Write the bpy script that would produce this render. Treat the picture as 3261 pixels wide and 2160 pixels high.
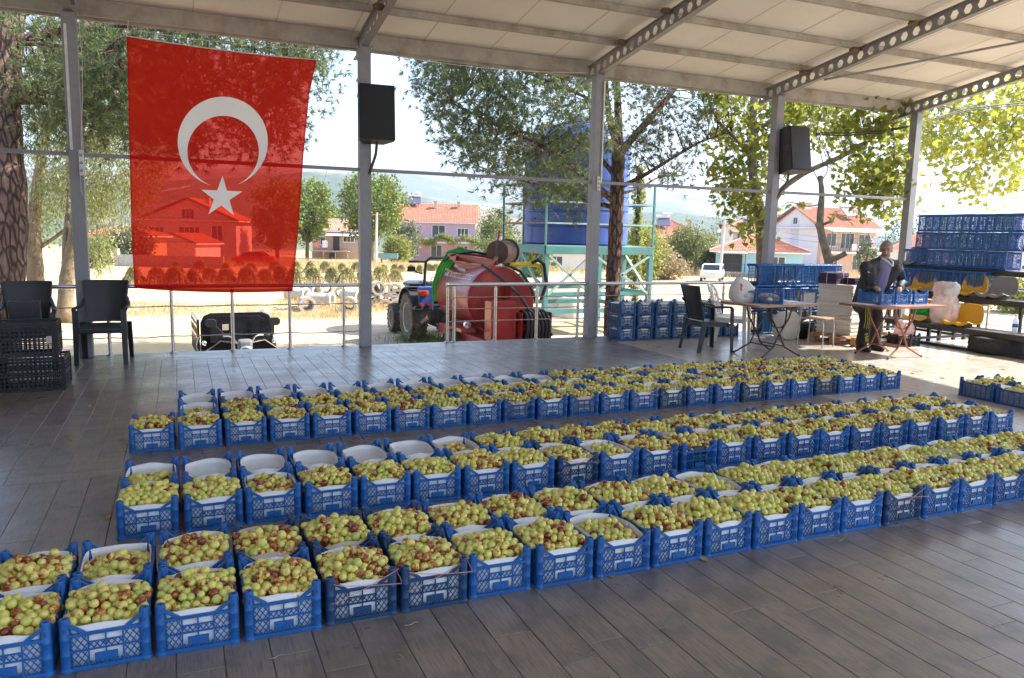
import bpy, bmesh, math, random
import numpy as np
from mathutils import Vector, Matrix

for o in list(bpy.data.objects):
    bpy.data.objects.remove(o)
SC = bpy.context.scene
COL = SC.collection
rnd = random.Random(7)
rng = np.random.default_rng(7)
R = math.radians

# ------------------------------------------------------------------ camera
FPX, CW, CH = 2434.25, 3261.0, 2160.0          # focal length in photo pixels
YAW, PITCH, ROLL, CAMH = R(23.615), R(7.856), R(-1.294), 1.6


def _rot():
    B = np.array([[1, 0, 0], [0, 0, 1], [0, -1, 0]], float)
    c, s = math.cos(YAW), math.sin(YAW)
    Rz = np.array([[c, s, 0], [-s, c, 0], [0, 0, 1]])
    c, s = math.cos(PITCH), math.sin(PITCH)
    Rx = np.array([[1, 0, 0], [0, c, s], [0, -s, c]])
    c, s = math.cos(ROLL), math.sin(ROLL)
    Ro = np.array([[c, -s, 0], [s, c, 0], [0, 0, 1]])
    return Rz @ Rx @ B @ Ro


RM = _rot()
CAMP = np.array([0, 0, CAMH])
cd = bpy.data.cameras.new('camera')
cd.sensor_fit = 'HORIZONTAL'
cd.sensor_width = 36.0
cd.lens = FPX / CW * 36.0
cd.clip_start = 0.05
cd.clip_end = 30000
cam = bpy.data.objects.new('camera', cd)
COL.objects.link(cam)
mw = Matrix.Identity(4)
for i in range(3):
    mw[i][0] = RM[i, 0]
    mw[i][1] = -RM[i, 1]
    mw[i][2] = -RM[i, 2]
mw[2][3] = CAMH
cam.matrix_world = mw
SC.camera = cam

# ------------------------------------------------------------------ light
SUN = Vector((0.70, -0.13, 0.68)).normalized()  # towards the sun
world = bpy.data.worlds.new('World')
SC.world = world
world.use_nodes = True
wn = world.node_tree.nodes
wl = world.node_tree.links
wn.clear()
sky = wn.new('ShaderNodeTexSky')
sky.sky_type = 'NISHITA'
sky.sun_disc = False
sky.sun_elevation = math.asin(SUN.z)
sky.sun_rotation = math.atan2(SUN.x, SUN.y)
sky.altitude = 600
sky.air_density = 1.0
sky.dust_density = 2.0
sky.ozone_density = 1.0
bg = wn.new('ShaderNodeBackground')
bg.inputs['Strength'].default_value = 0.15
wo = wn.new('ShaderNodeOutputWorld')
wl.new(sky.outputs[0], bg.inputs[0])
wl.new(bg.outputs[0], wo.inputs[0])
sl = bpy.data.lights.new('sun', 'SUN')
sl.energy = 5.0
sl.angle = R(0.53)
sl.color = (1.0, 0.95, 0.87)
so = bpy.data.objects.new('sun', sl)
COL.objects.link(so)
so.rotation_euler = SUN.to_track_quat('Z', 'Y').to_euler()
so.location = (30, -5, 40)
vs = SC.view_settings
vs.view_transform = 'Standard'
vs.look = 'None'
vs.gamma = 1.0
vs.use_curve_mapping = False
vs.exposure = 1.75
SC.render.engine = 'CYCLES'
cy = SC.cycles
cy.use_denoising = True
cy.max_bounces = 10
cy.diffuse_bounces = 6
cy.glossy_bounces = 4
cy.transmission_bounces = 4
cy.transparent_max_bounces = 12
cy.volume_bounces = 0
cy.caustics_reflective = False
cy.caustics_refractive = False
cy.sample_clamp_indirect = 8.0


# ------------------------------------------------------------------ pixels to places
def ray(px, py):
    v = np.array([(px - CW / 2) / FPX, (py - CH / 2) / FPX, 1.0])
    return RM @ v


def fl(px, py, z=0.0):                          # where the pixel meets the level z
    d = ray(px, py)
    return CAMP + d * ((z - CAMH) / d[2])


def aty(px, py, Y):
    d = ray(px, py)
    return CAMP + d * (Y / d[1])


def atx(px, py, X):
    d = ray(px, py)
    return CAMP + d * (X / d[0])


def pd(px, py, D):                              # at camera depth D
    return CAMP + ray(px, py) * D


def proj(P):
    q = (np.asarray(P, float) - CAMP) @ RM
    return CW / 2 + FPX * q[..., 0] / q[..., 2], CH / 2 + FPX * q[..., 1] / q[..., 2], q[..., 2]


SY, CY = math.sin(YAW), math.cos(YAW)


def gz(x, y):                                   # the lie of the land
    D = x * SY + y * CY
    return -1.2 - 0.017 * np.clip(D - 22, 0, 230) - 0.012 * np.clip(D - 252, 0, 2000)


def gp(px, py):                                 # pixel to ground
    d = ray(px, py)
    t = 5.0
    for _ in range(60):
        p = CAMP + d * t
        t = (gz(p[0], p[1]) - CAMH) / d[2]
    return CAMP + d * t


def gat(px, D):                                 # ground point under a pixel column at depth D
    lat = (px - CW / 2) / FPX * D
    x = D * SY + lat * CY
    y = D * CY - lat * SY
    return np.array([x, y, float(gz(x, y))])


# ------------------------------------------------------------------ materials
MATS = {}


def nd(nt, t, **kw):
    n = nt.nodes.new(t)
    for k, v in kw.items():
        if k in n.inputs.keys():
            n.inputs[k].default_value = v
        else:
            setattr(n, k, v)
    return n


def newmat(name):
    m = bpy.data.materials.new(name)
    m.use_nodes = True
    nt = m.node_tree
    nt.nodes.clear()
    out = nd(nt, 'ShaderNodeOutputMaterial')
    return m, nt, out


def mixc(nt, a, b, fac, mode='MIX'):
    n = nt.nodes.new('ShaderNodeMix')
    n.data_type = 'RGBA'
    n.blend_type = mode
    for s, v in ((6, a), (7, b)):
        if hasattr(v, 'is_output'):
            nt.links.new(v, n.inputs[s])
        else:
            n.inputs[s].default_value = (*v[:3], 1)
    if hasattr(fac, 'is_output'):
        nt.links.new(fac, n.inputs[0])
    else:
        n.inputs[0].default_value = fac
    return n.outputs[2]


def math_(nt, op, a, b=None, c=None, clamp=False):
    n = nt.nodes.new('ShaderNodeMath')
    n.operation = op
    n.use_clamp = clamp
    for i, v in enumerate((a, b, c)):
        if v is None:
            continue
        if hasattr(v, 'is_output'):
            nt.links.new(v, n.inputs[i])
        else:
            n.inputs[i].default_value = v
    return n.outputs[0]


def noise(nt, vec, scale, detail=3, rough=.55):
    n = nt.nodes.new('ShaderNodeTexNoise')
    n.inputs['Scale'].default_value = scale
    n.inputs['Detail'].default_value = detail
    n.inputs['Roughness'].default_value = rough
    if vec is not None:
        nt.links.new(vec, n.inputs['Vector'])
    return n.outputs['Fac']


def ramp(nt, fac, stops):
    n = nt.nodes.new('ShaderNodeValToRGB')
    cr = n.color_ramp
    while len(cr.elements) < len(stops):
        cr.elements.new(0.5)
    for e, (p, c) in zip(cr.elements, stops):
        e.position = p
        e.color = (*c, 1) if len(c) == 3 else c
    nt.links.new(fac, n.inputs[0])
    return n.outputs[0]


def maprange(nt, v, a, b, c=0., d=1.):
    n = nt.nodes.new('ShaderNodeMapRange')
    nt.links.new(v, n.inputs[0])
    for i, x in enumerate((a, b, c, d)):
        n.inputs[i + 1].default_value = x
    return n.outputs[0]


def bump(nt, h, strength, dist=.01):
    n = nt.nodes.new('ShaderNodeBump')
    n.inputs['Strength'].default_value = strength
    n.inputs['Distance'].default_value = dist
    nt.links.new(h, n.inputs['Height'])
    return n.outputs[0]


def M(name, rgb=(.5, .5, .5), rough=.6, metal=0., var=.18, scale=5., bmp=.0, bscale=40., dirt=0., dirtc=(.25, .2, .15),
      objcol=False, trans=0., coat=0., world=False, rvar=.1):
    """a painted, moulded or natural surface: base colour with mottling, wear and fine relief"""
    if name in MATS:
        return MATS[name]
    m, nt, out = newmat(name)
    b = nd(nt, 'ShaderNodeBsdfPrincipled')
    b.inputs['Metallic'].default_value = metal
    if coat:
        b.inputs['Coat Weight'].default_value = coat
        b.inputs['Coat Roughness'].default_value = .12
    if world:
        vec = nd(nt, 'ShaderNodeNewGeometry').outputs['Position']
    else:
        vec = nd(nt, 'ShaderNodeTexCoord').outputs['Object']
    n1 = noise(nt, vec, scale, 5, .6)
    if objcol:
        base = nd(nt, 'ShaderNodeObjectInfo').outputs['Color']
    else:
        rg = nd(nt, 'ShaderNodeRGB')
        rg.outputs[0].default_value = (*rgb, 1)
        base = rg.outputs[0]
    f = maprange(nt, n1, .3, .7, 1 - var, 1 + var)
    hs = nt.nodes.new('ShaderNodeHueSaturation')
    nt.links.new(base, hs.inputs['Color'])
    nt.links.new(f, hs.inputs['Value'])
    c = hs.outputs[0]
    if dirt:
        n2 = noise(nt, vec, scale * .6, 6, .7)
        c = mixc(nt, c, dirtc, maprange(nt, n2, .5, .75, 0, dirt))
    nt.links.new(c, b.inputs['Base Color'])
    nt.links.new(maprange(nt, n1, .3, .7, max(.02, rough - rvar), min(1, rough + rvar)), b.inputs['Roughness'])
    if bmp:
        nt.links.new(bump(nt, noise(nt, vec, bscale, 4), bmp), b.inputs['Normal'])
    if trans:
        t = nd(nt, 'ShaderNodeBsdfTranslucent')
        nt.links.new(c, t.inputs['Color'])
        mx = nd(nt, 'ShaderNodeMixShader')
        mx.inputs[0].default_value = trans
        nt.links.new(b.outputs[0], mx.inputs[1])
        nt.links.new(t.outputs[0], mx.inputs[2])
        nt.links.new(mx.outputs[0], out.inputs[0])
    else:
        nt.links.new(b.outputs[0], out.inputs[0])
    MATS[name] = m
    return m


# ------------------------------------------------------------------ mesh building
def basis(d, up=None):
    d = np.asarray(d, float)
    d = d / (np.linalg.norm(d) + 1e-12)
    u = np.array([0, 0, 1.]) if up is None else np.asarray(up, float)
    if abs(d @ u) > .98 * np.linalg.norm(u):
        u = np.array([0, 1., 0]) if abs(d[1]) < .9 else np.array([1., 0, 0])
    x = np.cross(u, d)
    x /= np.linalg.norm(x)
    y = np.cross(d, x)
    return x, y, d


class MB:
    def __init__(s):
        s.V = []
        s.F = []

    def add(s, V, F, T=None):
        o = len(s.V)
        V = np.asarray(V, float).reshape(-1, 3)
        if T is not None:
            T = np.array(T)
            V = V @ T[:3, :3].T + T[:3, 3]
        s.V.extend(map(tuple, V))
        s.F.extend(tuple(i + o for i in f) for f in F)
        return s

    def box(s, c, sz, rz=0., T=None):
        x, y, z = (a / 2 for a in sz)
        V = np.array([[-x, -y, -z], [x, -y, -z], [x, y, -z], [-x, y, -z], [-x, -y, z], [x, -y, z], [x, y, z], [-x, y, z]])
        if rz:
            cc, ss = math.cos(rz), math.sin(rz)
            V = V @ np.array([[cc, ss, 0], [-ss, cc, 0], [0, 0, 1]])
        V = V + np.asarray(c, float)
        return s.add(V, [(0, 3, 2, 1), (4, 5, 6, 7), (0, 1, 5, 4), (1, 2, 6, 5), (2, 3, 7, 6), (3, 0, 4, 7)], T)

    def bx(s, x0, x1, y0, y1, z0, z1):
        return s.box(((x0 + x1) / 2, (y0 + y1) / 2, (z0 + z1) / 2), (x1 - x0, y1 - y0, z1 - z0))

    def bar(s, p, q, w, h, up=None):
        p, q = np.asarray(p, float), np.asarray(q, float)
        x, y, d = basis(q - p, up)
        V = []
        for e in (p, q):
            for a, b in ((-1, -1), (1, -1), (1, 1), (-1, 1)):
                V.append(e + x * a * w / 2 + y * b * h / 2)
        return s.add(V, [(0, 1, 2, 3)[::-1], (4, 5, 6, 7), (0, 1, 5, 4), (1, 2, 6, 5), (2, 3, 7, 6), (3, 0, 4, 7)])

    def tube(s, pts, r, n=8, cap=True, flat=1.0):
        P = np.asarray(pts, float)
        k = len(P)
        rr = np.full(k, r) if np.isscalar(r) else np.asarray(r, float)
        tang = np.gradient(P, axis=0)
        V = []
        x = None
        for i in range(k):
            if x is None:
                x, y, d = basis(tang[i])
            else:
                d = tang[i] / (np.linalg.norm(tang[i]) + 1e-12)
                x = x - d * (x @ d)
                x /= np.linalg.norm(x) + 1e-12
                y = np.cross(d, x)
            a = np.arange(n) * 2 * math.pi / n
            V.append(P[i] + rr[i] * (np.outer(np.cos(a), x) + flat * np.outer(np.sin(a), y)))
        V = np.concatenate(V)
        F = []
        for i in range(k - 1):
            for j in range(n):
                j2 = (j + 1) % n
                F.append((i * n + j, i * n + j2, (i + 1) * n + j2, (i + 1) * n + j))
        if cap:
            F.append(tuple(range(n))[::-1])
            F.append(tuple((k - 1) * n + j for j in range(n)))
        return s.add(V, F)

    def lathe(s, prof, n=16, T=None, closed=False):
        V = []
        k = len(prof)
        for r_, z in prof:
            for j in range(n):
                a = 2 * math.pi * j / n
                V.append((r_ * math.cos(a), r_ * math.sin(a), z))
        F = []
        for i in range(k if closed else k - 1):
            i2 = (i + 1) % k
            for j in range(n):
                j2 = (j + 1) % n
                F.append((i * n + j, i * n + j2, i2 * n + j2, i2 * n + j))
        if not closed:
            F.append(tuple(range(n))[::-1])
            F.append(tuple((k - 1) * n + j for j in range(n)))
        return s.add(V, F, T)

    def prism(s, poly, d0, d1, T=None):
        n = len(poly)
        V = [(x, y, d0) for x, y in poly] + [(x, y, d1) for x, y in poly]
        F = [tuple(range(n))[::-1], tuple(range(n, 2 * n))] + [(i, (i + 1) % n, n + (i + 1) % n, n + i) for i in range(n)]
        return s.add(V, F, T)

    def sheet(s, G, thick=0.0, nrm=None):       # G: (a,b,3) grid of points
        a, b, _ = G.shape
        V = G.reshape(-1, 3)
        F = [(i * b + j, i * b + j + 1, (i + 1) * b + j + 1, (i + 1) * b + j) for i in range(a - 1) for j in range(b - 1)]
        if not thick:
            return s.add(V, F)
        if nrm is None:
            du = np.gradient(G, axis=0)
            dv = np.gradient(G, axis=1)
            N = np.cross(du, dv)
            N /= np.linalg.norm(N, axis=2, keepdims=True) + 1e-12
        else:
            N = np.broadcast_to(np.asarray(nrm, float), G.shape)
        W = (G + N * thick).reshape(-1, 3)
        o = a * b
        F2 = [tuple(i + o for i in f[::-1]) for f in F]
        E = []
        for i in range(a - 1):
            for j in (0, b - 1):
                p, q = i * b + j, (i + 1) * b + j
                E.append((p, q, q + o, p + o) if j == 0 else (q, p, p + o, q + o))
        for j in range(b - 1):
            for i in (0, a - 1):
                p, q = i * b + j, i * b + j + 1
                E.append((q, p, p + o, q + o) if i == 0 else (p, q, q + o, p + o))
        return s.add(np.concatenate([V, W]), F + F2 + E)

    def mesh(s, name, mat=None, smooth=False):
        me = bpy.data.meshes.new(name)
        me.from_pydata(s.V, [], s.F)
        if mat:
            me.materials.append(mat)
        if smooth:
            me.polygons.foreach_set('use_smooth', np.ones(len(me.polygons), bool))
            if smooth != 2:
                try:
                    me.set_sharp_from_angle(angle=R(38))
                except Exception:
                    pass
        me.update()
        return me

    def build(s, name, mat, parent=None, smooth=False, bevel=0., loc=None, rz=0., color=None):
        return ob(name, s.mesh(name, mat, smooth), parent, loc, rz, bevel, color)


def ob(name, me, parent=None, loc=None, rz=0., bevel=0., color=None):
    o = bpy.data.objects.new(name, me)
    COL.objects.link(o)
    if parent:
        o.parent = parent
    if loc is not None:
        o.location = tuple(loc)
    if rz:
        o.rotation_euler[2] = rz
    if color:
        o.color = (*color, 1)
    if bevel:
        b = o.modifiers.new('bevel', 'BEVEL')
        b.width = bevel
        b.segments = 2
        b.limit_method = 'ANGLE'
        b.angle_limit = R(40)
    return o


def big(name, V, F, mat, parent=None, smooth=False, attrs=None):
    """a mesh from arrays; F (n,3) or (n,4)"""
    V = np.asarray(V, np.float32)
    F = np.asarray(F, np.int32)
    me = bpy.data.meshes.new(name)
    k = F.shape[1]
    me.vertices.add(len(V))
    me.vertices.foreach_set('co', V.ravel())
    me.loops.add(F.size)
    me.loops.foreach_set('vertex_index', F.ravel())
    me.polygons.add(len(F))
    me.polygons.foreach_set('loop_start', np.arange(len(F), dtype=np.int32) * k)
    me.polygons.foreach_set('loop_total', np.full(len(F), k, np.int32))
    me.polygons.foreach_set('use_smooth', np.full(len(F), bool(smooth)))
    for an, av in (attrs or {}).items():
        a = me.attributes.new(an, 'FLOAT', 'POINT')
        a.data.foreach_set('value', np.asarray(av, np.float32))
    me.update()
    me.validate()
    if mat:
        me.materials.append(mat)
    return ob(name, me, parent)


def tag(o, label=None, cat=None, group=None, kind=None):
    if label:
        o['label'] = label
    if cat:
        o['category'] = cat
    if group:
        o['group'] = group
    if kind:
        o['kind'] = kind
    return o


def thing(name, label, cat, loc=(0, 0, 0), rz=0., group=None):
    o = bpy.data.objects.new(name, None)
    o.empty_display_size = .1
    COL.objects.link(o)
    o.location = tuple(float(v) for v in loc)
    o.rotation_euler[2] = rz
    return tag(o, label, cat, group)


def copy_tree(o, parent=None, color=None):
    c = o.copy()
    COL.objects.link(c)
    c.parent = parent
    if color and c.type == 'MESH':
        c.color = (*color, 1)
    for ch in o.children:
        copy_tree(ch, c, color)
    return c


def icos(n_seg, n_ring):
    V = [(0, 0, 1.)]
    for i in range(1, n_ring):
        t = math.pi * i / n_ring
        for j in range(n_seg):
            p = 2 * math.pi * (j + .5 * (i % 2)) / n_seg
            V.append((math.sin(t) * math.cos(p), math.sin(t) * math.sin(p), math.cos(t)))
    V.append((0, 0, -1.))
    F = []
    for j in range(n_seg):
        F.append((0, 1 + j, 1 + (j + 1) % n_seg))
    for i in range(n_ring - 2):
        a, b = 1 + i * n_seg, 1 + (i + 1) * n_seg
        for j in range(n_seg):
            j2 = (j + 1) % n_seg
            F.append((a + j, b + j, b + j2))
            F.append((a + j, b + j2, a + j2))
    a = 1 + (n_ring - 2) * n_seg
    for j in range(n_seg):
        F.append((a + j, len(V) - 1, a + (j + 1) % n_seg))
    return np.array(V), np.array(F)


ORD = ['first', 'second', 'third', 'fourth', 'fifth', 'sixth', 'seventh', 'eighth', 'ninth', 'tenth', 'eleventh', 'twelfth',
       'thirteenth', 'fourteenth', 'fifteenth', 'sixteenth', 'seventeenth', 'eighteenth', 'nineteenth', 'twentieth',
       'twenty-first', 'twenty-second', 'twenty-third', 'twenty-fourth', 'twenty-fifth', 'twenty-sixth', 'twenty-seventh',
       'twenty-eighth', 'twenty-ninth', 'thirtieth']
# ------------------------------------------------------------------ ground
def vnoise(x, y, s, seed=0, oct=4):
    g = np.random.default_rng(seed)
    r = np.zeros_like(np.asarray(x, float))
    a = 1.
    for k in range(oct):
        for _ in range(3):
            th, ph = g.uniform(0, 6.283, 2)
            f = s * (1.9 ** k) * g.uniform(.7, 1.3)
            r = r + a / 3 * np.sin((x * math.cos(th) + y * math.sin(th)) * f + ph + 1.7 * np.sin((x * math.sin(th) - y * math.cos(th)) * f * .6 + ph * 2))
        a *= .55
    return r


def ground_mat():
    m, nt, out = newmat('dirt_ground')
    b = nd(nt, 'ShaderNodeBsdfPrincipled', Roughness=.95)
    pos = nd(nt, 'ShaderNodeNewGeometry').outputs['Position']
    n1 = noise(nt, pos, .35, 6, .65)
    n2 = noise(nt, pos, 2.2, 6, .7)
    n3 = noise(nt, pos, 14, 4, .7)
    sep = nd(nt, 'ShaderNodeSeparateXYZ')
    nt.links.new(pos, sep.inputs[0])
    D = math_(nt, 'ADD', math_(nt, 'MULTIPLY', sep.outputs[0], SY), math_(nt, 'MULTIPLY', sep.outputs[1], CY))
    c = mixc(nt, (.52, .42, .31), (.43, .31, .21), maprange(nt, n2, .42, .62))
    c = mixc(nt, c, (.50, .37, .19), maprange(nt, n1, .46, .58))
    far = maprange(nt, D, 30, 36)
    c = mixc(nt, c, mixc(nt, (.55, .43, .25), (.42, .30, .13), maprange(nt, n1, .4, .6)), math_(nt, 'MULTIPLY', far, .8))
    gfar = maprange(nt, D, 130, 260)
    c = mixc(nt, c, (.09, .11, .05), gfar)
    # thin green weeds
    c = mixc(nt, c, (.14, .16, .05), math_(nt, 'MULTIPLY', maprange(nt, noise(nt, pos, .8, 6, .75), .62, .7), .7))
    c = mixc(nt, c, (.2, .15, .1), math_(nt, 'MULTIPLY', maprange(nt, n3, .55, .75), .5))
    nt.links.new(c, b.inputs['Base Color'])
    nt.links.new(bump(nt, n3, .5, .03), b.inputs['Normal'])
    nt.links.new(b.outputs[0], out.inputs[0])
    return m


def make_ground():
    rr = np.concatenate([[0.5], np.geomspace(3, 2600, 90)])
    na = 160
    aa = np.arange(na) * 2 * math.pi / na
    X = np.outer(rr, np.sin(aa))
    Y = np.outer(rr, np.cos(aa))
    Z = gz(X, Y) + .05 * vnoise(X, Y, .5, 3) * np.clip((np.hypot(X, Y) - 12) / 12, 0, 1)
    V = np.stack([X, Y, Z], -1).reshape(-1, 3)
    F = []
    for i in range(len(rr) - 1):
        for j in range(na):
            j2 = (j + 1) % na
            F.append((i * na + j, (i + 1) * na + j, (i + 1) * na + j2, i * na + j2))
    o = big('ground', V, F, ground_mat(), smooth=True)
    tag(o, kind='structure')


make_ground()


# ------------------------------------------------------------------ hills
def hill_mat(name, g1, g2, soil):
    m, nt, out = newmat(name)
    b = nd(nt, 'ShaderNodeBsdfPrincipled', Roughness=1.0)
    pos = nd(nt, 'ShaderNodeNewGeometry').outputs['Position']
    n1 = noise(nt, pos, .0022, 5, .6)
    n2 = noise(nt, pos, .03, 5, .7)
    n3 = noise(nt, pos, .006, 6, .65)
    c = mixc(nt, g1, g2, maprange(nt, n2, .4, .6))
    c = mixc(nt, c, soil, maprange(nt, n1, .54, .62))
    c = mixc(nt, c, (.5, .42, .33), maprange(nt, n3, .66, .7))
    nt.links.new(c, b.inputs['Base Color'])
    nt.links.new(bump(nt, n2, 1., 14.), b.inputs['Normal'])
    nt.links.new(b.outputs[0], out.inputs[0])
    return m


def make_hill(D, crest, mat, seed, base=-45., front=.5):
    xs = np.arange(-2600, 5900, 22.)
    cx, cyy = zip(*crest)
    cr = np.interp(xs, cx, cyy) + 3.0 * vnoise(xs, xs * 0, .013, seed) + 1.2 * vnoise(xs, xs * 0, .07, seed + 5)
    nt_ = 44
    G = []
    for k in range(nt_ + 8):
        t = k / nt_
        row = []
        for x, c in zip(xs, cr):
            zc = pd(x, c, D)[2]
            if t <= 1:
                d = D * (front + (1 - front) * t)
                f = t ** 1.15
                z = base + (zc - base) * f
            else:
                d = D * (1 + (t - 1) * .8)
                z = zc - (t - 1) * (zc - base) * 1.6
            lat = (x - CW / 2) / FPX * d
            row.append((d * SY + lat * CY, d * CY - lat * SY, z, (zc - base) * max(0, math.sin(math.pi * min(t, 1))) * .13))
        G.append(row)
    G = np.array(G)
    h = vnoise(G[..., 0], G[..., 1], 9. / D, seed + 9, 5) + .8 * -np.abs(vnoise(G[..., 0], G[..., 1], 16. / D, seed + 11, 3))
    G[..., 2] += h * G[..., 3]
    a, b_ = G.shape[:2]
    F = [(i * b_ + j, i * b_ + j + 1, (i + 1) * b_ + j + 1, (i + 1) * b_ + j) for i in range(a - 1) for j in range(b_ - 1)]
    o = big('hill', G[..., :3].reshape(-1, 3), F, mat, smooth=True)
    tag(o, kind='structure')


make_hill(1900, [(-2600, 600), (0, 590), (500, 585), (900, 558), (1000, 546), (1130, 562), (1300, 626), (1480, 655), (1700, 690), (1900, 690),
                 (2100, 672), (2300, 700), (2500, 722), (2700, 742), (3000, 772), (3261, 790), (5900, 760)],
          hill_mat('wooded_hill', (.035, .06, .022), (.07, .10, .04), (.25, .17, .12)), 1)
make_hill(4300, [(-2600, 560), (0, 540), (700, 548), (1000, 566), (1250, 548), (1400, 582), (1560, 636), (1750, 640), (1950, 628), (2100, 622),
                 (2300, 642), (2487, 655), (2700, 694), (2887, 730), (3261, 762), (5900, 700)],
          hill_mat('wooded_hill_far', (.04, .065, .03), (.07, .10, .045), (.26, .2, .15)), 4)
make_hill(7600, [(-2600, 560), (0, 545), (900, 538), (1100, 541), (1250, 539), (1450, 549), (1600, 563), (1800, 574), (2050, 588), (2200, 606),
                 (2430, 617), (2500, 642), (2700, 664), (2900, 692), (3261, 722), (5900, 690)],
          hill_mat('mountain_slope', (.05, .07, .04), (.07, .09, .05), (.2, .17, .14)), 8, base=-60)

# ------------------------------------------------------------------ haze
def make_haze():
    mb = MB().bx(-9800, 9800, -9800, 9800, -75, 790)
    m, nt, out = newmat('haze')
    v = nd(nt, 'ShaderNodeVolumePrincipled')
    v.inputs['Color'].default_value = (.72, .84, 1.0, 1)
    v.inputs['Density'].default_value = 2.0e-4
    v.inputs['Anisotropy'].default_value = .25
    nt.links.new(v.outputs[0], out.inputs['Volume'])
    m.cycles.homogeneous_volume = True
    o = mb.build('haze', m)
    tag(o, 'pale blue haze in the air over the valley', 'haze', kind='stuff')


make_haze()

# ------------------------------------------------------------------ pavilion floor
FX0, FX1, FY0, FY1 = -9.0, 13.2, -9.5, 10.58
TW, TL = .1656, 1.0


def tile_mat(name, cols, grain, rough=.34):
    m, nt, out = newmat(name)
    b = nd(nt, 'ShaderNodeBsdfPrincipled')
    b.inputs['Specular IOR Level'].default_value = .7
    b.inputs['Coat Weight'].default_value = .35
    b.inputs['Coat Roughness'].default_value = .22
    pos = nd(nt, 'ShaderNodeNewGeometry').outputs['Position']
    at = nd(nt, 'ShaderNodeAttribute', attribute_name='tone')
    oi = nd(nt, 'ShaderNodeObjectInfo')
    tone = math_(nt, 'FRACT', math_(nt, 'ADD', at.outputs['Fac'], oi.outputs['Random']))
    off = nd(nt, 'ShaderNodeCombineXYZ')
    nt.links.new(math_(nt, 'MULTIPLY', tone, 37.), off.inputs[0])
    nt.links.new(math_(nt, 'MULTIPLY', tone, 91.), off.inputs[1])
    ad = nt.nodes.new('ShaderNodeVectorMath')
    ad.operation = 'ADD'
    nt.links.new(pos, ad.inputs[0])
    nt.links.new(off.outputs[0], ad.inputs[1])
    mp = nt.nodes.new('ShaderNodeMapping')
    mp.inputs['Scale'].default_value = (16, 1.3, 1)
    nt.links.new(ad.outputs[0], mp.inputs[0])
    # wavy wood grain
    n_big = noise(nt, ad.outputs[0], 4.5, 4, .6)
    wv = nt.nodes.new('ShaderNodeTexNoise')
    wv.inputs['Scale'].default_value = 3.2
    wv.inputs['Detail'].default_value = 7
    wv.inputs['Roughness'].default_value = .62
    wv.inputs['Distortion'].default_value = 1.6
    nt.links.new(mp.outputs[0], wv.inputs['Vector'])
    fine = nt.nodes.new('ShaderNodeTexNoise')
    mp2 = nt.nodes.new('ShaderNodeMapping')
    mp2.inputs['Scale'].default_value = (170, 7, 1)
    nt.links.new(ad.outputs[0], mp2.inputs[0])
    nt.links.new(mp2.outputs[0], fine.inputs['Vector'])
    fine.inputs['Scale'].default_value = 1.
    fine.inputs['Detail'].default_value = 3
    c = ramp(nt, tone, [(0, cols[0]), (.35, cols[1]), (.7, cols[2]), (1, cols[0])])
    c = mixc(nt, c, cols[3], maprange(nt, wv.outputs['Fac'], .42, .62, 0, .9))
    c = mixc(nt, c, cols[4], maprange(nt, n_big, .48, .66, 0, .9))
    c = mixc(nt, c, grain, math_(nt, 'MULTIPLY', maprange(nt, fine.outputs['Fac'], .5, .66), .7))
    c = mixc(nt, c, (.32, .29, .25), math_(nt, 'MULTIPLY', maprange(nt, noise(nt, pos, 1.1, 6, .7), .56, .75), .35))
    nt.links.new(c, b.inputs['Base Color'])
    dust = noise(nt, pos, 2.3, 5, .7)
    nt.links.new(maprange(nt, dust, .35, .7, rough - .07, rough + .16), b.inputs['Roughness'])
    nt.links.new(bump(nt, fine.outputs['Fac'], .12, .003), b.inputs['Normal'])
    nt.links.new(b.outputs[0], out.inputs[0])
    return m


TM1 = tile_mat('wood_look_tile', [(.170, .142, .118), (.205, .170, .140), (.148, .126, .108), (.235, .193, .155), (.105, .100, .095)], (.095, .08, .067))
TM2 = tile_mat('pale_wood_look_tile', [(.43, .37, .30), (.48, .41, .33), (.38, .33, .28), (.52, .44, .35), (.33, .29, .25)], (.30, .25, .2))


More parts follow.
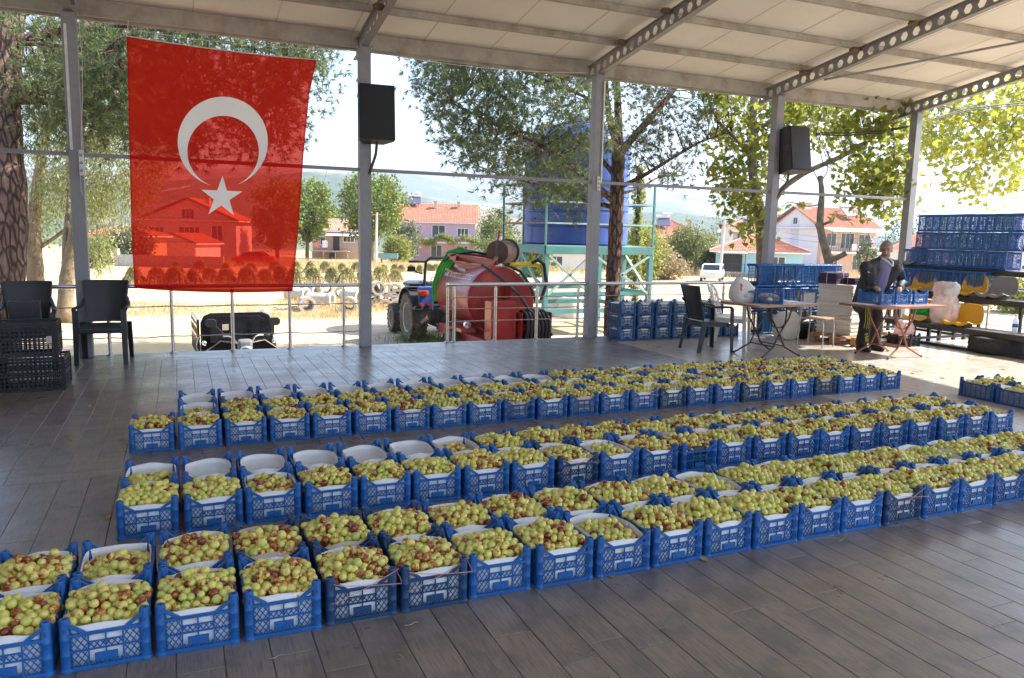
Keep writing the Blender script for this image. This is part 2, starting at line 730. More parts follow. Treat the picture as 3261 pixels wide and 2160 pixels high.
def make_floor():
    slab = MB().bx(FX0, FX1, FY0, FY1, -1.5, -.007)
    fo = slab.build('floor', M('cement_grout', (.20, .18, .155), .9, var=.45, scale=3, world=True))
    tag(fo, kind='structure')
    g = .0016
    tiles = []                                   # x0,x1,y0,y1,pale

    def run(x0, x1, y0, y1, pale, seed):
        q = random.Random(seed)
        n = int(round((x1 - x0) / TW))
        w = (x1 - x0) / n
        for i in range(n):
            y = y1 - q.choice([.28, .55, .72, 1.0, .9, .4])
            top = y1
            while top > y0 + .02:
                bot = max(y0, y)
                if bot - y0 < .06:
                    bot = y0
                tiles.append((x0 + i * w, x0 + (i + 1) * w, bot, top, pale))
                top = bot
                y = top - TL

    def cross(x0, x1, y0, y1, rows, pale, seed):
        q = random.Random(seed)
        h = (y1 - y0) / rows
        for r_ in range(rows):
            x = x0 + q.uniform(.2, 1.)
            left = x0
            while left < x1 - .02:
                rgt = min(x1, x)
                tiles.append((left, rgt, y0 + r_ * h, y0 + (r_ + 1) * h, pale))
                left = rgt
                x = left + TL

    run(FX0, 6.07, 5.69, 9.93, 0, 1)
    cross(FX0, 6.07, 5.36, 5.69, 2, 0, 2)
    run(FX0, 6.07, FY0, 5.36, 0, 3)
    run(6.07, FX1, FY0, 9.93, 1, 4)
    cross(FX0, FX1, 9.93, FY1, 3, 0, 5)
    T = np.array(tiles)
    cxy = np.stack([(T[:, 0] + T[:, 1]) / 2, (T[:, 2] + T[:, 3]) / 2, T[:, 0] * 0], -1)
    u, v, dep = proj(cxy)
    full = (np.abs(T[:, 3] - T[:, 2] - TL) < .01) & (np.abs(T[:, 1] - T[:, 0] - TW) < .012)
    vis = (dep > .3) & (u > -150) & (u < CW + 150) & (v > 900) & (v < CH + 200) & full
    # tiles under the crates show least
    cov = np.zeros(len(T), bool)
    for (yy0, yy1, xx0, xx1) in ((2.95, 3.75, -1, 6), (4.2, 5.0, -.35, 6.6), (5.85, 7.05, -.35, 7.3)):
        cov |= (cxy[:, 1] > yy0 - .1) & (cxy[:, 1] < yy1 + .15) & (cxy[:, 0] > xx0) & (cxy[:, 0] < xx1)
    score = np.where(vis, CAMH / np.maximum(dep, .1) ** 3 * np.where(cov, .2, 1), 0)
    pick = set(np.argsort(-score)[:300].tolist())
    protos = {}

    def tv(x0, x1, y0, y1, zo=0.):
        e = .0016
        return np.array([[x0 + g, y0 + g, -.007], [x1 - g, y0 + g, -.007], [x1 - g, y1 - g, -.007], [x0 + g, y1 - g, -.007],
                         [x0 + g, y0 + g, -e + zo], [x1 - g, y0 + g, -e + zo], [x1 - g, y1 - g, -e + zo], [x0 + g, y1 - g, -e + zo],
                         [x0 + g + e, y0 + g + e, zo], [x1 - g - e, y0 + g + e, zo], [x1 - g - e, y1 - g - e, zo], [x0 + g + e, y1 - g - e, zo]])

    TF = [(0, 1, 5, 4), (1, 2, 6, 5), (2, 3, 7, 6), (3, 0, 4, 7), (4, 5, 9, 8), (5, 6, 10, 9), (6, 7, 11, 10), (7, 4, 8, 11), (8, 9, 10, 11)]
    V, F, tone, mi = [], [], [], []
    for k, (x0, x1, y0, y1, pale) in enumerate(tiles):
        if k in pick:
            key = (round(x1 - x0, 4), pale)
            if key not in protos:
                w = x1 - x0
                me = MB().add(tv(-w / 2, w / 2, -TL / 2, TL / 2), TF).mesh('floor_tile', TM2 if pale else TM1)
                protos[key] = me
            o = ob('floor_tile', protos[key], fo, ((x0 + x1) / 2, (y0 + y1) / 2, rnd.uniform(-.0004, .0004)))
        else:
            o_ = len(V) * 12
            V.append(tv(x0, x1, y0, y1, rnd.uniform(-.0004, .0004)))
            F.extend(tuple(i + o_ for i in f) for f in TF)
            tone.extend([rnd.random()] * 12)
            mi.extend([int(pale)] * 9)
    o = big('floor_tile', np.concatenate(V), F, TM1, fo, attrs={'tone': tone})
    o.data.materials.append(TM2)
    o.data.polygons.foreach_set('material_index', np.array(mi, np.int32))
    tag(o, kind='stuff')


make_floor()

# ------------------------------------------------------------------ pavilion
PX = [-8.1, -4.6, -1.06, 2.35, 5.91, 9.40, 12.71]
PY = 10.48
PS = .15
SLOPE = .145


def zb(y):                                       # underside of the rafters
    return 4.0 + SLOPE * (PY - y)


GREY = M('grey_steel_paint', (.27, .27, .285), .5, var=.12, scale=3, dirt=.55, dirtc=(.13, .10, .08), world=True)
GREY2 = M('weathered_grey_steel', (.36, .34, .31), .6, var=.2, scale=4, dirt=.8, dirtc=(.17, .10, .065), world=True)
PANEL = M('roof_sheet_underside', (.79, .78, .755), .55, var=.05, scale=.7, dirt=.25, dirtc=(.5, .45, .38), world=True)


def hexbeam_mesh(length):
    """castellated rafter along -Y from y=0, slope in z, hexagonal holes"""
    mb = MB()
    h, fw, t = .20, .09, .008
    n = int(length / .184)
    p = length / n
    hw, hh = .060, .056

    def P(y, z, x):
        return (x, -y, z + SLOPE * y)
    for i in range(n):
        c = (i + .5) * p
        out = [(c - p / 2, 0), (c, 0), (c + p / 2, 0), (c + p / 2, h), (c, h), (c - p / 2, h)]
        hexa = [(c - hw * .5, h / 2 - hh), (c, h / 2 - hh), (c + hw * .5, h / 2 - hh), (c + hw, h / 2), (c + hw * .5, h / 2 + hh),
                (c, h / 2 + hh), (c - hw * .5, h / 2 + hh), (c - hw, h / 2)]
        O = [(c - p / 2, 0), (c, 0), (c + p / 2, 0), (c + p / 2, h / 2), (c + p / 2, h), (c, h), (c - p / 2, h), (c - p / 2, h / 2)]
        V = [P(y, z, -t / 2) for y, z in O] + [P(y, z, -t / 2) for y, z in hexa] + [P(y, z, t / 2) for y, z in O] + [P(y, z, t / 2) for y, z in hexa]
        F = []
        for k in range(8):
            k2 = (k + 1) % 8
            F.append((k, k2, 8 + k2, 8 + k))
            F.append((16 + k2, 16 + k, 24 + k, 24 + k2))
            F.append((8 + k, 8 + k2, 24 + k2, 24 + k))
        mb.add(V, F)
    for z0, z1 in ((-.009, 0), (h, h + .009)):
        V = [P(y, z, x) for y in (0, length) for z in (z0, z1) for x in (-fw / 2, fw / 2)]
        mb.add(V, [(0, 1, 3, 2), (4, 6, 7, 5), (0, 2, 6, 4), (1, 5, 7, 3), (0, 4, 5, 1), (2, 3, 7, 6)])
    return mb.mesh('rafter', GREY)


def make_pavilion():
    t = thing('pavilion', 'open steel pavilion with grey posts and pale sheet roof over the tiled floor', 'pavilion', (0, 0, 0))
    hm = hexbeam_mesh(12.3)
    ptop = zb(PY) - .012
    pm = MB().bx(-PS / 2, PS / 2, -PS / 2, PS / 2, 0, ptop)
    pm.bx(-.10, .10, -.10, .10, ptop, ptop + .008)
    pme = pm.mesh('post', GREY)
    for x in PX:
        ob('post', pme, t, (x, PY, .0015), bevel=.006)
        ob('rafter', hm, t, (x, 10.96, zb(10.96)))
        MB().bx(-PS / 2, PS / 2, -PS / 2, PS / 2, 0, zb(-1.0) - .012).build('post', GREY, t, loc=(x, -1.0, .0015), bevel=.006)
    x0, x1 = PX[0] - .5, PX[-1] + .42
    # purlins
    k = 0
    y = 9.9
    while y > -1.2:
        z = zb(y) + .209
        MB().bx(x0, x1, y - .03, y + .03, z + .001, z + .085).build('purlin', GREY2, t, bevel=.004)
        y -= 1.015
    z = zb(10.82) + .1
    MB().bx(x0, x1, 10.76, 10.84, z, z + .20).build('eave_purlin', GREY2, t, bevel=.005)
    MB().bx(x0, x1, 10.85, 10.89, z - .03, z + .10).build('eave_purlin', GREY2, t, bevel=.004)
    # roof sheets, laid across the purlins
    n = int(round(x1 - x0))
    w = (x1 - x0 + .2) / n

    def panel(ya, yb):
        def zz(y):
            return zb(y) + .297
        mb = MB()
        V = []
        for y in (ya, yb):
            for x in (.004, w - .004):
                for dz in (0, .05):
                    V.append((x, y, zz(y) + dz))
        mb.add(V, [(0, 1, 3, 2), (4, 6, 7, 5), (0, 2, 6, 4), (1, 5, 7, 3), (0, 4, 5, 1), (2, 3, 7, 6)])
        for xr in (w * .33, w * .66, w - .02):   # raised ribs on the weather side
            V = []
            for y in (ya, yb):
                for x, dz in ((xr - .03, .0501), (xr - .012, .085), (xr + .012, .085), (xr + .03, .0501)):
                    V.append((x, y, zz(y) + dz))
            mb.add(V, [(0, 1, 5, 4), (1, 2, 6, 5), (2, 3, 7, 6), (0, 3, 2, 1), (4, 5, 6, 7)])
        return mb.mesh('roof_panel', PANEL)
    me = panel(11.06, -1.4)
    for i in range(n):
        ob('roof_panel', me, t, (x0 - .1 + i * w, 0, rnd.uniform(-.001, .001)))
    # gutter-like seam covers below the sheets
    for i in range(1, n):
        x = x0 - .1 + i * w
        V = []
        for y in (11.0, -1.3):
            for dx in (-.006, .006):
                V.append((x + dx, y, zb(y) + .2965))
                V.append((x + dx, y, zb(y) + .2935))
        MB().add(V, [(0, 1, 3, 2), (4, 6, 7, 5), (0, 2, 6, 4), (1, 5, 7, 3), (0, 4, 5, 1), (2, 3, 7, 6)]).build('roof_seam', M('roof_seam_grey', (.56, .53, .48), .6), t)
    # horizontal tubes between posts
    for a, b in zip(PX[:-1], PX[1:]):
        MB().bx(a + PS / 2 + .001, b - PS / 2 - .001, PY - .02, PY + .02, 2.385, 2.43).build('cross_tube', GREY, t, bevel=.004)
    # wind brace under the purlins
    p, q = np.array([9.9, 10.0, zb(10.0) + .165]), np.array([12.6, 6.2, zb(6.2) + .165])
    MB().bar(p, q, .05, .03).build('wind_brace', GREY, t)
    return t


PAV = make_pavilion()


def make_added_side_wall():  # invented wall out of view, added to darken the pavilion's left side
    t = thing('side_wall', 'added unseen plaster wall that shades the left side of the pavilion', 'wall', (-5.4, 4.6, 0))
    MB().bx(-.12, .12, -5.8, 6.0, .001, 4.0).build('wall_panel', M('dull_plaster', (.34, .29, .25), .9, var=.15), t)
    MB().bx(-.14, .14, -5.8, 6.0, 4.001, 4.1).build('wall_cap', GREY2, t)


make_added_side_wall()

STEEL = M('brushed_stainless', (.60, .59, .57), .24, metal=1., var=.02, scale=20, rvar=.03)


def make_railing(label, x0, x1, posts, levels, name='steel_railing', cap0=False):
    t = thing(name, label, 'railing', ((x0 + x1) / 2, PY, 0))
    c = (x0 + x1) / 2
    MB().tube([(x0 - c, 0, .852), (x1 - c, 0, .852)], .026, 12).build('handrail', STEEL, t, True)
    for x in posts:
        mb = MB().lathe([(.001, .001), (.046, .001), (.046, .012), (.03, .018), (.0215, .02), (.0215, .80), (.012, .803), (.012, .832), (.001, .833)], 12)
        mb.build('rail_post', STEEL, t, True, loc=(x - c, .02, 0))
    for z, sag in levels:
        pts = []
        xs = sorted([x0] + list(posts) + [x1])
        for a, b in zip(xs[:-1], xs[1:]):
            for k in range(5):
                u = k / 5
                pts.append((a + (b - a) * u - c, .02, z - sag * 4 * u * (1 - u) * rnd.uniform(.3, 1)))
        pts.append((x1 - c, .02, z))
        MB().tube(pts, .0075, 6).build('rail_bar', STEEL, t, True)
    if cap0:
        MB().add(*[(lambda a: (a[0] * .03 + np.array([x0 - c, 0, .852]), a[1]))(icos(10, 6))][0]).build('end_ball', STEEL, t, True)
    return t


make_railing('stainless railing on the left, behind the red flag', PX[1] + .09, PX[3] - .09,
             [-4.0, -3.2, -2.4, -1.6, -.81, -.10, .62, 1.34, 2.06], [(.60, .012), (.22, .02)])
make_railing('stainless railing before the red tanker, with three bars', 3.55, PX[4] - .09, [3.56, 3.66, 4.31, 4.99, 5.70],
             [(.66, .004), (.49, .004), (.31, .004)], cap0=True)
make_railing('stainless railing behind the stacked fruit crates on the right', PX[4] + .09, PX[6] - .09,
             [6.05, 7.0, 7.75, 8.5, 9.2, 9.9, 10.6, 11.3, 12.0], [(.66, .004), (.49, .004), (.31, .004)])


def make_end_railing():
    t = thing('steel_railing', 'stainless railing along the open end behind the bleachers', 'railing', (13.05, 7.2, 0))
    MB().tube([(0, -8, .852), (0, 3.2, .852)], .026, 12).build('handrail', STEEL, t, True)
    for y in np.arange(-7.6, 3.2, .85):
        MB().tube([(0, y, .001), (0, y, .83)], .02, 8).build('rail_post', STEEL, t, True)
    for z in (.2, .4, .6):
        MB().tube([(0, -8, z), (0, 3.2, z)], .0075, 6).build('rail_bar', STEEL, t, True)


make_end_railing()
# ------------------------------------------------------------------ fruit crates
CWD, CLN, CHT = .304, .392, .200                 # width (x), length (y), corner height
BLUE = (.013, .105, .33)
BLUE_DK = (.012, .05, .13)
CRATE = M('moulded_crate_plastic', objcol=True, rough=.42, var=.14, scale=9, dirt=.18, dirtc=(.16, .16, .15), bmp=.06, bscale=120)


def strip(mb, a, b, w, y, t):
    """a flat strip in the xz plane from a to b"""
    a, b = np.array(a, float), np.array(b, float)
    d = b - a
    L = np.linalg.norm(d)
    if L < 1e-4:
        return
    n = np.array([-d[1], d[0]]) / L * w / 2
    q = [a - n, b - n, b + n, a + n]
    V = [(p[0], y - t / 2, p[1]) for p in q] + [(p[0], y + t / 2, p[1]) for p in q]
    mb.add(V, [(0, 1, 2, 3), (7, 6, 5, 4), (0, 4, 5, 1), (1, 5, 6, 2), (2, 6, 7, 3), (3, 7, 4, 0)])


def clipseg(p, q, x0, x1, z0, z1):
    t0, t1 = 0., 1.
    d = (q[0] - p[0], q[1] - p[1])
    for pp, dd, lo, hi in ((p[0], d[0], x0, x1), (p[1], d[1], z0, z1)):
        if abs(dd) < 1e-9:
            if pp < lo or pp > hi:
                return None
            continue
        a, b = (lo - pp) / dd, (hi - pp) / dd
        if a > b:
            a, b = b, a
        t0, t1 = max(t0, a), min(t1, b)
    if t1 - t0 < 1e-3:
        return None
    return (p[0] + d[0] * t0, p[1] + d[1] * t0), (p[0] + d[0] * t1, p[1] + d[1] * t1)


def lattice(mb, x0, x1, z0, z1, sx, sz, w, y, t):
    """crossing diagonals clipped to a rectangle"""
    k = sz / sx
    H = (x1 - x0) * k + (z1 - z0)
    s = -(x1 - x0) * k
    while s < H:
        for sg in (1, -1):
            if sg > 0:
                p, q = (x0, z0 + s), (x1, z0 + s + (x1 - x0) * k)
            else:
                p, q = (x1, z0 + s), (x0, z0 + s + (x1 - x0) * k)
            c = clipseg(p, q, x0, x1, z0, z1)
            if c:
                strip(mb, c[0], c[1], w, y, t)
        s += sz


def crate_meshes():
    t = .005
    hw = CWD / 2 - .024
    sw = MB()                                    # short wall with the dipped hand-hold
    zt = .138
    for z, w in ((zt, .012), (.076, .005), (.009, .016)):
        strip(sw, (-hw, z), (hw, z), w, 0, t + (.004 if w > .01 else .001))
    cs = (-hw + .003, -.056, 0., .056, hw - .003)
    for x in cs:
        strip(sw, (x, .017), (x, zt - .006), .005, 0, t)
    for sg in (-1, 1):
        strip(sw, (sg * (hw + .002), .188), (sg * (hw - .062), zt + .004), .012, 0, t + .006)
        lattice(sw, *(sorted((sg * (hw - .003), sg * .056))), .017, .132, .022, .030, .0030, 0, .004)
        lattice(sw, *(sorted((sg * .001, sg * .056))), .078, .104, .020, .026, .0030, 0, .004)
        strip(sw, (sg * .001, .105), (sg * .056, .105), .004, 0, t)
        lattice(sw, *(sorted((sg * .001, sg * .056))), .017, .030, .014, .02, .0030, 0, .004)
    plate = MB()
    plate.bx(-.037, .037, -.0045, .0045, .030, .058)
    lw = MB()                                    # long wall
    hl = CLN / 2 - .024
    for z, w in ((.150, .014), (.084, .005), (.009, .016)):
        strip(lw, (-hl, z), (hl, z), w, 0, t + (.004 if w > .01 else .001))
    for k in range(7):
        x = -hl + .003 + (2 * hl - .006) * k / 6
        strip(lw, (x, .017), (x, .144), .005, 0, t)
    lattice(lw, -hl + .003, hl - .003, .017, .144, .024, .030, .0030, 0, .004)
    for sg in (-1, 1):
        strip(lw, (sg * (hl + .002), .188), (sg * (hl - .045), .155), .012, 0, t + .006)
    bs = MB()
    for k in range(11):
        x = -CWD / 2 + .014 + k * (CWD - .028) / 10
        bs.bx(x - .0022, x + .0022, -CLN / 2 + .012, CLN / 2 - .012, .004, .012)
    for k in range(14):
        y = -CLN / 2 + .014 + k * (CLN - .028) / 13
        bs.bx(-CWD / 2 + .012, CWD / 2 - .012, y - .0022, y + .0022, .005, .011)
    cp = MB()
    cp.lathe([(.0235, 0), (.0235, .010), (.0195, .014), (.0190, .060), (.0205, .063), (.0205, .067), (.0190, .070), (.0188, .120),
              (.0203, .123), (.0203, .127), (.0188, .130), (.0185, .190), (.0165, .2), (.0085, .2), (.0080, .188), (.0010, .187)], 12)
    for z in (.04, .1, .16):                     # small latch slots stand out as raised frames
        cp.bx(-.004, .004, -.0215, -.0175, z - .008, z + .008)
        cp.bx(-.004, .004, .0175, .0215, z - .008, z + .008)
    return (sw.mesh('end_wall', CRATE), plate.mesh('label_plate', CRATE), lw.mesh('side_wall', CRATE), bs.mesh('base', CRATE), cp.mesh('corner_post', CRATE, True))


CM = crate_meshes()


def make_crate(loc, rz=0., color=BLUE, label=None, group=None, name='fruit_crate', euler=None, wiggle=True):
    sw, plate, lw, bs, cp = CM
    t = thing(name, label, 'crate', loc, rz, group)
    if euler:
        t.rotation_euler = euler
    for sg in (-1, 1):
        w = ob('end_wall', sw, t, (0, sg * (CLN / 2 - .011), 0), 0 if sg < 0 else math.pi, color=color)
        if sg < 0:
            ob('label_plate', plate, w, color=color)
        ob('side_wall', lw, t, (sg * (CWD / 2 - .011), 0, 0), math.pi / 2 * sg, color=color)
        for s2 in (-1, 1):
            ob('corner_post', cp, t, (sg * (CWD / 2 - .0235), s2 * (CLN / 2 - .0235), 0), color=color)
    ob('base', bs, t, color=color)
    return t


# paper liners
PAPER = M('white_card', (.80, .79, .77), .55, var=.04, scale=6, trans=.12)
PAPER_B = M('brown_card', (.50, .40, .31), .65, var=.08, scale=6)


def liner_mesh(seed, mat, lift=0., sq=None):
    q = random.Random(seed)
    n = 56
    a0, b0 = (CWD / 2 - .018, CLN / 2 - .018) if sq else (CWD / 2 - .022, CLN / 2 - .022)
    e = sq or q.uniform(3.0, 3.8)
    rows = []
    ph = q.uniform(0, 6.28)
    for k, z in enumerate((.016, .05, .09, .13, 1)):
        row = []
        for j in range(n):
            a = 2 * math.pi * j / n
            ca, sa = math.cos(a), math.sin(a)
            rr = (abs(ca) ** e + abs(sa) ** e) ** (-1 / e)
            zz = z
            sh = 1.0
            if z == 1:
                zz = .158 + lift + .010 * math.cos(2 * a) ** 2 + .004 * math.sin(3 * a + ph)
                sh = .985
            row.append((a0 * rr * ca * sh, b0 * rr * sa * sh, zz))
        row.append(row[0])
        rows.append(row)
    G = np.array(rows)
    mb = MB().sheet(G, .0014)
    # bottom sheet
    V = [(x, y, .0155) for x, y, _ in rows[0][:-1]]
    mb.add(V, [tuple(range(n))])
    # the overlap flap where the card ends meet
    j = q.randrange(n)
    return mb.mesh('paper_liner', mat, 2)


LIN = [liner_mesh(s, PAPER, .004 * (s % 3)) for s in range(5)]
LIN_S = [liner_mesh(s + 40, PAPER, .003 * (s % 3), 7.) for s in range(5)]
LIN_B = [liner_mesh(s + 20, PAPER_B, .004, 6.) for s in range(2)]
LIN_K = liner_mesh(31, M('black_card', (.012, .012, .014), .5))
LIN_P = liner_mesh(32, M('printed_card', (.45, .35, .36), .55, var=.5, scale=14))


# jujubes
def jujube_mat():
    m, nt, out = newmat('jujube_skin')
    b = nd(nt, 'ShaderNodeBsdfPrincipled', Roughness=.3)
    b.inputs['Coat Weight'].default_value = .25
    b.inputs['Coat Roughness'].default_value = .15
    b.inputs['Subsurface Weight'].default_value = 0.
    pos = nd(nt, 'ShaderNodeNewGeometry').outputs['Position']
    at = nd(nt, 'ShaderNodeAttribute', attribute_name='ripe')
    ripe = at.outputs['Fac']
    hue = nd(nt, 'ShaderNodeAttribute', attribute_name='hue').outputs['Fac']
    n1 = noise(nt, pos, 48, 3, .6)
    n2 = noise(nt, pos, 190, 3, .6)
    g = mixc(nt, (.62, .58, .12), (.70, .60, .15), hue)
    g = mixc(nt, g, (.46, .52, .11), maprange(nt, hue, .25, .0))
    g = mixc(nt, g, (.33, .26, .05), maprange(nt, n2, .62, .72, 0, .6))
    f = math_(nt, 'ADD', n1, math_(nt, 'SUBTRACT', ripe, .55))
    f = math_(nt, 'ADD', f, math_(nt, 'MULTIPLY', math_(nt, 'SUBTRACT', n2, .5), .25))
    c = mixc(nt, g, (.5, .15, .025), maprange(nt, f, .5, .6))
    c = mixc(nt, c, (.17, .026, .012), maprange(nt, f, .58, .74))
    nt.links.new(c, b.inputs['Base Color'])
    nt.links.new(b.outputs[0], out.inputs[0])
    return m


JUJ = jujube_mat()


def fruit_shape(nseg, nring):
    V, F = icos(nseg, nring)
    r = np.linalg.norm(V[:, :2], axis=1)
    V = V.copy()
    V[:, 2] *= 1.07
    V[:, 2] -= np.sign(V[:, 2]) * .16 * np.exp(-(r / .22) ** 2)      # stem and flower dimples
    return V, F


def heap(w, l, fill, dome, q, pitch=.0365, side=.4):
    """positions for one crate, in crate coordinates"""
    P = []
    for layer, dz in ((0, 0.), (1, -.026)):
        y = -l + (pitch * .5 if layer else 0)
        row = 0
        while y <= l + 1e-6:
            x = -w + (pitch / 2 if (row + layer) % 2 else 0)
            while x <= w + 1e-6:
                if (abs(x) / (w + .004)) ** 4 + (abs(y) / (l + .004)) ** 4 < 1.25:
                    u, v = x / w, y / l
                    z = fill + dome * max(0., 1 - v * v) ** .75 * (1 - side * u * u) + dz
                    P.append((x + q.uniform(-.006, .006), y + q.uniform(-.006, .006), z + q.uniform(-.009, .009), layer))
                x += pitch
            y += pitch * .87
            row += 1
    # a few on top
    for _ in range(q.randrange(5, 12)):
        x, y = q.uniform(-.65, .65) * w, q.uniform(-.65, .65) * l
        u, v = x / w, y / l
        P.append((x, y, fill + dome * (1 - v * v) ** .75 * (1 - side * u * u) + .024, 0))
    return P


FR = []                                          # x,y,z, ripe, hue, size, crate label, layer


def fill_crate(loc, rz, fill, dome, red, lab, q):
    low = fill < .125
    w, l = (CWD / 2 - .040, CLN / 2 - .040) if low else (CWD / 2 - .024, CLN / 2 - .043)
    c, s = math.cos(rz), math.sin(rz)
    big_ = q.uniform(.95, 1.08)
    ph = q.uniform(0, 6.28)
    for x, y, z, ly in heap(w, l, fill, dome, q, side=.7 if low else q.uniform(.2, .42)):
        cl = .10 * math.sin(14 * x + ph) * math.cos(11 * y + ph)    # red ones come in drifts
        p = q.random()
        rr = red + cl
        ripe = q.uniform(.62, .85) if p < rr * .5 else (q.uniform(.42, .6) if p < rr * 1.35 else q.uniform(.0, .34))
        FR.append((loc[0] + c * x - s * y, loc[1] + s * x + c * y, loc[2] + z, ripe, q.random(), .0184 * big_ * q.uniform(.86, 1.14), lab, ly))


CRATES = []


def crate_full(loc, rz, label_core, group, color, fill=None, liner='w', dome=.045, red=.2, q=None):
    """crate + liner (+ fruit)"""
    q = q or rnd
    make_crate(loc, rz, color, label_core + (' heaped with jujubes' if fill else ', holding only its liner'), group)
    me = {'w': q.choice(LIN_S if fill else LIN), 'b': q.choice(LIN_B), 'k': LIN_K, 'p': LIN_P}[liner]
    o = ob('paper_liner', me, None, (loc[0], loc[1], loc[2] + .0005), rz)
    cw = {'w': 'white', 'b': 'brown', 'k': 'black', 'p': 'printed'}[liner]
    tag(o, cw + ' liner in ' + label_core.replace('blue crate', 'crate').replace('dark crate', 'crate').replace(' line of the crosswise', ' line, crosswise'), 'liner', 'card liners in the fruit crates')
    if fill:
        fill_crate(loc, rz, fill, dome, red, label_core, q)


def lines():
    q = random.Random(11)
    rows = [
        # name, lines, x0, pitch, n, (yl, yr), first index of each line
        ('nearest row', 2, -1.227, .313, 24, (3.15, 3.15), 0),
        ('middle row', 2, -.19, .3140, 22, (4.40, 4.345), 0),
        ('farthest row', 3, -.215, .3185, 24, (6.05, 6.06), 1),
    ]
    lname = {2: ['front line', 'rear line'], 3: ['front line', 'centre line', 'rear line']}
    for rn, nl, x0, pitch, n, (yl, yr), skip in rows:
        for ln in range(nl):
            k0 = skip if ln else 0
            for i in range(k0, n):
                x = x0 + i * pitch + q.uniform(-.003, .003)
                y = yl + (yr - yl) * i / n + ln * .402 + q.uniform(-.008, .008)
                rz = q.uniform(-.022, .022)
                col = BLUE
                v = q.uniform(.85, 1.15)
                col = tuple(c * v for c in BLUE)
                lin = 'w'
                fill, dome, red = (q.uniform(.136, .145), q.uniform(.036, .050), 0) if q.random() < .9 else (q.uniform(.112, .122), q.uniform(.04, .05), 0)
                red = q.choice([.16, .24, .32, .42, .52])
                if rn == 'nearest row':
                    if ln == 0 and i in (6, 7, 16):
                        col = BLUE_DK
                    if ln == 1 and i in (5, 6, 7):
                        col = BLUE_DK
                    if ln == 1 and i in (5, 6):
                        lin = 'b'
                    if i > 11:
                        red *= .5
                elif rn == 'middle row':
                    if ln == 0 and i == 8:
                        col = BLUE_DK
                    if ln == 0 and i == 11:
                        lin = 'k'
                    if ln == 0 and i > 9 or ln == 1 and i > 7:
                        red = q.uniform(.3, .5)
                    if ln == 1 and 1 <= i <= 5:
                        fill = None
                    if ln == 1 and i in (0, 6):
                        fill, dome = .095, .03
                    if ln == 1 and i == 11:
                        lin = 'p'
                else:
                    if ln == 0 and i in (14, 17, 20):
                        col = BLUE_DK
                    if ln == 0 and i == 9:
                        lin = 'p'
                    if ln == 0 and i in (11, 20):
                        lin = 'b'
                    if ln == 2 and i <= 11:
                        fill = None
                    if ln == 1 and i == 1:
                        fill, dome = .10, .03
                    if ln == 0 and i in (1, 2):
                        red = .4
                kind = 'dark crate' if col == BLUE_DK else 'blue crate'
                lab = '%s %s from left, %s of the %s' % (ORD[i - k0], kind, lname[nl][ln], rn)
                crate_full((x, y, .0006), rz, lab, 'fruit crates in the ' + rn, col, fill, lin, dome, red, q)
    # a row set crosswise at the right edge
    for ln in range(2):
        for i in range(4):
            lab = '%s blue crate from far end, %s line of the crosswise right-hand row' % (ORD[i], ('near', 'outer')[ln])
            crate_full((7.57 + .152 + ln * .318, 5.24 - i * .40, .0006), q.uniform(-.02, .02), lab, 'fruit crates in the crosswise row', tuple(c * .8 for c in BLUE),
                       q.uniform(.122, .132), 'w', .045, q.choice([.15, .3]), q)
    # fruit crates stacked three high by the post
    for cidx, (x, tiers) in enumerate([(6.345, 3), (6.67, 3), (7.0, 3), (7.325, 3), (7.67, 2), (8.02, 3), (8.36, 1)]):
        for k in range(tiers):
            lab = '%s stacked crate from the steel post, %s tier up, by the railing' % (ORD[cidx], ORD[k])
            loc = (x + q.uniform(-.006, .006), 10.245 + q.uniform(-.006, .006), .0006 + k * .2)
            make_crate(loc, q.uniform(-.015, .015), tuple(c * q.uniform(.7, .95) for c in BLUE), lab, 'lined crates stacked by the railing')
            me = q.choice(LIN_S)
            o = ob('paper_liner', me, None, (loc[0], loc[1], loc[2] + .0005))
            tag(o, 'white liner in ' + lab.replace('stacked crate', 'stack'), 'liner', 'card liners in the stacked crates')
    # empty crates stood on end, nested in tiers, to the right of the post
    for tier in range(3):
        n = (11, 12, 13)[2 - tier] - (1 if tier == 2 else 0)
        for i in range(13 if tier else 11):
            if tier == 2 and i > 11:
                continue
            lab = '%s empty blue crate from left, stood on end in %s tier of the standing stack' % (ORD[i], ('bottom', 'middle', 'top')[tier])
            x = 8.98 + i * .148 + (0.10 if tier == 0 else 0)
            if tier == 2 and i == 0:
                x -= .02
            make_crate((x + .1, 10.22 + q.uniform(-.012, .012), .002 + tier * .398 + CLN / 2), 0, tuple(c * q.uniform(.85, 1.15) for c in BLUE), lab,
                       'empty crates stood on end', euler=(math.pi / 2, 0, -math.pi / 2 + q.uniform(-.02, .02)))


lines()


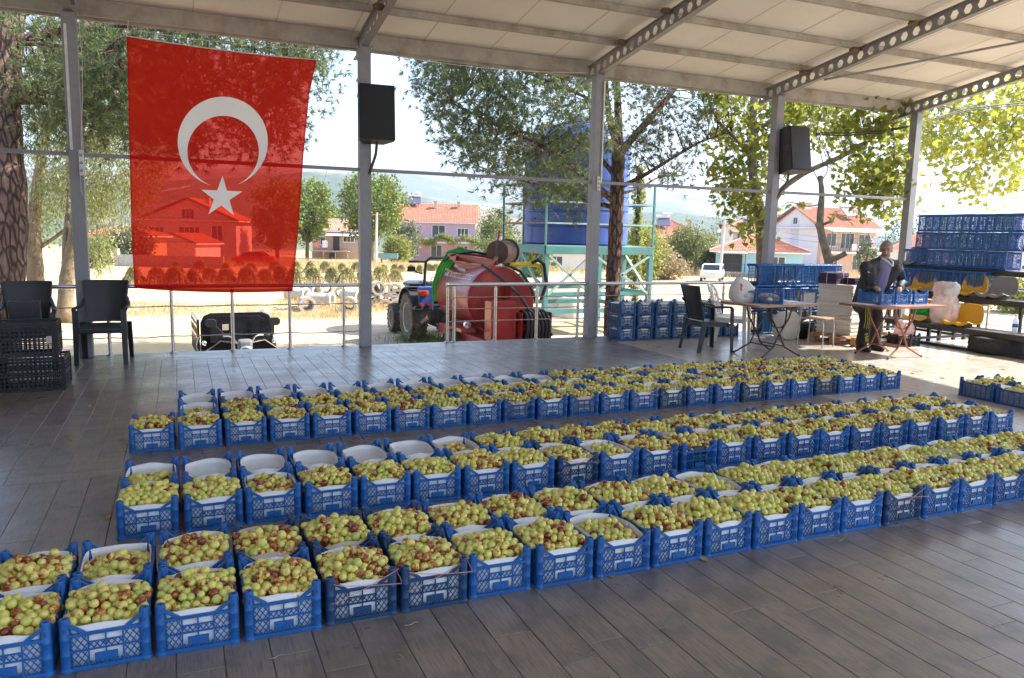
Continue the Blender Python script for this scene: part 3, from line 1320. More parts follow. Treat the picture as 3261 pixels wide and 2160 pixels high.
def make_fruit():
    A = np.array([f[:6] for f in FR])
    lay = np.array([f[7] for f in FR])
    labs = [f[6] for f in FR]
    d = np.linalg.norm(A[:, :3] - CAMP, axis=1)
    u, v, dep = proj(A[:, :3])
    inv = (u > 0) & (u < CW) & (v > 0) & (v < CH) & (lay == 0)
    order = np.argsort(np.where(inv, d / A[:, 5], 1e9))[:300]
    single = set(order.tolist())
    # single fruits: shared meshes of different ripeness
    Vh, Fh = fruit_shape(14, 9)
    protos = []
    for k in range(14):
        me = bpy.data.meshes.new('jujube')
        Vk = Vh * np.array([1 + .06 * math.sin(k), 1 - .05 * math.sin(k * 2), 1 + .07 * math.cos(k)])
        me.from_pydata(Vk.tolist(), [], Fh.tolist())
        me.polygons.foreach_set('use_smooth', np.ones(len(Fh), bool))
        for an, val in (('ripe', k / 13 * .86), ('hue', (k * .37) % 1)):
            a = me.attributes.new(an, 'FLOAT', 'POINT')
            a.data.foreach_set('value', np.full(len(Vk), val, np.float32))
        me.materials.append(JUJ)
        protos.append(me)
    q = random.Random(5)
    for i in order:
        k = min(13, int(round(A[i, 3] / .86 * 13)))
        o = ob('jujube', protos[k], None, A[i, :3])
        o.scale = (A[i, 5],) * 3
        o.rotation_euler = (q.uniform(-1, 1), q.uniform(-1, 1), q.uniform(0, 6.28))
        tag(o, 'jujube heaped in ' + labs[i].replace('blue crate', 'crate').replace('dark crate', 'crate'), 'jujube', 'jujubes in the ' + labs[i])
    rest = np.array([i for i in range(len(A)) if i not in single])
    B = A[rest]
    dist = d[rest]
    Vs, Fs, rp, hu = [], [], [], []
    o_ = 0
    for lo, hi, ns, nr in ((0, 4.6, 12, 7), (4.6, 6.2, 9, 6), (6.2, 99, 7, 5)):
        S = B[(dist >= lo) & (dist < hi)]
        if not len(S):
            continue
        V0, F0 = fruit_shape(ns, nr)
        g = np.random.default_rng(3)
        Q = g.normal(size=(len(S), 4))
        Q /= np.linalg.norm(Q, axis=1, keepdims=True)
        w, x, y, z = Q.T
        Rm = np.stack([1 - 2 * (y * y + z * z), 2 * (x * y - z * w), 2 * (x * z + y * w), 2 * (x * y + z * w), 1 - 2 * (x * x + z * z), 2 * (y * z - x * w),
                       2 * (x * z - y * w), 2 * (y * z + x * w), 1 - 2 * (x * x + y * y)], -1).reshape(-1, 3, 3)
        sc = S[:, 5, None, None] * (1 + g.uniform(-.06, .06, (len(S), 1, 3)))
        W = np.einsum('nij,nkj->nki', Rm, V0[None] * sc) + S[:, None, :3]
        Vs.append(W.reshape(-1, 3))
        Fs.append((F0[None] + (np.arange(len(S)) * len(V0))[:, None, None]).reshape(-1, 3) + o_)
        rp.append(np.repeat(S[:, 3], len(V0)))
        hu.append(np.repeat(S[:, 4], len(V0)))
        o_ += len(S) * len(V0)
    o = big('jujubes', np.concatenate(Vs), np.concatenate(Fs), JUJ, smooth=True, attrs={'ripe': np.concatenate(rp), 'hue': np.concatenate(hu)})
    tag(o, 'green and red-brown jujubes heaped in all the lined crates', 'jujubes', kind='stuff')
    print('fruit', len(A), 'tris', len(o.data.polygons))


make_fruit()
# ------------------------------------------------------------------ red flag with white crescent and star
def flag_mat():
    m, nt, out = newmat('flag_cloth')
    uv = nd(nt, 'ShaderNodeUVMap', uv_map='px').outputs[0]
    sep = nd(nt, 'ShaderNodeSeparateXYZ')
    nt.links.new(uv, sep.inputs[0])
    u, v = sep.outputs[0], sep.outputs[1]        # photo pixels / 1000

    def circ(cx, cy_, r_):
        a = math_(nt, 'SUBTRACT', u, cx)
        b = math_(nt, 'SUBTRACT', v, cy_)
        d = math_(nt, 'SQRT', math_(nt, 'ADD', math_(nt, 'MULTIPLY', a, a), math_(nt, 'MULTIPLY', b, b)))
        return math_(nt, 'LESS_THAN', d, r_)
    cres = math_(nt, 'MULTIPLY', circ(.7095, .4520, .1435), math_(nt, 'SUBTRACT', 1., circ(.7105, .4830, .1140)))
    a = math_(nt, 'SUBTRACT', u, .7062)
    b = math_(nt, 'SUBTRACT', .6285, v)
    r_ = math_(nt, 'SQRT', math_(nt, 'ADD', math_(nt, 'MULTIPLY', a, a), math_(nt, 'MULTIPLY', b, b)))
    an = math_(nt, 'PINGPONG', math_(nt, 'ADD', math_(nt, 'ARCTAN2', a, b), 2 * math.pi * 2 - .04), math.pi / 5)
    star = math_(nt, 'LESS_THAN', math_(nt, 'MULTIPLY', r_, math_(nt, 'COSINE', math_(nt, 'SUBTRACT', an, R(72)))), .0685 * math.cos(R(72)))
    wh = math_(nt, 'MAXIMUM', cres, star)
    hem = nd(nt, 'ShaderNodeAttribute', attribute_name='hem').outputs['Fac']
    col = mixc(nt, (.66, .022, .014), (.80, .78, .74), wh)
    col = mixc(nt, col, (.40, .008, .010), hem)
    tcol = mixc(nt, (1., .20, .14), (.9, .9, .86), wh)
    df = nd(nt, 'ShaderNodeBsdfDiffuse')
    tl = nd(nt, 'ShaderNodeBsdfTranslucent')
    tr = nd(nt, 'ShaderNodeBsdfTransparent')
    nt.links.new(col, df.inputs[0])
    nt.links.new(col, tl.inputs[0])
    nt.links.new(tcol, tr.inputs[0])
    wv = noise(nt, uv, 900, 2)
    m1 = nd(nt, 'ShaderNodeMixShader')
    m1.inputs[0].default_value = .55
    nt.links.new(df.outputs[0], m1.inputs[1])
    nt.links.new(tl.outputs[0], m1.inputs[2])
    m2 = nd(nt, 'ShaderNodeMixShader')
    see = math_(nt, 'MULTIPLY', math_(nt, 'SUBTRACT', maprange(nt, wv, .3, .7, .26, .34), math_(nt, 'MULTIPLY', wh, .30)), math_(nt, 'SUBTRACT', 1., math_(nt, 'MULTIPLY', hem, .85)))
    nt.links.new(see, m2.inputs[0])
    nt.links.new(m1.outputs[0], m2.inputs[1])
    nt.links.new(tr.outputs[0], m2.inputs[2])
    nt.links.new(m2.outputs[0], out.inputs[0])
    return m


def make_flag():
    nu, nv = 72, 96
    L = [(403, 115), (408, 300), (413, 500), (418, 730), (428, 918)]
    Rr = [(1008, 192), (985, 300), (966, 500), (950, 730), (932, 928)]

    def edge(E, t):
        ts = np.linspace(0, 1, len(E))
        return np.array([np.interp(t, ts, [e[0] for e in E]), np.interp(t, ts, [e[1] for e in E])])
    V, UV, hem = [], [], []
    for j in range(nv + 1):
        t = j / nv
        a, b = edge(L, t), edge(Rr, t)
        for i in range(nu + 1):
            s = i / nu
            p = a + (b - a) * s
            p[1] += 4 * s * (1 - s) * (6 * (1 - t) + 8 * max(0, t - .9) / .1)
            y = 10.36 + .02 * t
            # creases fanning out from the two tied lower corners
            for cx, cy_, w in ((428, 918, 1), (932, 928, 1)):
                dx, dy = p[0] - cx, cy_ - p[1]
                rr = math.hypot(dx, dy)
                an = math.atan2(dy, abs(dx) + 1e-6)
                fade = math.exp(-rr / 170) * min(1, rr / 25)
                y += .022 * fade * (abs(math.sin(an * 9.5 + cx)) ** .5 - .6)
            y += .012 * math.sin(s * 17 + 1.5 * math.sin(t * 4)) * (.3 + .7 * t) + .010 * math.sin(s * 5 + t * 3)
            V.append(aty(p[0], p[1], y))
            UV.append((p[0] / 1000, p[1] / 1000))
            hem.append(1.0 if (i < 1 or i > nu - 1 or j > nv - 2 or j < 1) else 0.0)
    b_ = nu + 1
    F = [(j * b_ + i, j * b_ + i + 1, (j + 1) * b_ + i + 1, (j + 1) * b_ + i) for j in range(nv) for i in range(nu)]
    c = np.mean(V, axis=0)
    t = thing('flag', 'large red flag with white crescent and star hung from the eave', 'flag', (c[0], 10.38, .8))
    o = big('cloth', np.array(V) - np.array([c[0], 10.38, .8]), F, flag_mat(), t, smooth=True, attrs={'hem': hem})
    uvl = o.data.uv_layers.new(name='px')
    vi = np.zeros(len(o.data.loops), np.int32)
    o.data.loops.foreach_get('vertex_index', vi)
    uvl.data.foreach_set('uv', np.array(UV, np.float32)[vi].ravel())
    off = np.array([c[0], 10.38, .8])
    cord = M('white_cord', (.75, .73, .68), .8)
    tl_, tr_ = aty(403, 115, 10.36) - off, aty(1008, 192, 10.36) - off
    MB().tube([tl_, tl_ + [.02, .2, .22]], .004, 5).build('tie_cord', cord, t)
    MB().tube([tr_, tr_ + [.05, .25, .25]], .004, 5).build('tie_cord', cord, t)
    sl_ = [aty(403 + (1008 - 403) * k / 12, 115 + 77 * k / 12 + 4 * (k / 12) * (1 - k / 12) * 6, 10.357) - off for k in range(13)]
    MB().tube(sl_, .007, 6).build('header_tape', cord, t)


make_flag()

# ------------------------------------------------------------------ loudspeakers
BLK = M('black_speaker_box', (.012, .012, .014), .55, var=.3, scale=30, bmp=.15, bscale=300)
GRILLE = M('black_grille', (.016, .016, .018), .45, metal=.3, var=.5, scale=260, bmp=.5, bscale=420)
RUSTY = M('rusty_bracket', (.10, .075, .06), .75, var=.5, scale=14, dirt=.8, dirtc=(.16, .07, .03))


def make_speaker(label, loc, rz, tilt, w, h, d, arm, handle=True):
    t = thing('loudspeaker', label, 'speaker', loc, rz)
    poly = [(-w / 2, 0), (w / 2, 0), (w / 2 - .0, d * .35), (w * .30, d), (-w * .30, d), (-w / 2, d * .35)]
    Tm = np.eye(4)
    ct, st = math.cos(tilt), math.sin(tilt)
    Tm[:3, :3] = np.array([[1, 0, 0], [0, ct, -st], [0, st, ct]])
    MB().prism(poly, -h / 2, h / 2, Tm).build('cabinet', BLK, t, bevel=.012)
    g = MB().add([(x, -.006 - .012 * math.cos(x / w * 2.4), z) for x in np.linspace(-w / 2 + .015, w / 2 - .015, 9) for z in np.linspace(-h / 2 + .02, h / 2 - .02, 2)],
                 [(2 * i, 2 * i + 2, 2 * i + 3, 2 * i + 1) for i in range(8)], Tm)
    g.build('grille', GRILLE, t, True)
    if handle:
        for s in (-1, 1):
            hm = MB()
            T2 = Tm @ np.array([[0, 0, s * 1., s * (w / 2 + .002)], [0, 1, 0, d * .2], [1, 0, 0, 0.02], [0, 0, 0, 1]])
            hm.lathe([(.001, -.002), (.055, -.002), (.06, .004), (.045, .005), (.04, -.001), (.001, -.0015)], 14, T2)
            hm.build('handle_cup', M('black_plastic', (.02, .02, .022), .4), t, True)
    mb = MB()
    mb.tube([np.array(p) for p in arm], .02, 8)
    mb.build('wall_bracket', RUSTY, t, True)
    return t


c1 = (aty(1145, 260, 10.1) + aty(1263, 266, 10.1) + aty(1257, 449, 10.1) + aty(1141, 448, 10.1)) / 4
make_speaker('black loudspeaker facing the floor on the post right of the flag', c1, R(-4), R(-5), .465, .71, .36,
             [(.03, .18, -.30), (.02, .26, -.52), (-.06, .30, -.78)], False)
c2 = np.array([9.60, 10.10, 3.12])
make_speaker('black loudspeaker seen three-quarter on the post near the plane tree', c2, R(3), R(-9), .46, .74, .38,
             [(.02, .22, -.30), (.0, .25, -.55), (-.16, .34, -.86)])


# ------------------------------------------------------------------ small fittings on the pavilion
def make_fittings():
    wp = M('white_plastic', (.72, .71, .68), .45)
    for (px, py0, py1, x, nm) in ((257, 478, 560, PX[2], 'white socket strip on the leftmost post'), (1906, 563, 607, PX[4], 'white socket strip on the post beside the pine')):
        a, b = aty(px, py0, 10.39), aty(px, py1, 10.39)
        t = thing('socket_strip', nm, 'socket', (a[0], 10.39, b[2]))
        h = a[2] - b[2]
        MB().bx(-.026, .026, -.014, .012, 0, h).build('housing', wp, t, bevel=.006)
        for k in range(3):
            MB().lathe([(.001, -.001), (.016, -.001), (.018, .002), (.015, .003), (.001, .0005)], 12,
                       np.array([[1, 0, 0, 0], [0, 0, -1, -.0145], [0, 1, 0, h * (.2 + .3 * k)], [0, 0, 0, 1]])).build('socket', M('socket_grey', (.3, .3, .3), .5), t, True)
    t = tag(MB().bx(-.014, .014, -.01, .01, 2.45, 3.85).build('cable_trunking', wp, loc=(PX[2] - .035, PY - .088, 0)),
            'long white cable trunking on the leftmost post', 'trunking')
    t = tag(MB().bx(-.012, .012, -.01, .01, 2.4, 3.9).build('cable_trunking', wp, loc=(PX[4] + .06, PY - .088, 0)),
            'long white cable trunking on the post beside the pine', 'trunking')
    # dangling wire on the leftmost post
    pts = [aty(x, y, 10.385) for x, y in ((238, 60), (252, 75), (262, 200), (262, 330), (258, 430), (261, 520), (256, 560), (258, 610), (265, 622))]
    tag(MB().tube(pts, .004, 5).build('loose_wire', M('white_wire', (.6, .58, .55), .6), smooth=True), 'white loose wire hanging down the leftmost post', 'wire')
    # black cables sagging to the right end
    for k, dy in enumerate((0, .05)):
        pts = [aty(2600, 424 + 6 * k, 10.7), aty(2690, 424 + 8 * k, 10.72), aty(2800, 418 + 6 * k, 10.72), aty(2890, 402 + 3 * k, 10.72)]
        e = atx(2960, 382 + 4 * k, 13.3)
        f = atx(3080, 345 + 6 * k, 14.2)
        g = atx(3270, 326 + 7 * k, 15.6)
        P = np.array(pts + [e, f, g])
        ts = np.linspace(0, len(P) - 1, 40)
        Q = np.stack([np.interp(ts, range(len(P)), P[:, i]) for i in range(3)], -1)
        tag(MB().tube(Q, .014, 6).build('power_cable', M('black_rubber', (.012, .012, .012), .6), smooth=True),
            'black power cable sagging past the right corner post, %s of two' % ('upper', 'lower')[k], 'cable')
    # line slung under the eave
    for a, b, lab in (((1240, 175), (1868, 232), 'thin white line slung under the eave before the pine'), ((440, 98), (1150, 160), 'thin white line slung under the eave above the flag')):
        P = []
        for k in range(21):
            u = k / 20
            p = aty(a[0] + (b[0] - a[0]) * u, a[1] + (b[1] - a[1]) * u + 4 * u * (1 - u) * 14, 10.55)
            P.append(p)
        tag(MB().tube(P, .005, 5).build('slack_line', M('white_wire', (.6, .58, .55), .6), smooth=True), lab, 'line')
    # mud nests on the purlins
    mud = M('mud_nest', (.20, .14, .09), .95, var=.4, scale=40, bmp=.8, bscale=90)
    q = random.Random(2)
    for i, (px, py, lab) in enumerate(((2925, 187, 'round mud nest hanging on the wind brace'), (3235, 123, 'round mud nest on the wind brace at the right edge'),
                                       (2560, 232, 'mud smear nest where a purlin meets the fourth rafter'), (2722, 160, 'mud nest on the fourth rafter, midway up'),
                                       (2910, 75, 'mud nest high on the fourth rafter'), (1978, 135, 'mud nest where a purlin meets the third rafter'),
                                       (2122, 35, 'mud nest high on the third rafter'), (1207, 22, 'rusty mud nest on the second rafter'))):
        x = {0: 11.1, 1: 12.0, 2: 9.33, 3: 9.33, 4: 9.33, 5: 5.84, 6: 5.84, 7: 2.28}[i]
        p = atx(px, py, x)
        V, F = icos(12, 8)
        V = V * np.array([.085, .075, .07 if i < 2 else .04]) * (1 + .12 * np.array([[q.uniform(-1, 1)] for _ in V]))
        V[:, 2] = np.minimum(V[:, 2], .045)
        tag(MB().add(V, F.tolist()).build('mud_nest', mud, None, 2, loc=p), lab, 'nest', 'mud nests under the roof')


make_fittings()

# ------------------------------------------------------------------ resin armchairs
def make_chair(label, loc, rz, col, weave=True):
    """faces local -Y"""
    mt_ = M('resin_' + ('white' if col[0] > .3 else 'charcoal'), col, .42, var=.08, scale=8, bmp=.06, bscale=150)
    t = thing('resin_armchair', label, 'chair', loc, rz)
    sw_, sd = .46, .44
    xs, ys = np.linspace(-1, 1, 13), np.linspace(-1, 1, 11)
    G = np.array([[(x * (sw_ / 2 - .02 * (y > .6)), y * sd / 2, .43 - .014 * (1 - x * x) * (1 - y * y) - .02 * (y < -.9) + .008 * y) for y in ys] for x in xs])
    MB().sheet(G, -.022, (0, 0, 1)).build('seat', mt_, t, True)
    ap = MB()
    ap.bx(-.22, .22, -.222, -.205, .36, .405).bx(-.22, .22, .205, .222, .36, .405).bx(-.226, -.21, -.21, .21, .36, .405).bx(.21, .226, -.21, .21, .36, .405)
    ap.build('seat_apron', mt_, t, bevel=.006)
    # back: curved, tapering upward, leaning away

    def bp(x, z):
        lean = .235 + (z - .45) * .27
        hw = .19 + .05 * (z - .45) / .5
        return (x * hw, lean - .045 * x * x, z)
    zs = np.linspace(.45, .93, 14)
    if weave:
        G = np.array([[bp(x, z) for z in zs] for x in np.linspace(-1, 1, 15)])
        br = MB().sheet(G, .018)
        br.build('backrest', mt_, t, True)
        wv = MB()
        for i in range(9):
            for j in range(10):
                x = -.72 + 1.44 * (i + .5 * (j % 2)) / 8.5
                z = .50 + .36 * j / 9
                c = np.array(bp(x, z))
                for (dx, dz) in ((0, 0),):
                    V = [c + [-.020, -.0015, 0], c + [0, -.0015, -.020], c + [.020, -.0015, 0], c + [0, -.0015, .020], c + [0, -.009, 0]]
                    wv.add(V, [(0, 1, 4), (1, 2, 4), (2, 3, 4), (3, 0, 4)])
        wv.build('weave_pattern', mt_, t)
        fr = MB()
        for s in (-1, 1):
            fr.tube([np.array(bp(s, z)) + [0, .002, 0] for z in zs], .016, 6)
        fr.tube([np.array(bp(x, .925)) for x in np.linspace(-1, 1, 9)], .017, 6)
        fr.build('back_frame', mt_, t, True)
    else:
        fr = MB()
        arch = [bp(-1, z) for z in np.linspace(.45, .80, 6)] + [(.24 * math.sin(a), bp(0, .80 + .11 * math.cos(a))[1] - .03 * math.sin(a) ** 2, .80 + .11 * math.cos(a)) for a in np.linspace(-1.4, 1.4, 11)] + [bp(1, z) for z in np.linspace(.80, .45, 6)]
        fr.tube(arch, .018, 8)
        fr.build('back_frame', mt_, t, True)
        for x in np.linspace(-.66, .66, 6):
            sl_ = MB()
            zz = np.linspace(.45, .885 - .05 * abs(x), 5)
            G = np.array([[np.array(bp(x, z)) + [dx, 0, 0] for z in zz] for dx in (-.018, .018)])
            sl_.sheet(G, .01)
            sl_.build('back_slat', mt_, t, True)
    for s in (-1, 1):
        a = MB().tube([(s * .222, .30, .74), (s * .245, .22, .665), (s * .258, .08, .645), (s * .262, -.10, .645), (s * .262, -.20, .64), (s * .258, -.235, .61)], [.02, .024, .026, .027, .026, .02], 8, flat=.6)
        a.build('armrest', mt_, t, True)
        for yy, top, yb in ((-.215, .63, -.245), (.20, .45, .275)):
            lg = MB()
            P0, P1 = np.array([s * .245, yy, top]), np.array([s * .25, yb, .0012])
            x_, y_, _ = basis(P1 - P0)
            sec = [(-.03, -.024), (.03, -.024), (.03, -.012), (-.014, -.012), (-.014, .03), (-.03, .03)]
            V = []
            for e, sc in ((P0, 1.0), ((P0 + P1) / 2, .95), (P1, .8)):
                for a_, b_ in sec:
                    V.append(e + np.array([-s * a_, (b_ if yy < 0 else -b_), 0]) * sc)
            F = [(i + 6 * k, (i + 1) % 6 + 6 * k, (i + 1) % 6 + 6 * (k + 1), i + 6 * (k + 1)) for k in range(2) for i in range(6)]
            F += [tuple(range(6))[::-1], tuple(range(12, 18))]
            lg.add(V, F).build('leg', mt_, t)
    return t


CHAR = (.022, .023, .026)
make_chair('charcoal resin armchair standing right of the black crates', (-.83, 10.04, 0), R(-4), CHAR)
make_chair('charcoal resin armchair behind the stacked black crates', (-1.56, 9.88, 0), R(6), CHAR)
make_chair('charcoal resin armchair left of the folding table', (6.93, 8.86, 0), R(84), CHAR)
make_chair('white resin armchair with slatted back by the folding table', (7.62, 9.19, 0), R(42), (.74, .72, .67), False)
bk = tag(MB().box((0, 0, .16), (.30, .20, .32)).build('black_box', M('black_plastic', (.02, .02, .022), .4), None, bevel=.01, loc=(-1.57, 9.82, .43), rz=.1),
         'black box standing on the chair behind the black crates', 'box')


# ------------------------------------------------------------------ black storage crates
def black_crate(label, loc, rz):
    m_ = M('black_crate_plastic', (.010, .010, .011), .5, var=.3, scale=10)
    t = thing('storage_crate', label, 'crate', loc, rz, 'black storage crates at the left')
    W, Dp, H = .58, .40, .325
    for nm, hw, off, rot in (('end_wall', Dp / 2, W / 2, 1), ('side_wall', W / 2, Dp / 2, 0)):
        for s in (-1, 1):
            mb = MB()
            for z, w in ((H - .012, .024), (.012, .024), (H * .5, .016)):
                strip(mb, (-hw, z), (hw, z), w, 0, .014 if w > .02 else .008)
            n = 15 if rot == 0 else 10
            for k in range(n + 1):
                x = -hw + .004 + (2 * hw - .008) * k / n
                strip(mb, (x, .02), (x, H - .02), .020 if k in (0, n // 2, n) else .012, 0, .008)
            for k in range(1, 9):
                z = H * k / 9
                strip(mb, (-hw, z), (hw, z), .013, 0, .0075)
            o = mb.build(nm, m_, t)
            o.location = (s * (off - .007), 0, 0) if rot else (0, s * (off - .007), 0)
            o.rotation_euler[2] = math.pi / 2 if rot else 0
    b_ = MB().bx(-W / 2 + .012, W / 2 - .012, -Dp / 2 + .012, Dp / 2 - .012, .002, .008)
    b_.build('base', m_, t)
    for sx in (-1, 1):
        for sy in (-1, 1):
            MB().bx(-.016, .016, -.016, .016, .0, H + .004).build('corner_post', m_, t, loc=(sx * (W / 2 - .015), sy * (Dp / 2 - .015), 0), bevel=.004)
    return t


black_crate('black perforated storage crate on the floor, bottom right of its stack', (-1.33, 8.585, .001), R(-1))
black_crate('black perforated storage crate on top of the right-hand stack', (-1.39, 8.60, .331), R(2))
black_crate('black perforated storage crate on the floor at the left picture edge', (-1.96, 8.62, .001), R(1))
black_crate('black perforated storage crate on top at the left picture edge', (-2.02, 8.62, .331), R(-2))
tag(MB().bx(-.022, .022, -.001, .001, 0, .07).build('price_tag', M('pale_pink_label', (.55, .42, .42), .6), None, loc=(-1.16, 8.392, .46), rz=R(2)),
    'small pale label on the upper black crate', 'label')

# ------------------------------------------------------------------ folding tables
def make_table(label, loc, rz, W, Dp, H, topc, legc, name='folding_table'):
    t = thing(name, label, 'table', loc, rz)
    r_ = .06
    poly = []
    for cx, cy_, a0 in ((W / 2 - r_, Dp / 2 - r_, 0), (-W / 2 + r_, Dp / 2 - r_, 90), (-W / 2 + r_, -Dp / 2 + r_, 180), (W / 2 - r_, -Dp / 2 + r_, 270)):
        for k in range(5):
            a = R(a0 + k * 22.5)
            poly.append((cx + r_ * math.cos(a), cy_ + r_ * math.sin(a)))
    MB().prism(poly, H - .022, H).build('table_top', topc, t)
    rim = [(x, y, H - .014) for x, y in poly]
    edge = MB()
    for a, b in zip(rim, rim[1:] + rim[:1]):
        edge.bar(a, b, .008, .03)
    edge.build('edge_band', legc[1], t)
    # two crossing tube frames with splayed feet, and the fold hoop
    for s in (-1, 1):
        y = s * .22
        for sg in (-1, 1):
            MB().tube([(sg * .21, y, H - .024), (sg * .16, y, H - .2), (0, y + .012 * sg, .30), (-sg * .10, y, .14), (-sg * .34, y + s * .05, .012)], .0125, 8).build('leg', legc[0], t, True)
            MB().add(*[(lambda a: (a[0] * .017 + np.array([-sg * .34, y + s * .05, .0175]), a[1]))(icos(8, 6))][0]).build('foot_cap', M('black_rubber', (.012, .012, .012), .6), t, True)
    for sg in (-1, 1):
        MB().tube([(sg * .11, -.22, .15), (sg * .11, .22, .15)], .009, 8).build('stretcher', legc[0], t, True)
    MB().tube([(-.16, -.16, H - .03), (-.15, -.18, H - .18), (-.12, -.19, H - .29), (-.06, -.19, H - .33), (.06, -.19, H - .33), (.12, -.19, H - .29), (.15, -.18, H - .18), (.16, -.16, H - .03)], .0115, 8).build('brace_hoop', legc[0], t, True)
    return t


BRN = M('brown_steel_tube', (.055, .028, .020), .4, var=.15)
TER = M('terracotta_steel_tube', (.26, .09, .045), .4, var=.12)
EDG = M('wood_edge_band', (.30, .17, .09), .5)
EDG2 = M('brown_edge_band', (.24, .12, .075), .5)
make_table('folding table with worn pale top left of the man', (7.50, 8.27, 0), R(3), 1.16, .74, .735,
           M('worn_laminate', (.50, .44, .37), .5, var=.15, scale=6, dirt=.4, dirtc=(.28, .2, .13)), (BRN, EDG))
make_table('brown folding table the man is working at', (9.22, 7.72, 0), R(2), 1.32, .74, .735, M('brown_laminate', (.36, .22, .17), .4, var=.1, scale=5), (TER, EDG2))
for i, (x, y, rz) in enumerate(((8.98, 7.80, .08), (9.30, 7.79, -.05), (9.62, 7.78, .03))):
    make_crate((x, y, .736), rz, tuple(c * 1.1 for c in BLUE), '%s empty blue crate from left on the table before the man' % ORD[i], 'crates on the brown table')
make_crate((7.38, 8.17, .736), R(52), tuple(c * .8 for c in BLUE), 'blue crate holding a packet on the worn folding table', 'crates on the tables')
# ------------------------------------------------------------------ goods around the tables
def crumple(V, p, amp, seed, freq=5.):
    """rounded-box form with creases"""
    g = np.random.default_rng(seed)
    W = np.sign(V) * np.abs(V) ** p
    d = 0
    for i in range(9):
        k = unit(g, 1)[0] * freq * (1 + .45 * i)
        d = d + (np.abs(np.sin(V @ k + g.uniform(0, 6.28))) - .6) / (1 + .5 * i)
    return W * (1 + amp * d[:, None])


def unit(g, n):
    v = g.normal(size=(n, 3))
    return v / np.linalg.norm(v, axis=1, keepdims=True)


def blob(name, mat, c, s, label, cat, seed=0, amp=.1, freq=3., p=.72, parent=None, n=(44, 28), pinch=0.):
    V, F = icos(*n)
    W = crumple(V, p, amp, seed, freq)
    if pinch:
        zz = np.clip((V[:, 2] - .2) / .8, 0, 1)
        W[:, :2] *= (1 - pinch * zz ** 1.5)[:, None]
    W = W * np.asarray(s)
    W[:, 2] = np.maximum(W[:, 2], -s[2] * .93)
    o = MB().add(W, F.tolist()).build(name, mat, parent, 2, loc=(c[0], c[1], c[2] + s[2] * .93 + .001))
    if label:
        tag(o, label, cat)
    return o


FILM = M('white_polythene', (.78, .77, .75), .3, var=.08, scale=7, trans=.4, bmp=.6, bscale=14)
FILM_P = M('pink_polythene', (.86, .66, .63), .3, var=.15, scale=5, trans=.45, bmp=.6, bscale=14)
blob('white_sack', M('white_woven_sack', (.66, .63, .57), .7, var=.06, scale=6, bmp=.4, bscale=26), (9.0, 9.50, 0), (.21, .15, .235), 'plump white sack on the floor behind the folding table', 'sack', 3, .05, 2.4, .6, pinch=.25)
blob('black_sack', M('black_polythene', (.013, .013, .014), .35, var=.3, bmp=.8, bscale=22), (9.36, 9.62, 0), (.27, .2, .17), 'crumpled black refuse sack beside the white sack', 'sack', 5, .12, 3.4)
for i, (p, e, lab) in enumerate((((9.13, 9.78, .36), (.1, .12, .3), 'grey-green empty crate tilted on the heap behind the school chair'),
                                 ((9.42, 9.72, .33), (.05, -.32, .5), 'dark crate lying askew on the black sack'))):
    make_crate(p, e[2], (.022, .026, .024), lab, 'dark crates behind the school chair', euler=e)


def make_carrier_bag():
    off = np.array([7.10, 8.36, .737])
    t = thing('carrier_bag', 'full white carrier bag with printed lettering on the worn folding table', 'bag', off)
    V, F = icos(48, 32)
    W = crumple(V, .68, .035, 14, 4.) * np.array([.20, .12, .15])
    f = np.clip(V[:, 2], 0, 1) ** 1.3
    W[:, 0] = W[:, 0] * (1 - .62 * f) - .075 * f
    W[:, 1] *= (1 - .7 * f)
    W[:, 2] += .06 * f
    W[:, 2] = np.maximum(W[:, 2], -.135) + .136
    MB().add(W, F.tolist()).build('bag_body', FILM, t, 2)
    for s in (-1, 1):
        MB().tube([(-.13, s * .02, .31), (-.17, s * .03, .37), (-.11, s * .035, .40), (-.04, s * .02, .33)], [.012, .009, .009, .012], 6, flat=.3).build('bag_handle', FILM, t, True)
    return t


CB = make_carrier_bag()


def text_obj(body, size, mat, name='lettering', parent=None, extrude=.0008, shear=0., bold=0.):
    cu = bpy.data.curves.new(name, 'FONT')
    cu.body = body
    cu.size = size
    cu.extrude = extrude
    cu.shear = shear
    cu.offset = bold
    cu.align_x = 'CENTER'
    cu.align_y = 'CENTER'
    o = bpy.data.objects.new(name, cu)
    COL.objects.link(o)
    dg = bpy.context.evaluated_depsgraph_get()
    me = bpy.data.meshes.new_from_object(o.evaluated_get(dg))
    bpy.data.objects.remove(o)
    me.name = name
    me.materials.clear()
    me.materials.append(mat)
    return ob(name, me, parent)


INK = M('navy_print', (.02, .03, .16), .5)


def wrap_print(o, fn):
    """lay a flat print onto a curved surface"""
    n = len(o.data.vertices)
    co = np.zeros(n * 3, np.float32)
    o.data.vertices.foreach_get('co', co)
    co = co.reshape(-1, 3)
    o.data.vertices.foreach_set('co', np.array([fn(*c) for c in co], np.float32).ravel())
    o.data.update()


def bag_surf(u, w, lift):
    """front face of the carrier bag: u along x, w up; found on the bag mesh itself"""
    me = [c for c in CB.children if c.name.startswith('bag_body')][0].data
    global _BAGV
    try:
        _BAGV
    except NameError:
        n = len(me.vertices)
        co = np.zeros(n * 3, np.float32)
        me.vertices.foreach_get('co', co)
        _BAGV = co.reshape(-1, 3)
        _BAGV = _BAGV[_BAGV[:, 1] < .01]
    x, z = u - .0, .12 + w
    d = np.hypot(_BAGV[:, 0] - x, _BAGV[:, 2] - z)
    k = np.argsort(d)[:6]
    y = (_BAGV[k, 1] / (d[k] + .004)).sum() / (1 / (d[k] + .004)).sum()
    return (x, y - .007 - lift, z)


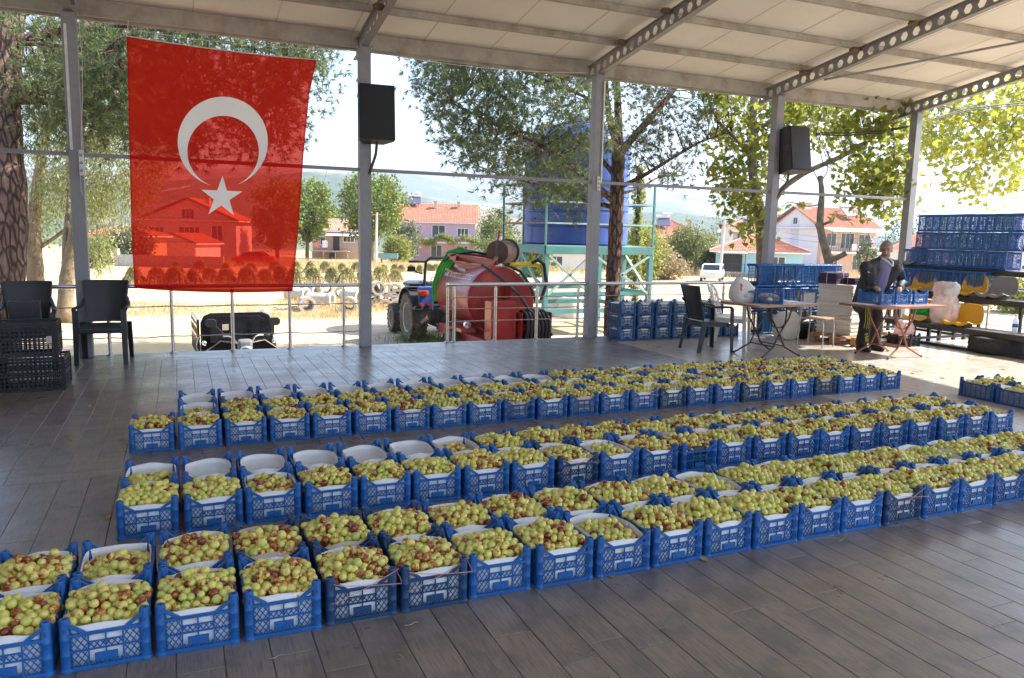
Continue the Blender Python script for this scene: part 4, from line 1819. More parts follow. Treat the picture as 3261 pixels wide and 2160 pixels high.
o = text_obj('waikiki', .078, INK, 'lettering', CB)
wrap_print(o, lambda x, y, z: bag_surf(x * .75 + .06, y * .8 + .035, z))
o = text_obj('LC', .07, INK, 'lettering', CB)
wrap_print(o, lambda x, y, z: bag_surf(x * .7 - .05, y * .8 - .02, z))
for (cx, cz, a, b, col, nm) in ((-.105, .115, .020, .028, (.55, .03, .16), 'pink'), (-.118, .068, .018, .026, (.62, .12, .015), 'orange')):
    V = [bag_surf(cx, cz, .001)] + [bag_surf(cx + a * math.cos(k * .5236), cz + b * math.sin(k * .5236), .001) for k in range(12)]
    MB().add(V, [(0, 1 + k, 1 + (k + 1) % 12) for k in range(12)]).build('printed_emblem', M('print_' + nm, col, .5), CB)

# packet in the crate, papers on the table
blob('paper_packet', M('printed_paper_packet', (.55, .50, .46), .6, var=.3, scale=30), (7.38, 8.17, .748), (.11, .15, .06), 'grey printed packet lying in the crate on the worn table', 'packet', 8, .08, 2)
tag(MB().box((0, 0, .004), (.30, .21, .008)).build('paper_pad', M('white_paper', (.75, .74, .71), .7), None, loc=(7.86, 8.34, .7355), rz=.3), 'thin white paper pad on the right end of the worn table', 'paper')
tag(MB().box((0, 0, .003), (.22, .30, .006)).build('paper_sheet', M('white_paper', (.75, .74, .71), .7), None, loc=(8.76, 7.82, .7355), rz=.1), 'white sheets lying left of the crates on the brown table', 'paper')


# ------------------------------------------------------------------ school chair
def make_school_chair():
    t = thing('school_chair', 'old school chair with worn wooden seat and chipped metal legs', 'chair', (8.88, 8.74, 0), R(20))
    leg = M('chipped_white_tube', (.45, .42, .38), .6, var=.3, scale=10, dirt=1., dirtc=(.03, .025, .02))
    wd = M('worn_plywood', (.36, .24, .14), .5, var=.25, scale=9, dirt=.3)
    gr = M('grey_plywood_back', (.34, .31, .34), .55, var=.15, scale=6)
    for s in (-1, 1):
        MB().tube([(s * .17, .20, .78), (s * .17, .19, .46), (s * .18, .21, .0012)], .012, 8).build('leg', leg, t, True)
        MB().tube([(s * .17, .17, .43), (s * .175, -.10, .43), (s * .178, -.16, .41), (s * .18, -.175, .36), (s * .185, -.19, .0012)], .012, 8).build('leg', leg, t, True)
    xs = np.linspace(-1, 1, 9)
    G = np.array([[(x * .18, y, .448 - .01 * (1 - x * x) + .03 * max(0, -(y + .1)) * -1) for y in np.linspace(-.19, .17, 7)] for x in xs])
    MB().sheet(G, -.012, (0, 0, 1)).build('seat', wd, t, True)
    G = np.array([[(x * .185, .185 + .03 * (1 - x * x) - .025, z) for z in np.linspace(.58, .80, 5)] for x in xs])
    MB().sheet(G, .01).build('backrest', gr, t, True)


make_school_chair()

# ------------------------------------------------------------------ pallets, carton stack, bundles
PINE_W = M('pallet_wood', (.48, .27, .13), .75, var=.3, scale=8, dirt=.3, dirtc=(.2, .12, .07))


def make_pallet(label, loc, rz, L=1.2, W=.8):
    t = thing('pallet', label, 'pallet', loc, rz, 'wooden pallets')
    for k in range(5):
        y = -W / 2 + .05 + k * (W - .1) / 4
        MB().box((0, y, .133), (L, .095, .02)).build('deck_board', PINE_W, t, bevel=.002)
    for x in (-L / 2 + .07, 0, L / 2 - .07):
        MB().box((x, 0, .112), (.14, W, .02)).build('stringer_board', PINE_W, t, bevel=.002)
        for y in (-W / 2 + .05, 0, W / 2 - .05):
            MB().box((x, y, .0615), (.14, .10, .079)).build('block', PINE_W, t, bevel=.002)
    for y in (-W / 2 + .05, 0, W / 2 - .05):
        MB().box((0, y, .0115), (L, .10, .02)).build('bottom_board', PINE_W, t, bevel=.002)
    return t


make_pallet('wooden pallet under the tall stack of flat white cartons', (9.92, 8.98, 0), R(12))
CART = M('white_carton_board', (.72, .68, .60), .75, var=.06, scale=5)
CART2 = M('cream_carton_board', (.64, .58, .49), .75, var=.08, scale=5)


def make_cartons():
    q = random.Random(9)
    for (x, y, n, lab) in ((9.66, 9.02, 26, 'left'), (10.12, 9.07, 25, 'right')):
        t = thing('carton_stack', 'tall stack of flat white cartons on the pallet, %s of two' % lab, 'cartons', (x, y, .1445), R(12), 'carton stacks on the pallet')
        z = 0
        for k in range(n):
            h = q.uniform(.026, .034)
            MB().box((q.uniform(-.012, .012), q.uniform(-.015, .015), z + h / 2), (.43 + q.uniform(-.01, .01), .60 + q.uniform(-.02, .02), h - .003), q.uniform(-.02, .02)).build('carton', q.choice([CART, CART, CART2]), t, bevel=.003)
            z += h
        if lab == 'left':
            zt = z
    pur = M('purple_bag_film', (.045, .018, .07), .45, var=.25, scale=16, bmp=.4, bscale=30)
    for i, (x, y, z0, sx, sy, sz, rz, lab) in enumerate(((9.60, 9.18, zt + .146, .42, .30, .17, .3, 'upper, tied with white cord'), (9.86, 8.88, zt + .147, .46, .32, .10, -.15, 'lower, spreading open'))):
        t = thing('bag_bundle', 'bundle of folded purple bags on the cartons, ' + lab, 'bundle', (x, y, z0), rz, 'purple bag bundles')
        n = 7 if i == 0 else 4
        for k in range(n):
            h = sz / n
            MB().box((q.uniform(-.008, .008), q.uniform(-.008, .008), h * (k + .5)), (sx, sy, h - .002), q.uniform(-.03, .03)).build('folded_bag', pur, t, bevel=.005)
        cd_ = M('white_cord', (.75, .73, .68), .8)
        MB().tube([(-sx / 2 - .01, 0, .01), (-sx / 2 - .008, 0, sz + .006), (sx / 2 + .008, 0, sz + .006), (sx / 2 + .01, 0, .01)], .005, 5).build('tie_cord', cd_, t)
        MB().tube([(0, -sy / 2 - .01, .01), (0, -sy / 2 - .008, sz + .009), (0, sy / 2 + .008, sz + .009), (0, sy / 2 + .01, .01)], .005, 5).build('tie_cord', cd_, t)


make_cartons()
make_crate((10.42, 8.46, .001), R(12), (.012, .012, .013), 'low black crate on the floor behind the man, left of the bleachers', 'dark crates behind the school chair')
blob('carrier_bag', FILM_P, (10.40, 8.46, .16), (.13, .11, .12), 'pink and white bag stuffed in the black crate behind the man', 'bag', 12, .2, 3)
make_crate((10.30, 8.20, .147), R(8), (.014, .014, .015), 'black crate upon the pallet edge beside the legs of the man', 'dark crates behind the school chair') if False else None

# ------------------------------------------------------------------ bleachers
def make_bleachers():
    t = thing('bleachers', 'three-step steel bleachers with plank benches along the right end', 'bleachers', (10.9, 0, 0))
    st = M('dark_brown_steel', (.035, .030, .027), .55, var=.2)
    pl = M('dark_bench_plank', (.07, .06, .055), .45, var=.2, scale=6, dirt=.3, dirtc=(.2, .18, .15))
    y0, y1 = 2.0, 10.05
    steps = [(0., .33), (.60, .76), (1.20, 1.18)]
    for x, z in steps:
        for k in range(2):
            MB().bx(x + .005 + k * .21, x + .20 + k * .21, y0, y1, z - .035, z).build('plank', pl, t, bevel=.004)
        MB().bx(x - .012, x + .004, y0, y1, z - .085, z - .004).build('front_rail', st, t, bevel=.003)
    for y in np.arange(2.2, 10.1, 1.3):
        for x, z in steps:
            for dx in (.03, .38):
                MB().bx(x + dx - .022, x + dx + .022, y - .022, y + .022, .001, z - .036).build('upright', st, t)
        MB().bx(0, 1.62, y - .02, y + .02, .0405, .08).build('cross_tie', st, t)
    for x in (-.01, 1.58):
        MB().bx(x - .022, x + .022, y0, y1, .001, .04).build('floor_rail', st, t)
    return t


make_bleachers()
YEL = M('yellow_seat_plastic', (.62, .33, .01), .35, var=.08, scale=5, dirt=.25, dirtc=(.35, .22, .08))
GRS = M('grey_seat_plastic', (.22, .21, .20), .4, var=.08, scale=5)


def make_seat(label, loc, mat, rz=-math.pi / 2):
    """bucket seat facing local -Y"""
    t = thing('stadium_seat', label, 'seat', loc, rz, 'plastic bleacher seats')
    prof = [(-.20, .035), (-.19, .062), (-.15, .058), (-.08, .040), (0, .034), (.10, .045), (.16, .085), (.185, .16), (.20, .25), (.21, .31), (.212, .335)]
    xs = np.linspace(-1, 1, 15)
    G = []
    for x in xs:
        row = []
        for i, (y, z) in enumerate(prof):
            f = i / (len(prof) - 1)
            w = .215 if f < .55 else .215 - .09 * ((f - .55) / .45) ** 3
            wave = .012 * math.cos(x * 6.3) * max(0, 1 - f * 3)
            row.append((x * w, y - .02 * x * x * (f > .5), z + wave + .02 * abs(x) ** 3 * (f < .6)))
        G.append(row)
    G = np.array(G)
    sm = MB().sheet(G[:, :6], .012)
    sm.build('seat_pan', mat, t, True)
    MB().sheet(G[:, 5:], .012).build('backrest', mat, t, True)
    rim = [G[0, i] for i in range(10, -1, -1)] + [G[j, 0] for j in range(1, 15)] + [G[14, i] for i in range(1, 11)] + [G[j, 10] for j in range(13, 0, -1)]
    rim.append(rim[0])
    MB().tube(rim, .011, 6, cap=False).build('rim', mat, t, True)
    MB().bx(-.10, .10, -.10, .10, .0, .036).build('mount', M('dark_brown_steel', (.035, .030, .027), .55), t)
    return t


for (x, y, z, m_, lab) in ((11.12, 8.02, .331, YEL, 'yellow stadium seat on the lowest bench behind the pink bag'),
                           (11.12, 8.72, .331, YEL, 'yellow stadium seat on the lowest bench, carrying books'),
                           (11.12, 6.42, .331, YEL, 'yellow stadium seat on the lowest bench at the right edge'),
                           (11.72, 9.35, .761, YEL, 'yellow stadium seat on the middle bench right of the man'),
                           (11.72, 8.95, .761, GRS, 'grey stadium seat on the middle bench, half behind the pink bag'),
                           (11.72, 8.42, .761, YEL, 'yellow stadium seat on the middle bench right of the pink bag'),
                           (11.72, 7.93, .761, GRS, 'grey stadium seat on the middle bench, nearest to the right edge'),
                           (12.32, 7.62, 1.181, GRS, 'grey stadium seat on the top bench at the right edge'),
                           (12.34, 10.02, 1.181, GRS, 'grey stadium seat on the top bench beside the corner post')):
    make_seat(lab, (x, y, z), m_)


def bleacher_crates():
    q = random.Random(21)
    # bottom tier stands taller on the middle bench, three tiers lie on the top bench
    for i in range(14):
        make_crate((12.03, 8.28 + i * .128, .764 + CLN / 2), 0, tuple(c * q.uniform(.75, 1.0) for c in BLUE), '%s nested crate from right, lowest tier of the bleacher stack' % ORD[i], 'empty crates on the bleachers',
                   euler=(-math.pi / 2, 0, q.uniform(-.02, .02)))
    for tier in range(3):
        for i in range(13):
            y = 8.14 + tier * -.02 + i * .142
            make_crate((12.36 + tier * .0, y, 1.184 + tier * .306 + CWD / 2), 0, tuple(c * q.uniform(.85, 1.2) for c in BLUE), '%s nested crate from right, %s tier of the bleacher stack' % (ORD[i], ('second', 'third', 'top')[tier]),
                       'empty crates on the bleachers', euler=(math.pi / 2, math.pi / 2 + q.uniform(-.015, .015), math.pi if tier < 1 else 0))


bleacher_crates()


def make_tire(label, loc, R0, r0, w, name='old_tyre', rz=0., flat=True, parent=None):
    rub = M('tyre_rubber', (.016, .016, .016), .75, var=.25, scale=20, dirt=.5, dirtc=(.09, .08, .07), bmp=.4, bscale=60)
    prof = [(r0, -w * .36), (r0 + .02, -w * .44), (R0 - .06, -w * .5), (R0 - .015, -w * .42), (R0, -w * .28), (R0 - .008, -w * .15), (R0, -w * .05), (R0, w * .05), (R0 - .008, w * .15), (R0, w * .28), (R0 - .015, w * .42),
            (R0 - .06, w * .5), (r0 + .02, w * .44), (r0, w * .36), (r0 + .05, w * .25), (r0 + .06, -w * .25)]
    mb = MB().lathe(prof, 40, closed=True)
    o = mb.build(name, rub, parent, True, loc=(loc[0], loc[1], loc[2] + w * .5 + .001), rz=rz)
    if label:
        tag(o, label, 'tyre')
    return o


make_tire('old tractor-sized tyre lying flat under the lowest bench', (11.15, 7.43, 0), .40, .24, .25)


# bags, bottle, books on the bleachers
def make_pink_bag():
    t = thing('plastic_bag', 'big crumpled pink and white plastic bag standing on the lowest bench', 'bag', (11.14, 8.36, .332))
    V, F = icos(52, 36)
    W = crumple(V, .7, .06, 6, 4.) * np.array([.16, .20, .27])
    f = np.clip(V[:, 2], 0, 1) ** 1.4
    W[:, :2] *= (1 - .25 * f)[:, None]
    W[:, 2] = np.maximum(W[:, 2], -.25) + .252
    MB().add(W, F.tolist()).build('bag_body', M('clear_pink_film', (.88, .76, .73), .25, var=.25, scale=5, trans=.5, bmp=.8, bscale=12), t, 2)
    for sg, m_ in ((1, FILM_P), (-1, FILM)):
        W = crumple(V, .8, .12, 9 + sg, 5.) * np.array([.10, .10, .14])
        W[:, 1] *= 1 + .5 * np.clip(V[:, 2], -1, 1)
        W[:, 2] += .52
        W[:, 1] += sg * .09
        MB().add(W, F.tolist()).build('bag_mouth', m_, t, 2)


make_pink_bag()
t = thing('water_bottle', 'clear plastic water bottle with blue label on the lowest bench', 'bottle', (11.06, 7.16, .332))
PET = M('clear_pet', (.75, .80, .84), .12, var=.05, trans=.5)
MB().lathe([(.001, 0), (.036, 0), (.039, .01), (.038, .06), (.0365, .07), (.038, .085), (.038, .17), (.034, .20), (.016, .235), (.013, .245), (.013, .26), (.001, .261)], 20).build('bottle_body', PET, t, True)
MB().lathe([(.0395, .09), (.0395, .14), (.0385, .14), (.0385, .09)], 20, closed=True).build('label_wrap', M('blue_label', (.02, .08, .45), .4), t, True)
MB().lathe([(.001, .255), (.016, .255), (.016, .275), (.001, .276)], 14).build('cap', M('white_plastic', (.72, .71, .68), .45), t, True)
t = thing('book_pile', 'two pale books lying on the yellow seat behind the brown table', 'books', (11.10, 8.73, .372), .1)
for k in range(2):
    MB().box((.0, .01 * k, .018 + .03 * k), (.22, .28, .028), .05 * k).build('book', CART2, t, bevel=.003)
blob('green_bag', M('green_polythene', (.03, .38, .04), .3, var=.2, trans=.3, bmp=.5, bscale=20), (11.10, 8.70, .435), (.09, .15, .055), 'bright green plastic bag on top of the books', 'bag', 31, .2, 3)
for i, (y, lab) in enumerate(((7.55, 'dark blue crate of greens under the middle bench, left one'), (7.23, 'dark green crate of greens under the middle bench, right one'))):
    make_crate((11.62, y, .002), 0, (.008, .03, .09) if i == 0 else (.01, .03, .03), lab, 'crates under the bench')

# strings tied round some crates
PINKS = M('pink_string', (.62, .30, .25), .8)


def make_string(label, p):
    tag(MB().tube(p, .0016, 5).build('string', PINKS, smooth=True), label, 'string', 'pink strings tied on crates')


def strings():
    def tie(x, y, lab, cross=True):
        w = CWD / 2 + .001
        f = y - CLN / 2 - .004
        P = [(x - w, f + .02, .09), (x - w + .02, f, .10), (x, f - .002, .145), (x + w - .03, f + .012, .192), (x + w - .01, f + .03, .193), (x + w - .02, f + .05, .19), (x + w - .005, f + .01, .15), (x + w - .006, f - .001, .14),
             (x, f - .004, .155), (x - w + .045, f - .0, .172), (x - w + .02, f + .008, .178)]
        make_string(lab, P)
    x0 = -1.2295
    tie(x0 + .3155 * 6.0, 3.15, 'pink string crossed over the nearest dark crate in the front line')
    tie(x0 + .3155 * 7, 3.15, 'pink string looped round the second dark crate of the front line')
    tie(x0 + .3155 * 16, 3.15, 'pink string on the dark crate far along the nearest row')
    tie(-.19 + .314 * 8, 4.38, 'pink string on the dark crate in the middle row')
    tie(-.215 + .3185 * 6, 6.05, 'pink string on the seventh crate of the farthest row')
    tie(-.215 + .3185 * 7, 6.05, 'pink string on the eighth crate of the farthest row')
    tie(-.215 + .3185 * 13, 6.05, 'pink string on the fourteenth crate of the farthest row')


strings()


# litter on the floor
def litter():
    q = random.Random(4)
    leafm = M('dry_leaf', (.40, .26, .10), .7, var=.2, scale=60)
    twig = M('dry_twig', (.36, .27, .17), .8)
    items = [(1310, 1990, 'curled pale bark shaving on the floor before the dark crates', 't'), (880, 2095, 'small pale chip on the floor below the front crates', 't'), (1945, 1833, 'yellow dry leaf at the foot of the front crates', 'l'),
             (2955, 1688, 'dry yellow stalk on the floor beyond the front crates', 't'), (2240, 1782, 'brown crumpled leaf between two front crates', 'l'), (290, 1295, 'dark leaf on the tiles left of the farthest row', 'l'),
             (390, 1402, 'small dark leaf on the tiles before the farthest row', 'l'), (340, 1650, 'dark green leaf on the tiles left of the middle row', 'l'), (2680, 1722, 'thin splinter on the dark tiles at the right', 't'),
             (3195, 1178, 'fallen red jujube skin on the floor by the bench', 'l'), (2905, 1190, 'dry leaf in the sun patch', 'l'), (3000, 1205, 'dry leaf at the edge of the sun patch', 'l')]
    for px, py, lab, k in items:
        p = fl(px, py, .001)
        if k == 't':
            P = [(p[0] + s * .03, p[1] + .008 * math.sin(s * 3), .003 + .003 * abs(math.sin(s * 2))) for s in np.linspace(-1, 1, 7)]
            tag(MB().tube(P, .0022, 5).build('twig', twig, smooth=True), lab, 'twig', 'litter on the floor')
        else:
            G = np.array([[(p[0] + a * .02 * (1 - abs(b) ** 2 * .7), p[1] + b * .03, .002 + .006 * a * a + .003 * b) for b in np.linspace(-1, 1, 7)] for a in np.linspace(-1, 1, 5)])
            tag(MB().sheet(G, .0006).build('fallen_leaf', leafm, smooth=True), lab, 'leaf', 'litter on the floor')


litter()
# ------------------------------------------------------------------ houses
def tile_roof_mat(name, c1, c2, c3):
    m, nt, out = newmat(name)
    b = nd(nt, 'ShaderNodeBsdfPrincipled', Roughness=.85)
    oi = nd(nt, 'ShaderNodeObjectInfo')
    pos = nd(nt, 'ShaderNodeNewGeometry').outputs['Position']
    at = nd(nt, 'ShaderNodeAttribute', attribute_name='tone').outputs['Fac']
    n = noise(nt, pos, 1.2, 5, .7)
    c = ramp(nt, at, [(0, c1), (.5, c2), (1, c3)])
    c = mixc(nt, c, (.33, .2, .15), maprange(nt, n, .5, .75, 0, .6))
    nt.links.new(c, b.inputs['Base Color'])
    nt.links.new(b.outputs[0], out.inputs[0])
    return m


RT = tile_roof_mat('clay_roof_tile', (.42, .15, .09), (.48, .19, .12), (.37, .12, .07))
RT2 = tile_roof_mat('faded_roof_tile', (.48, .25, .17), (.52, .29, .2), (.42, .2, .13))


def tiled_face(P00, P10, P11, P01, name, mat, parent, row=.34, colw=.24):
    """roof slope: P00-P10 eave, P01-P11 top; each course is a row of lapped tiles"""
    P00, P10, P11, P01 = (np.asarray(p, float) for p in (P00, P10, P11, P01))
    up = ((P01 + P11) - (P00 + P10)) / 2
    nrow = max(3, int(np.linalg.norm(up) / row))
    n = np.cross(P10 - P00, up)
    n /= np.linalg.norm(n)
    if n[2] < 0:
        n = -n
    Vs, Fs, tn = [], [], []
    o_ = 0
    q = np.random.default_rng(int(abs(P00[0] * 100)) % 9999)
    for k in range(nrow):
        t0, t1 = k / nrow, min(1., (k + 1.12) / nrow)
        a0, b0 = P00 + (P01 - P00) * t0, P10 + (P11 - P10) * t0
        a1, b1 = P00 + (P01 - P00) * t1, P10 + (P11 - P10) * t1
        m = max(2, int(np.linalg.norm(b0 - a0) / colw))
        for j in range(m):
            s0, s1 = j / m, (j + .97) / m
            sm = (s0 + s1) / 2
            pr = .045 + q.uniform(-.008, .008)
            c = [a0 + (b0 - a0) * s0 + n * pr, a0 + (b0 - a0) * sm + n * (pr + .05), a0 + (b0 - a0) * s1 + n * pr,
                 a1 + (b1 - a1) * s0 + n * .01, a1 + (b1 - a1) * sm + n * .05, a1 + (b1 - a1) * s1 + n * .01,
                 a0 + (b0 - a0) * s0, a0 + (b0 - a0) * s1]
            Vs += c
            Fs += [(o_, o_ + 1, o_ + 4, o_ + 3), (o_ + 1, o_ + 2, o_ + 5, o_ + 4), (o_ + 6, o_ + 7, o_ + 2, o_), (o_, o_ + 2, o_ + 1, o_ + 1)]
            Fs[-1] = (o_ + 6, o_ + 7, o_ + 2, o_ + 1)
            tn += [q.random()] * 8
            o_ += 8
    o = big(name, np.array(Vs), Fs, mat, parent, attrs={'tone': tn})
    o['kind'] = 'stuff'
    return o


WFR = M('white_window_frame', (.75, .75, .73), .4)
GLS = M('window_glass', (.06, .075, .085), .12, var=.3, scale=1.5)
CURT = M('lace_curtain', (.45, .44, .42), .8)


def add_window(parent, x, z, w, h, y, n=2, frame=WFR, door=False, wall_n=-1, dim=None):
    """window set into the wall plane y (facing -y)"""
    t = MB()
    fw = .07
    t.bx(x - w / 2 - fw, x - w / 2, y - .05, y + .03, z - fw, z + h + fw).bx(x + w / 2, x + w / 2 + fw, y - .05, y + .03, z - fw, z + h + fw)
    t.bx(x - w / 2, x + w / 2, y - .05, y + .03, z + h, z + h + fw)
    if not door:
        t.bx(x - w / 2, x + w / 2, y - .05, y + .03, z - fw, z)
    for k in range(1, n):
        xx = x - w / 2 + w * k / n
        t.bx(xx - .03, xx + .03, y - .045, y + .02, z, z + h)
    o = t.build('door' if door else 'window', frame, parent)
    for k in range(n):
        xa, xb = x - w / 2 + w * k / n + (.03 if k else 0), x - w / 2 + w * (k + 1) / n - (.03 if k < n - 1 else 0)
        MB().bx(xa, xb, y - .025, y - .015, z, z + h).build('pane', GLS, o)
        if rnd.random() < .6:
            cwid = (xb - xa) * rnd.uniform(.3, .9)
            MB().bx(xa + .01, xa + cwid, y - .012, y - .008, z + .02, z + h - .02).build('curtain', CURT, o)
    if not door:
        MB().bx(x - w / 2 - .12, x + w / 2 + .12, y - .12, y - .051, z - fw - .05, z - fw).build('sill', frame, o)
    return o


def solar(parent, loc, rz, s=1.):
    """solar water heater on a roof"""
    st = M('solar_panel_face', (.10, .10, .16), .15)
    wt = M('white_tank_metal', (.68, .68, .66), .35)
    mb = MB()
    T = np.eye(4)
    c, s_ = math.cos(rz), math.sin(rz)
    T[:3, :3] = np.array([[c, -s_, 0], [s_, c, 0], [0, 0, 1]])
    T[:3, 3] = loc
    a = MB().add([(-.95, -.9, .1), (.95, -.9, .1), (.95, .25, 1.15), (-.95, .25, 1.15), (-.95, -.86, .04), (.95, -.86, .04), (.95, .29, 1.09), (-.95, .29, 1.09)],
                 [(0, 1, 2, 3), (7, 6, 5, 4), (0, 4, 5, 1), (1, 5, 6, 2), (2, 6, 7, 3), (3, 7, 4, 0)], T)
    o = a.build('solar_panel', st, parent)
    b = MB()
    P = np.array([[-.95, .38, 1.35], [.95, .38, 1.35]]) @ T[:3, :3].T + T[:3, 3]
    b.tube(P, .24, 12)
    P = np.array([[.0, .42, 1.75], [.85, .42, 1.75]]) @ T[:3, :3].T + T[:3, 3]
    b.tube(P, .2, 12)
    b.build('hot_water_tank', wt, o, True)
    fr = MB()
    for x in (-.8, .8):
        for y0_, z0, y1_, z1 in ((.35, -.3, .35, 1.15), (-.85, -.25, -.85, .08), (.35, .2, -.8, .1), (.42, 1.3, .42, 1.7)):
            Q = np.array([[x, y0_, z0], [x, y1_, z1]]) @ T[:3, :3].T + T[:3, 3]
            fr.tube(Q, .025, 6)
    fr.build('stand', wt, o)
    return o


def make_house(label, px, D, yaw, W, Dp, H, roof, rise, wallm, ov=.45, roofm=None, wins=(), side_wins=(), chim=(), cat='house', zoff=0., name='house', gable_front=False, side=-1, base=None):
    """front (facing local -y) centred on pixel column px at depth D; W wide, Dp deep, H to the eaves"""
    roofm = roofm or RT
    p = gat(px, D)
    z0 = (p[2] + zoff) if base is None else base
    t = thing(name, label, cat, (p[0], p[1], z0), -YAW + yaw)
    MB().bx(-W / 2, W / 2, 0, Dp, -.6, H).build('wall', wallm, t)
    rf = None
    x0, x1, y0, y1 = -W / 2 - ov, W / 2 + ov, -ov, Dp + ov
    sof = MB().bx(x0, x1, y0, y1, H + .004, H + .16).build('eave_board', WFR, t)
    zr = H + .16
    if roof == 'gable_x':                        # ridge along x
        ym = (y0 + y1) / 2
        tiled_face((x0, y0, zr), (x1, y0, zr), (x1, ym, zr + rise), (x0, ym, zr + rise), 'roof_tiles', roofm, t)
        tiled_face((x1, y1, zr), (x0, y1, zr), (x0, ym, zr + rise), (x1, ym, zr + rise), 'roof_tiles', roofm, t)
        g = MB()
        for x in (-W / 2, W / 2):
            g.prism([(0, H + .1), (Dp, H + .1), (Dp / 2, zr + rise * .93)], -.06, .06, np.array([[0, 0, 1, x], [1, 0, 0, 0], [0, 1, 0, 0], [0, 0, 0, 1]]))
        g.build('gable', wallm, t)
        u = MB()
        for x in (x0, x1):
            for ya in (y0, y1):
                u.bar((x, ya, zr), (x, ym, zr + rise), .16, .05)
        u.build('barge_board', M('barge_wood', (.3, .17, .12), .8), t)
    elif roof == 'gable_y':                      # ridge along y, gable to the front
        xm = 0
        tiled_face((x0, y1, zr), (x0, y0, zr), (xm, y0, zr + rise), (xm, y1, zr + rise), 'roof_tiles', roofm, t)
        tiled_face((x1, y0, zr), (x1, y1, zr), (xm, y1, zr + rise), (xm, y0, zr + rise), 'roof_tiles', roofm, t)
        g = MB()
        for y in (.06, Dp - .06):
            g.prism([(-W / 2, H + .1), (W / 2, H + .1), (0, zr + rise * .93)], -.06, .06, np.array([[1, 0, 0, 0], [0, 0, 1, y], [0, 1, 0, 0], [0, 0, 0, 1]]))
        g.build('gable', wallm, t)
        u = MB()
        for xa in (x0, x1):
            u.bar((xa, y0, zr), (0, y0, zr + rise), .05, .16)
        u.build('barge_board', M('barge_wood', (.3, .17, .12), .8), t)
    else:                                        # hip
        rl = max(0.2, (x1 - x0) - (y1 - y0)) / 2
        ym = (y0 + y1) / 2
        a, b = (-rl, ym, zr + rise), (rl, ym, zr + rise)
        tiled_face((x0, y0, zr), (x1, y0, zr), b, a, 'roof_tiles', roofm, t)
        tiled_face((x1, y1, zr), (x0, y1, zr), a, b, 'roof_tiles', roofm, t)
        tiled_face((x0, y1, zr), (x0, y0, zr), a, a, 'roof_tiles', roofm, t)
        tiled_face((x1, y0, zr), (x1, y1, zr), b, b, 'roof_tiles', roofm, t)
        h_ = MB()
        for c in ((x0, y0), (x1, y0)):
            h_.tube([(c[0], c[1], zr + .05), (a if c[0] < 0 else b)], .10, 6)
        h_.tube([a, b], .1, 6)
        h_.build('hip_ridge', M('pale_ridge_tile', (.5, .3, .22), .8), t)
    for (x, z, w, h, n, door) in wins:
        add_window(t, x, z, w, h, 0, n, door=door)
    for (y, z, w, h, n) in side_wins:            # windows in the left flank, as flat frames set proud
        fr = MB().bx(-W / 2 - .05, -W / 2 + .02, y - w / 2 - .07, y + w / 2 + .07, z - .07, z + h + .07).build('window', WFR, t)
        for k in range(n):
            MB().bx(-W / 2 - .062, -W / 2 - .052, y - w / 2 + w * k / n + .03, y - w / 2 + w * (k + 1) / n - .03, z, z + h).build('pane', GLS, fr)
    for (x, y, z, w, h) in chim:
        c = MB().bx(x - w / 2, x + w / 2, y - w / 2, y + w / 2, z, z + h).build('chimney', M('plastered_chimney', (.5, .44, .40), .9), t)
        MB().bx(x - w / 2 - .05, x + w / 2 + .05, y - w / 2 - .05, y + w / 2 + .05, z + h + .002, z + h + .12).build('chimney_cap', M('brick_cap', (.42, .2, .14), .9), c)
    return t


def K(D):                                        # metres per photo pixel at depth D
    return D / FPX


# lilac two-storey house with vines
LIL = M('lilac_plaster', (.50, .34, .43), .9, var=.06, scale=.8)
D1 = 118.
t = make_house('lilac two-storey house with clay roof and vine-hung balcony', 1384, D1, R(3), 245 * K(D1), 8.5, 5.75, 'gable_x', 2.9, LIL,
               wins=((-3.6, 3.65, 1.1, 1.35, 2, False), (0.35, 3.3, 1.9, 2.1, 2, True), (4.05, 3.65, 1.6, 1.35, 3, False),
                     (-3.3, .85, 1.25, 1.45, 2, False), (.05, .25, 1.6, 2.1, 2, True), (4.0, .85, 1.6, 1.45, 3, False)),
               chim=((-.3, 3.0, 7.9, .45, 1.1), (3.3, 3.2, 7.9, .45, 1.1)))
solar(t, (-3.6, 4.0, 8.6), 0)
MB().bx(-4.6, 6.0, -1.5, -.06, 2.72, 2.92).build('balcony_slab', WFR, t)
rb = MB()
for x in np.arange(-4.5, 6.0, .35):
    rb.bx(x - .015, x + .015, -1.46, -1.43, 2.93, 3.75)
rb.bx(-4.6, 6., -1.48, -1.41, 3.76, 3.82)
rb.build('balcony_rail', M('blue_grey_rail', (.3, .33, .42), .5), t)
LILAC = t

# old brick cottage
BRK = M('old_brick_wall', (.42, .32, .27), .95, var=.45, scale=9, bmp=.6, bscale=14, dirt=.5, dirtc=(.25, .15, .12))
D2 = 112.
t = make_house('old brick cottage with white awning and washing on its balcony', 1066, D2, R(4), 6.6, 6.0, 4.0, 'gable_x', 1.75, BRK, roofm=RT2,
               wins=((-2.2, 2.15, 1.35, 1.1, 2, False), (1.9, 2.6, 1.5, .75, 3, False)))
MB().bx(-.35, .55, -.07, -.01, 1.35, 3.3).build('door', M('dark_door', (.03, .03, .035), .5), t)
aw = MB()
for k in range(24):
    x = -1.4 + k * .2
    aw.add([(x, -1.1, 3.45), (x + .1, -1.1, 3.52), (x + .2, -1.1, 3.45), (x, -.02, 3.85), (x + .1, -.02, 3.92), (x + .2, -.02, 3.85)], [(0, 1, 4, 3), (1, 2, 5, 4)])
aw.build('awning', M('white_corrugated', (.75, .75, .73), .5), t)
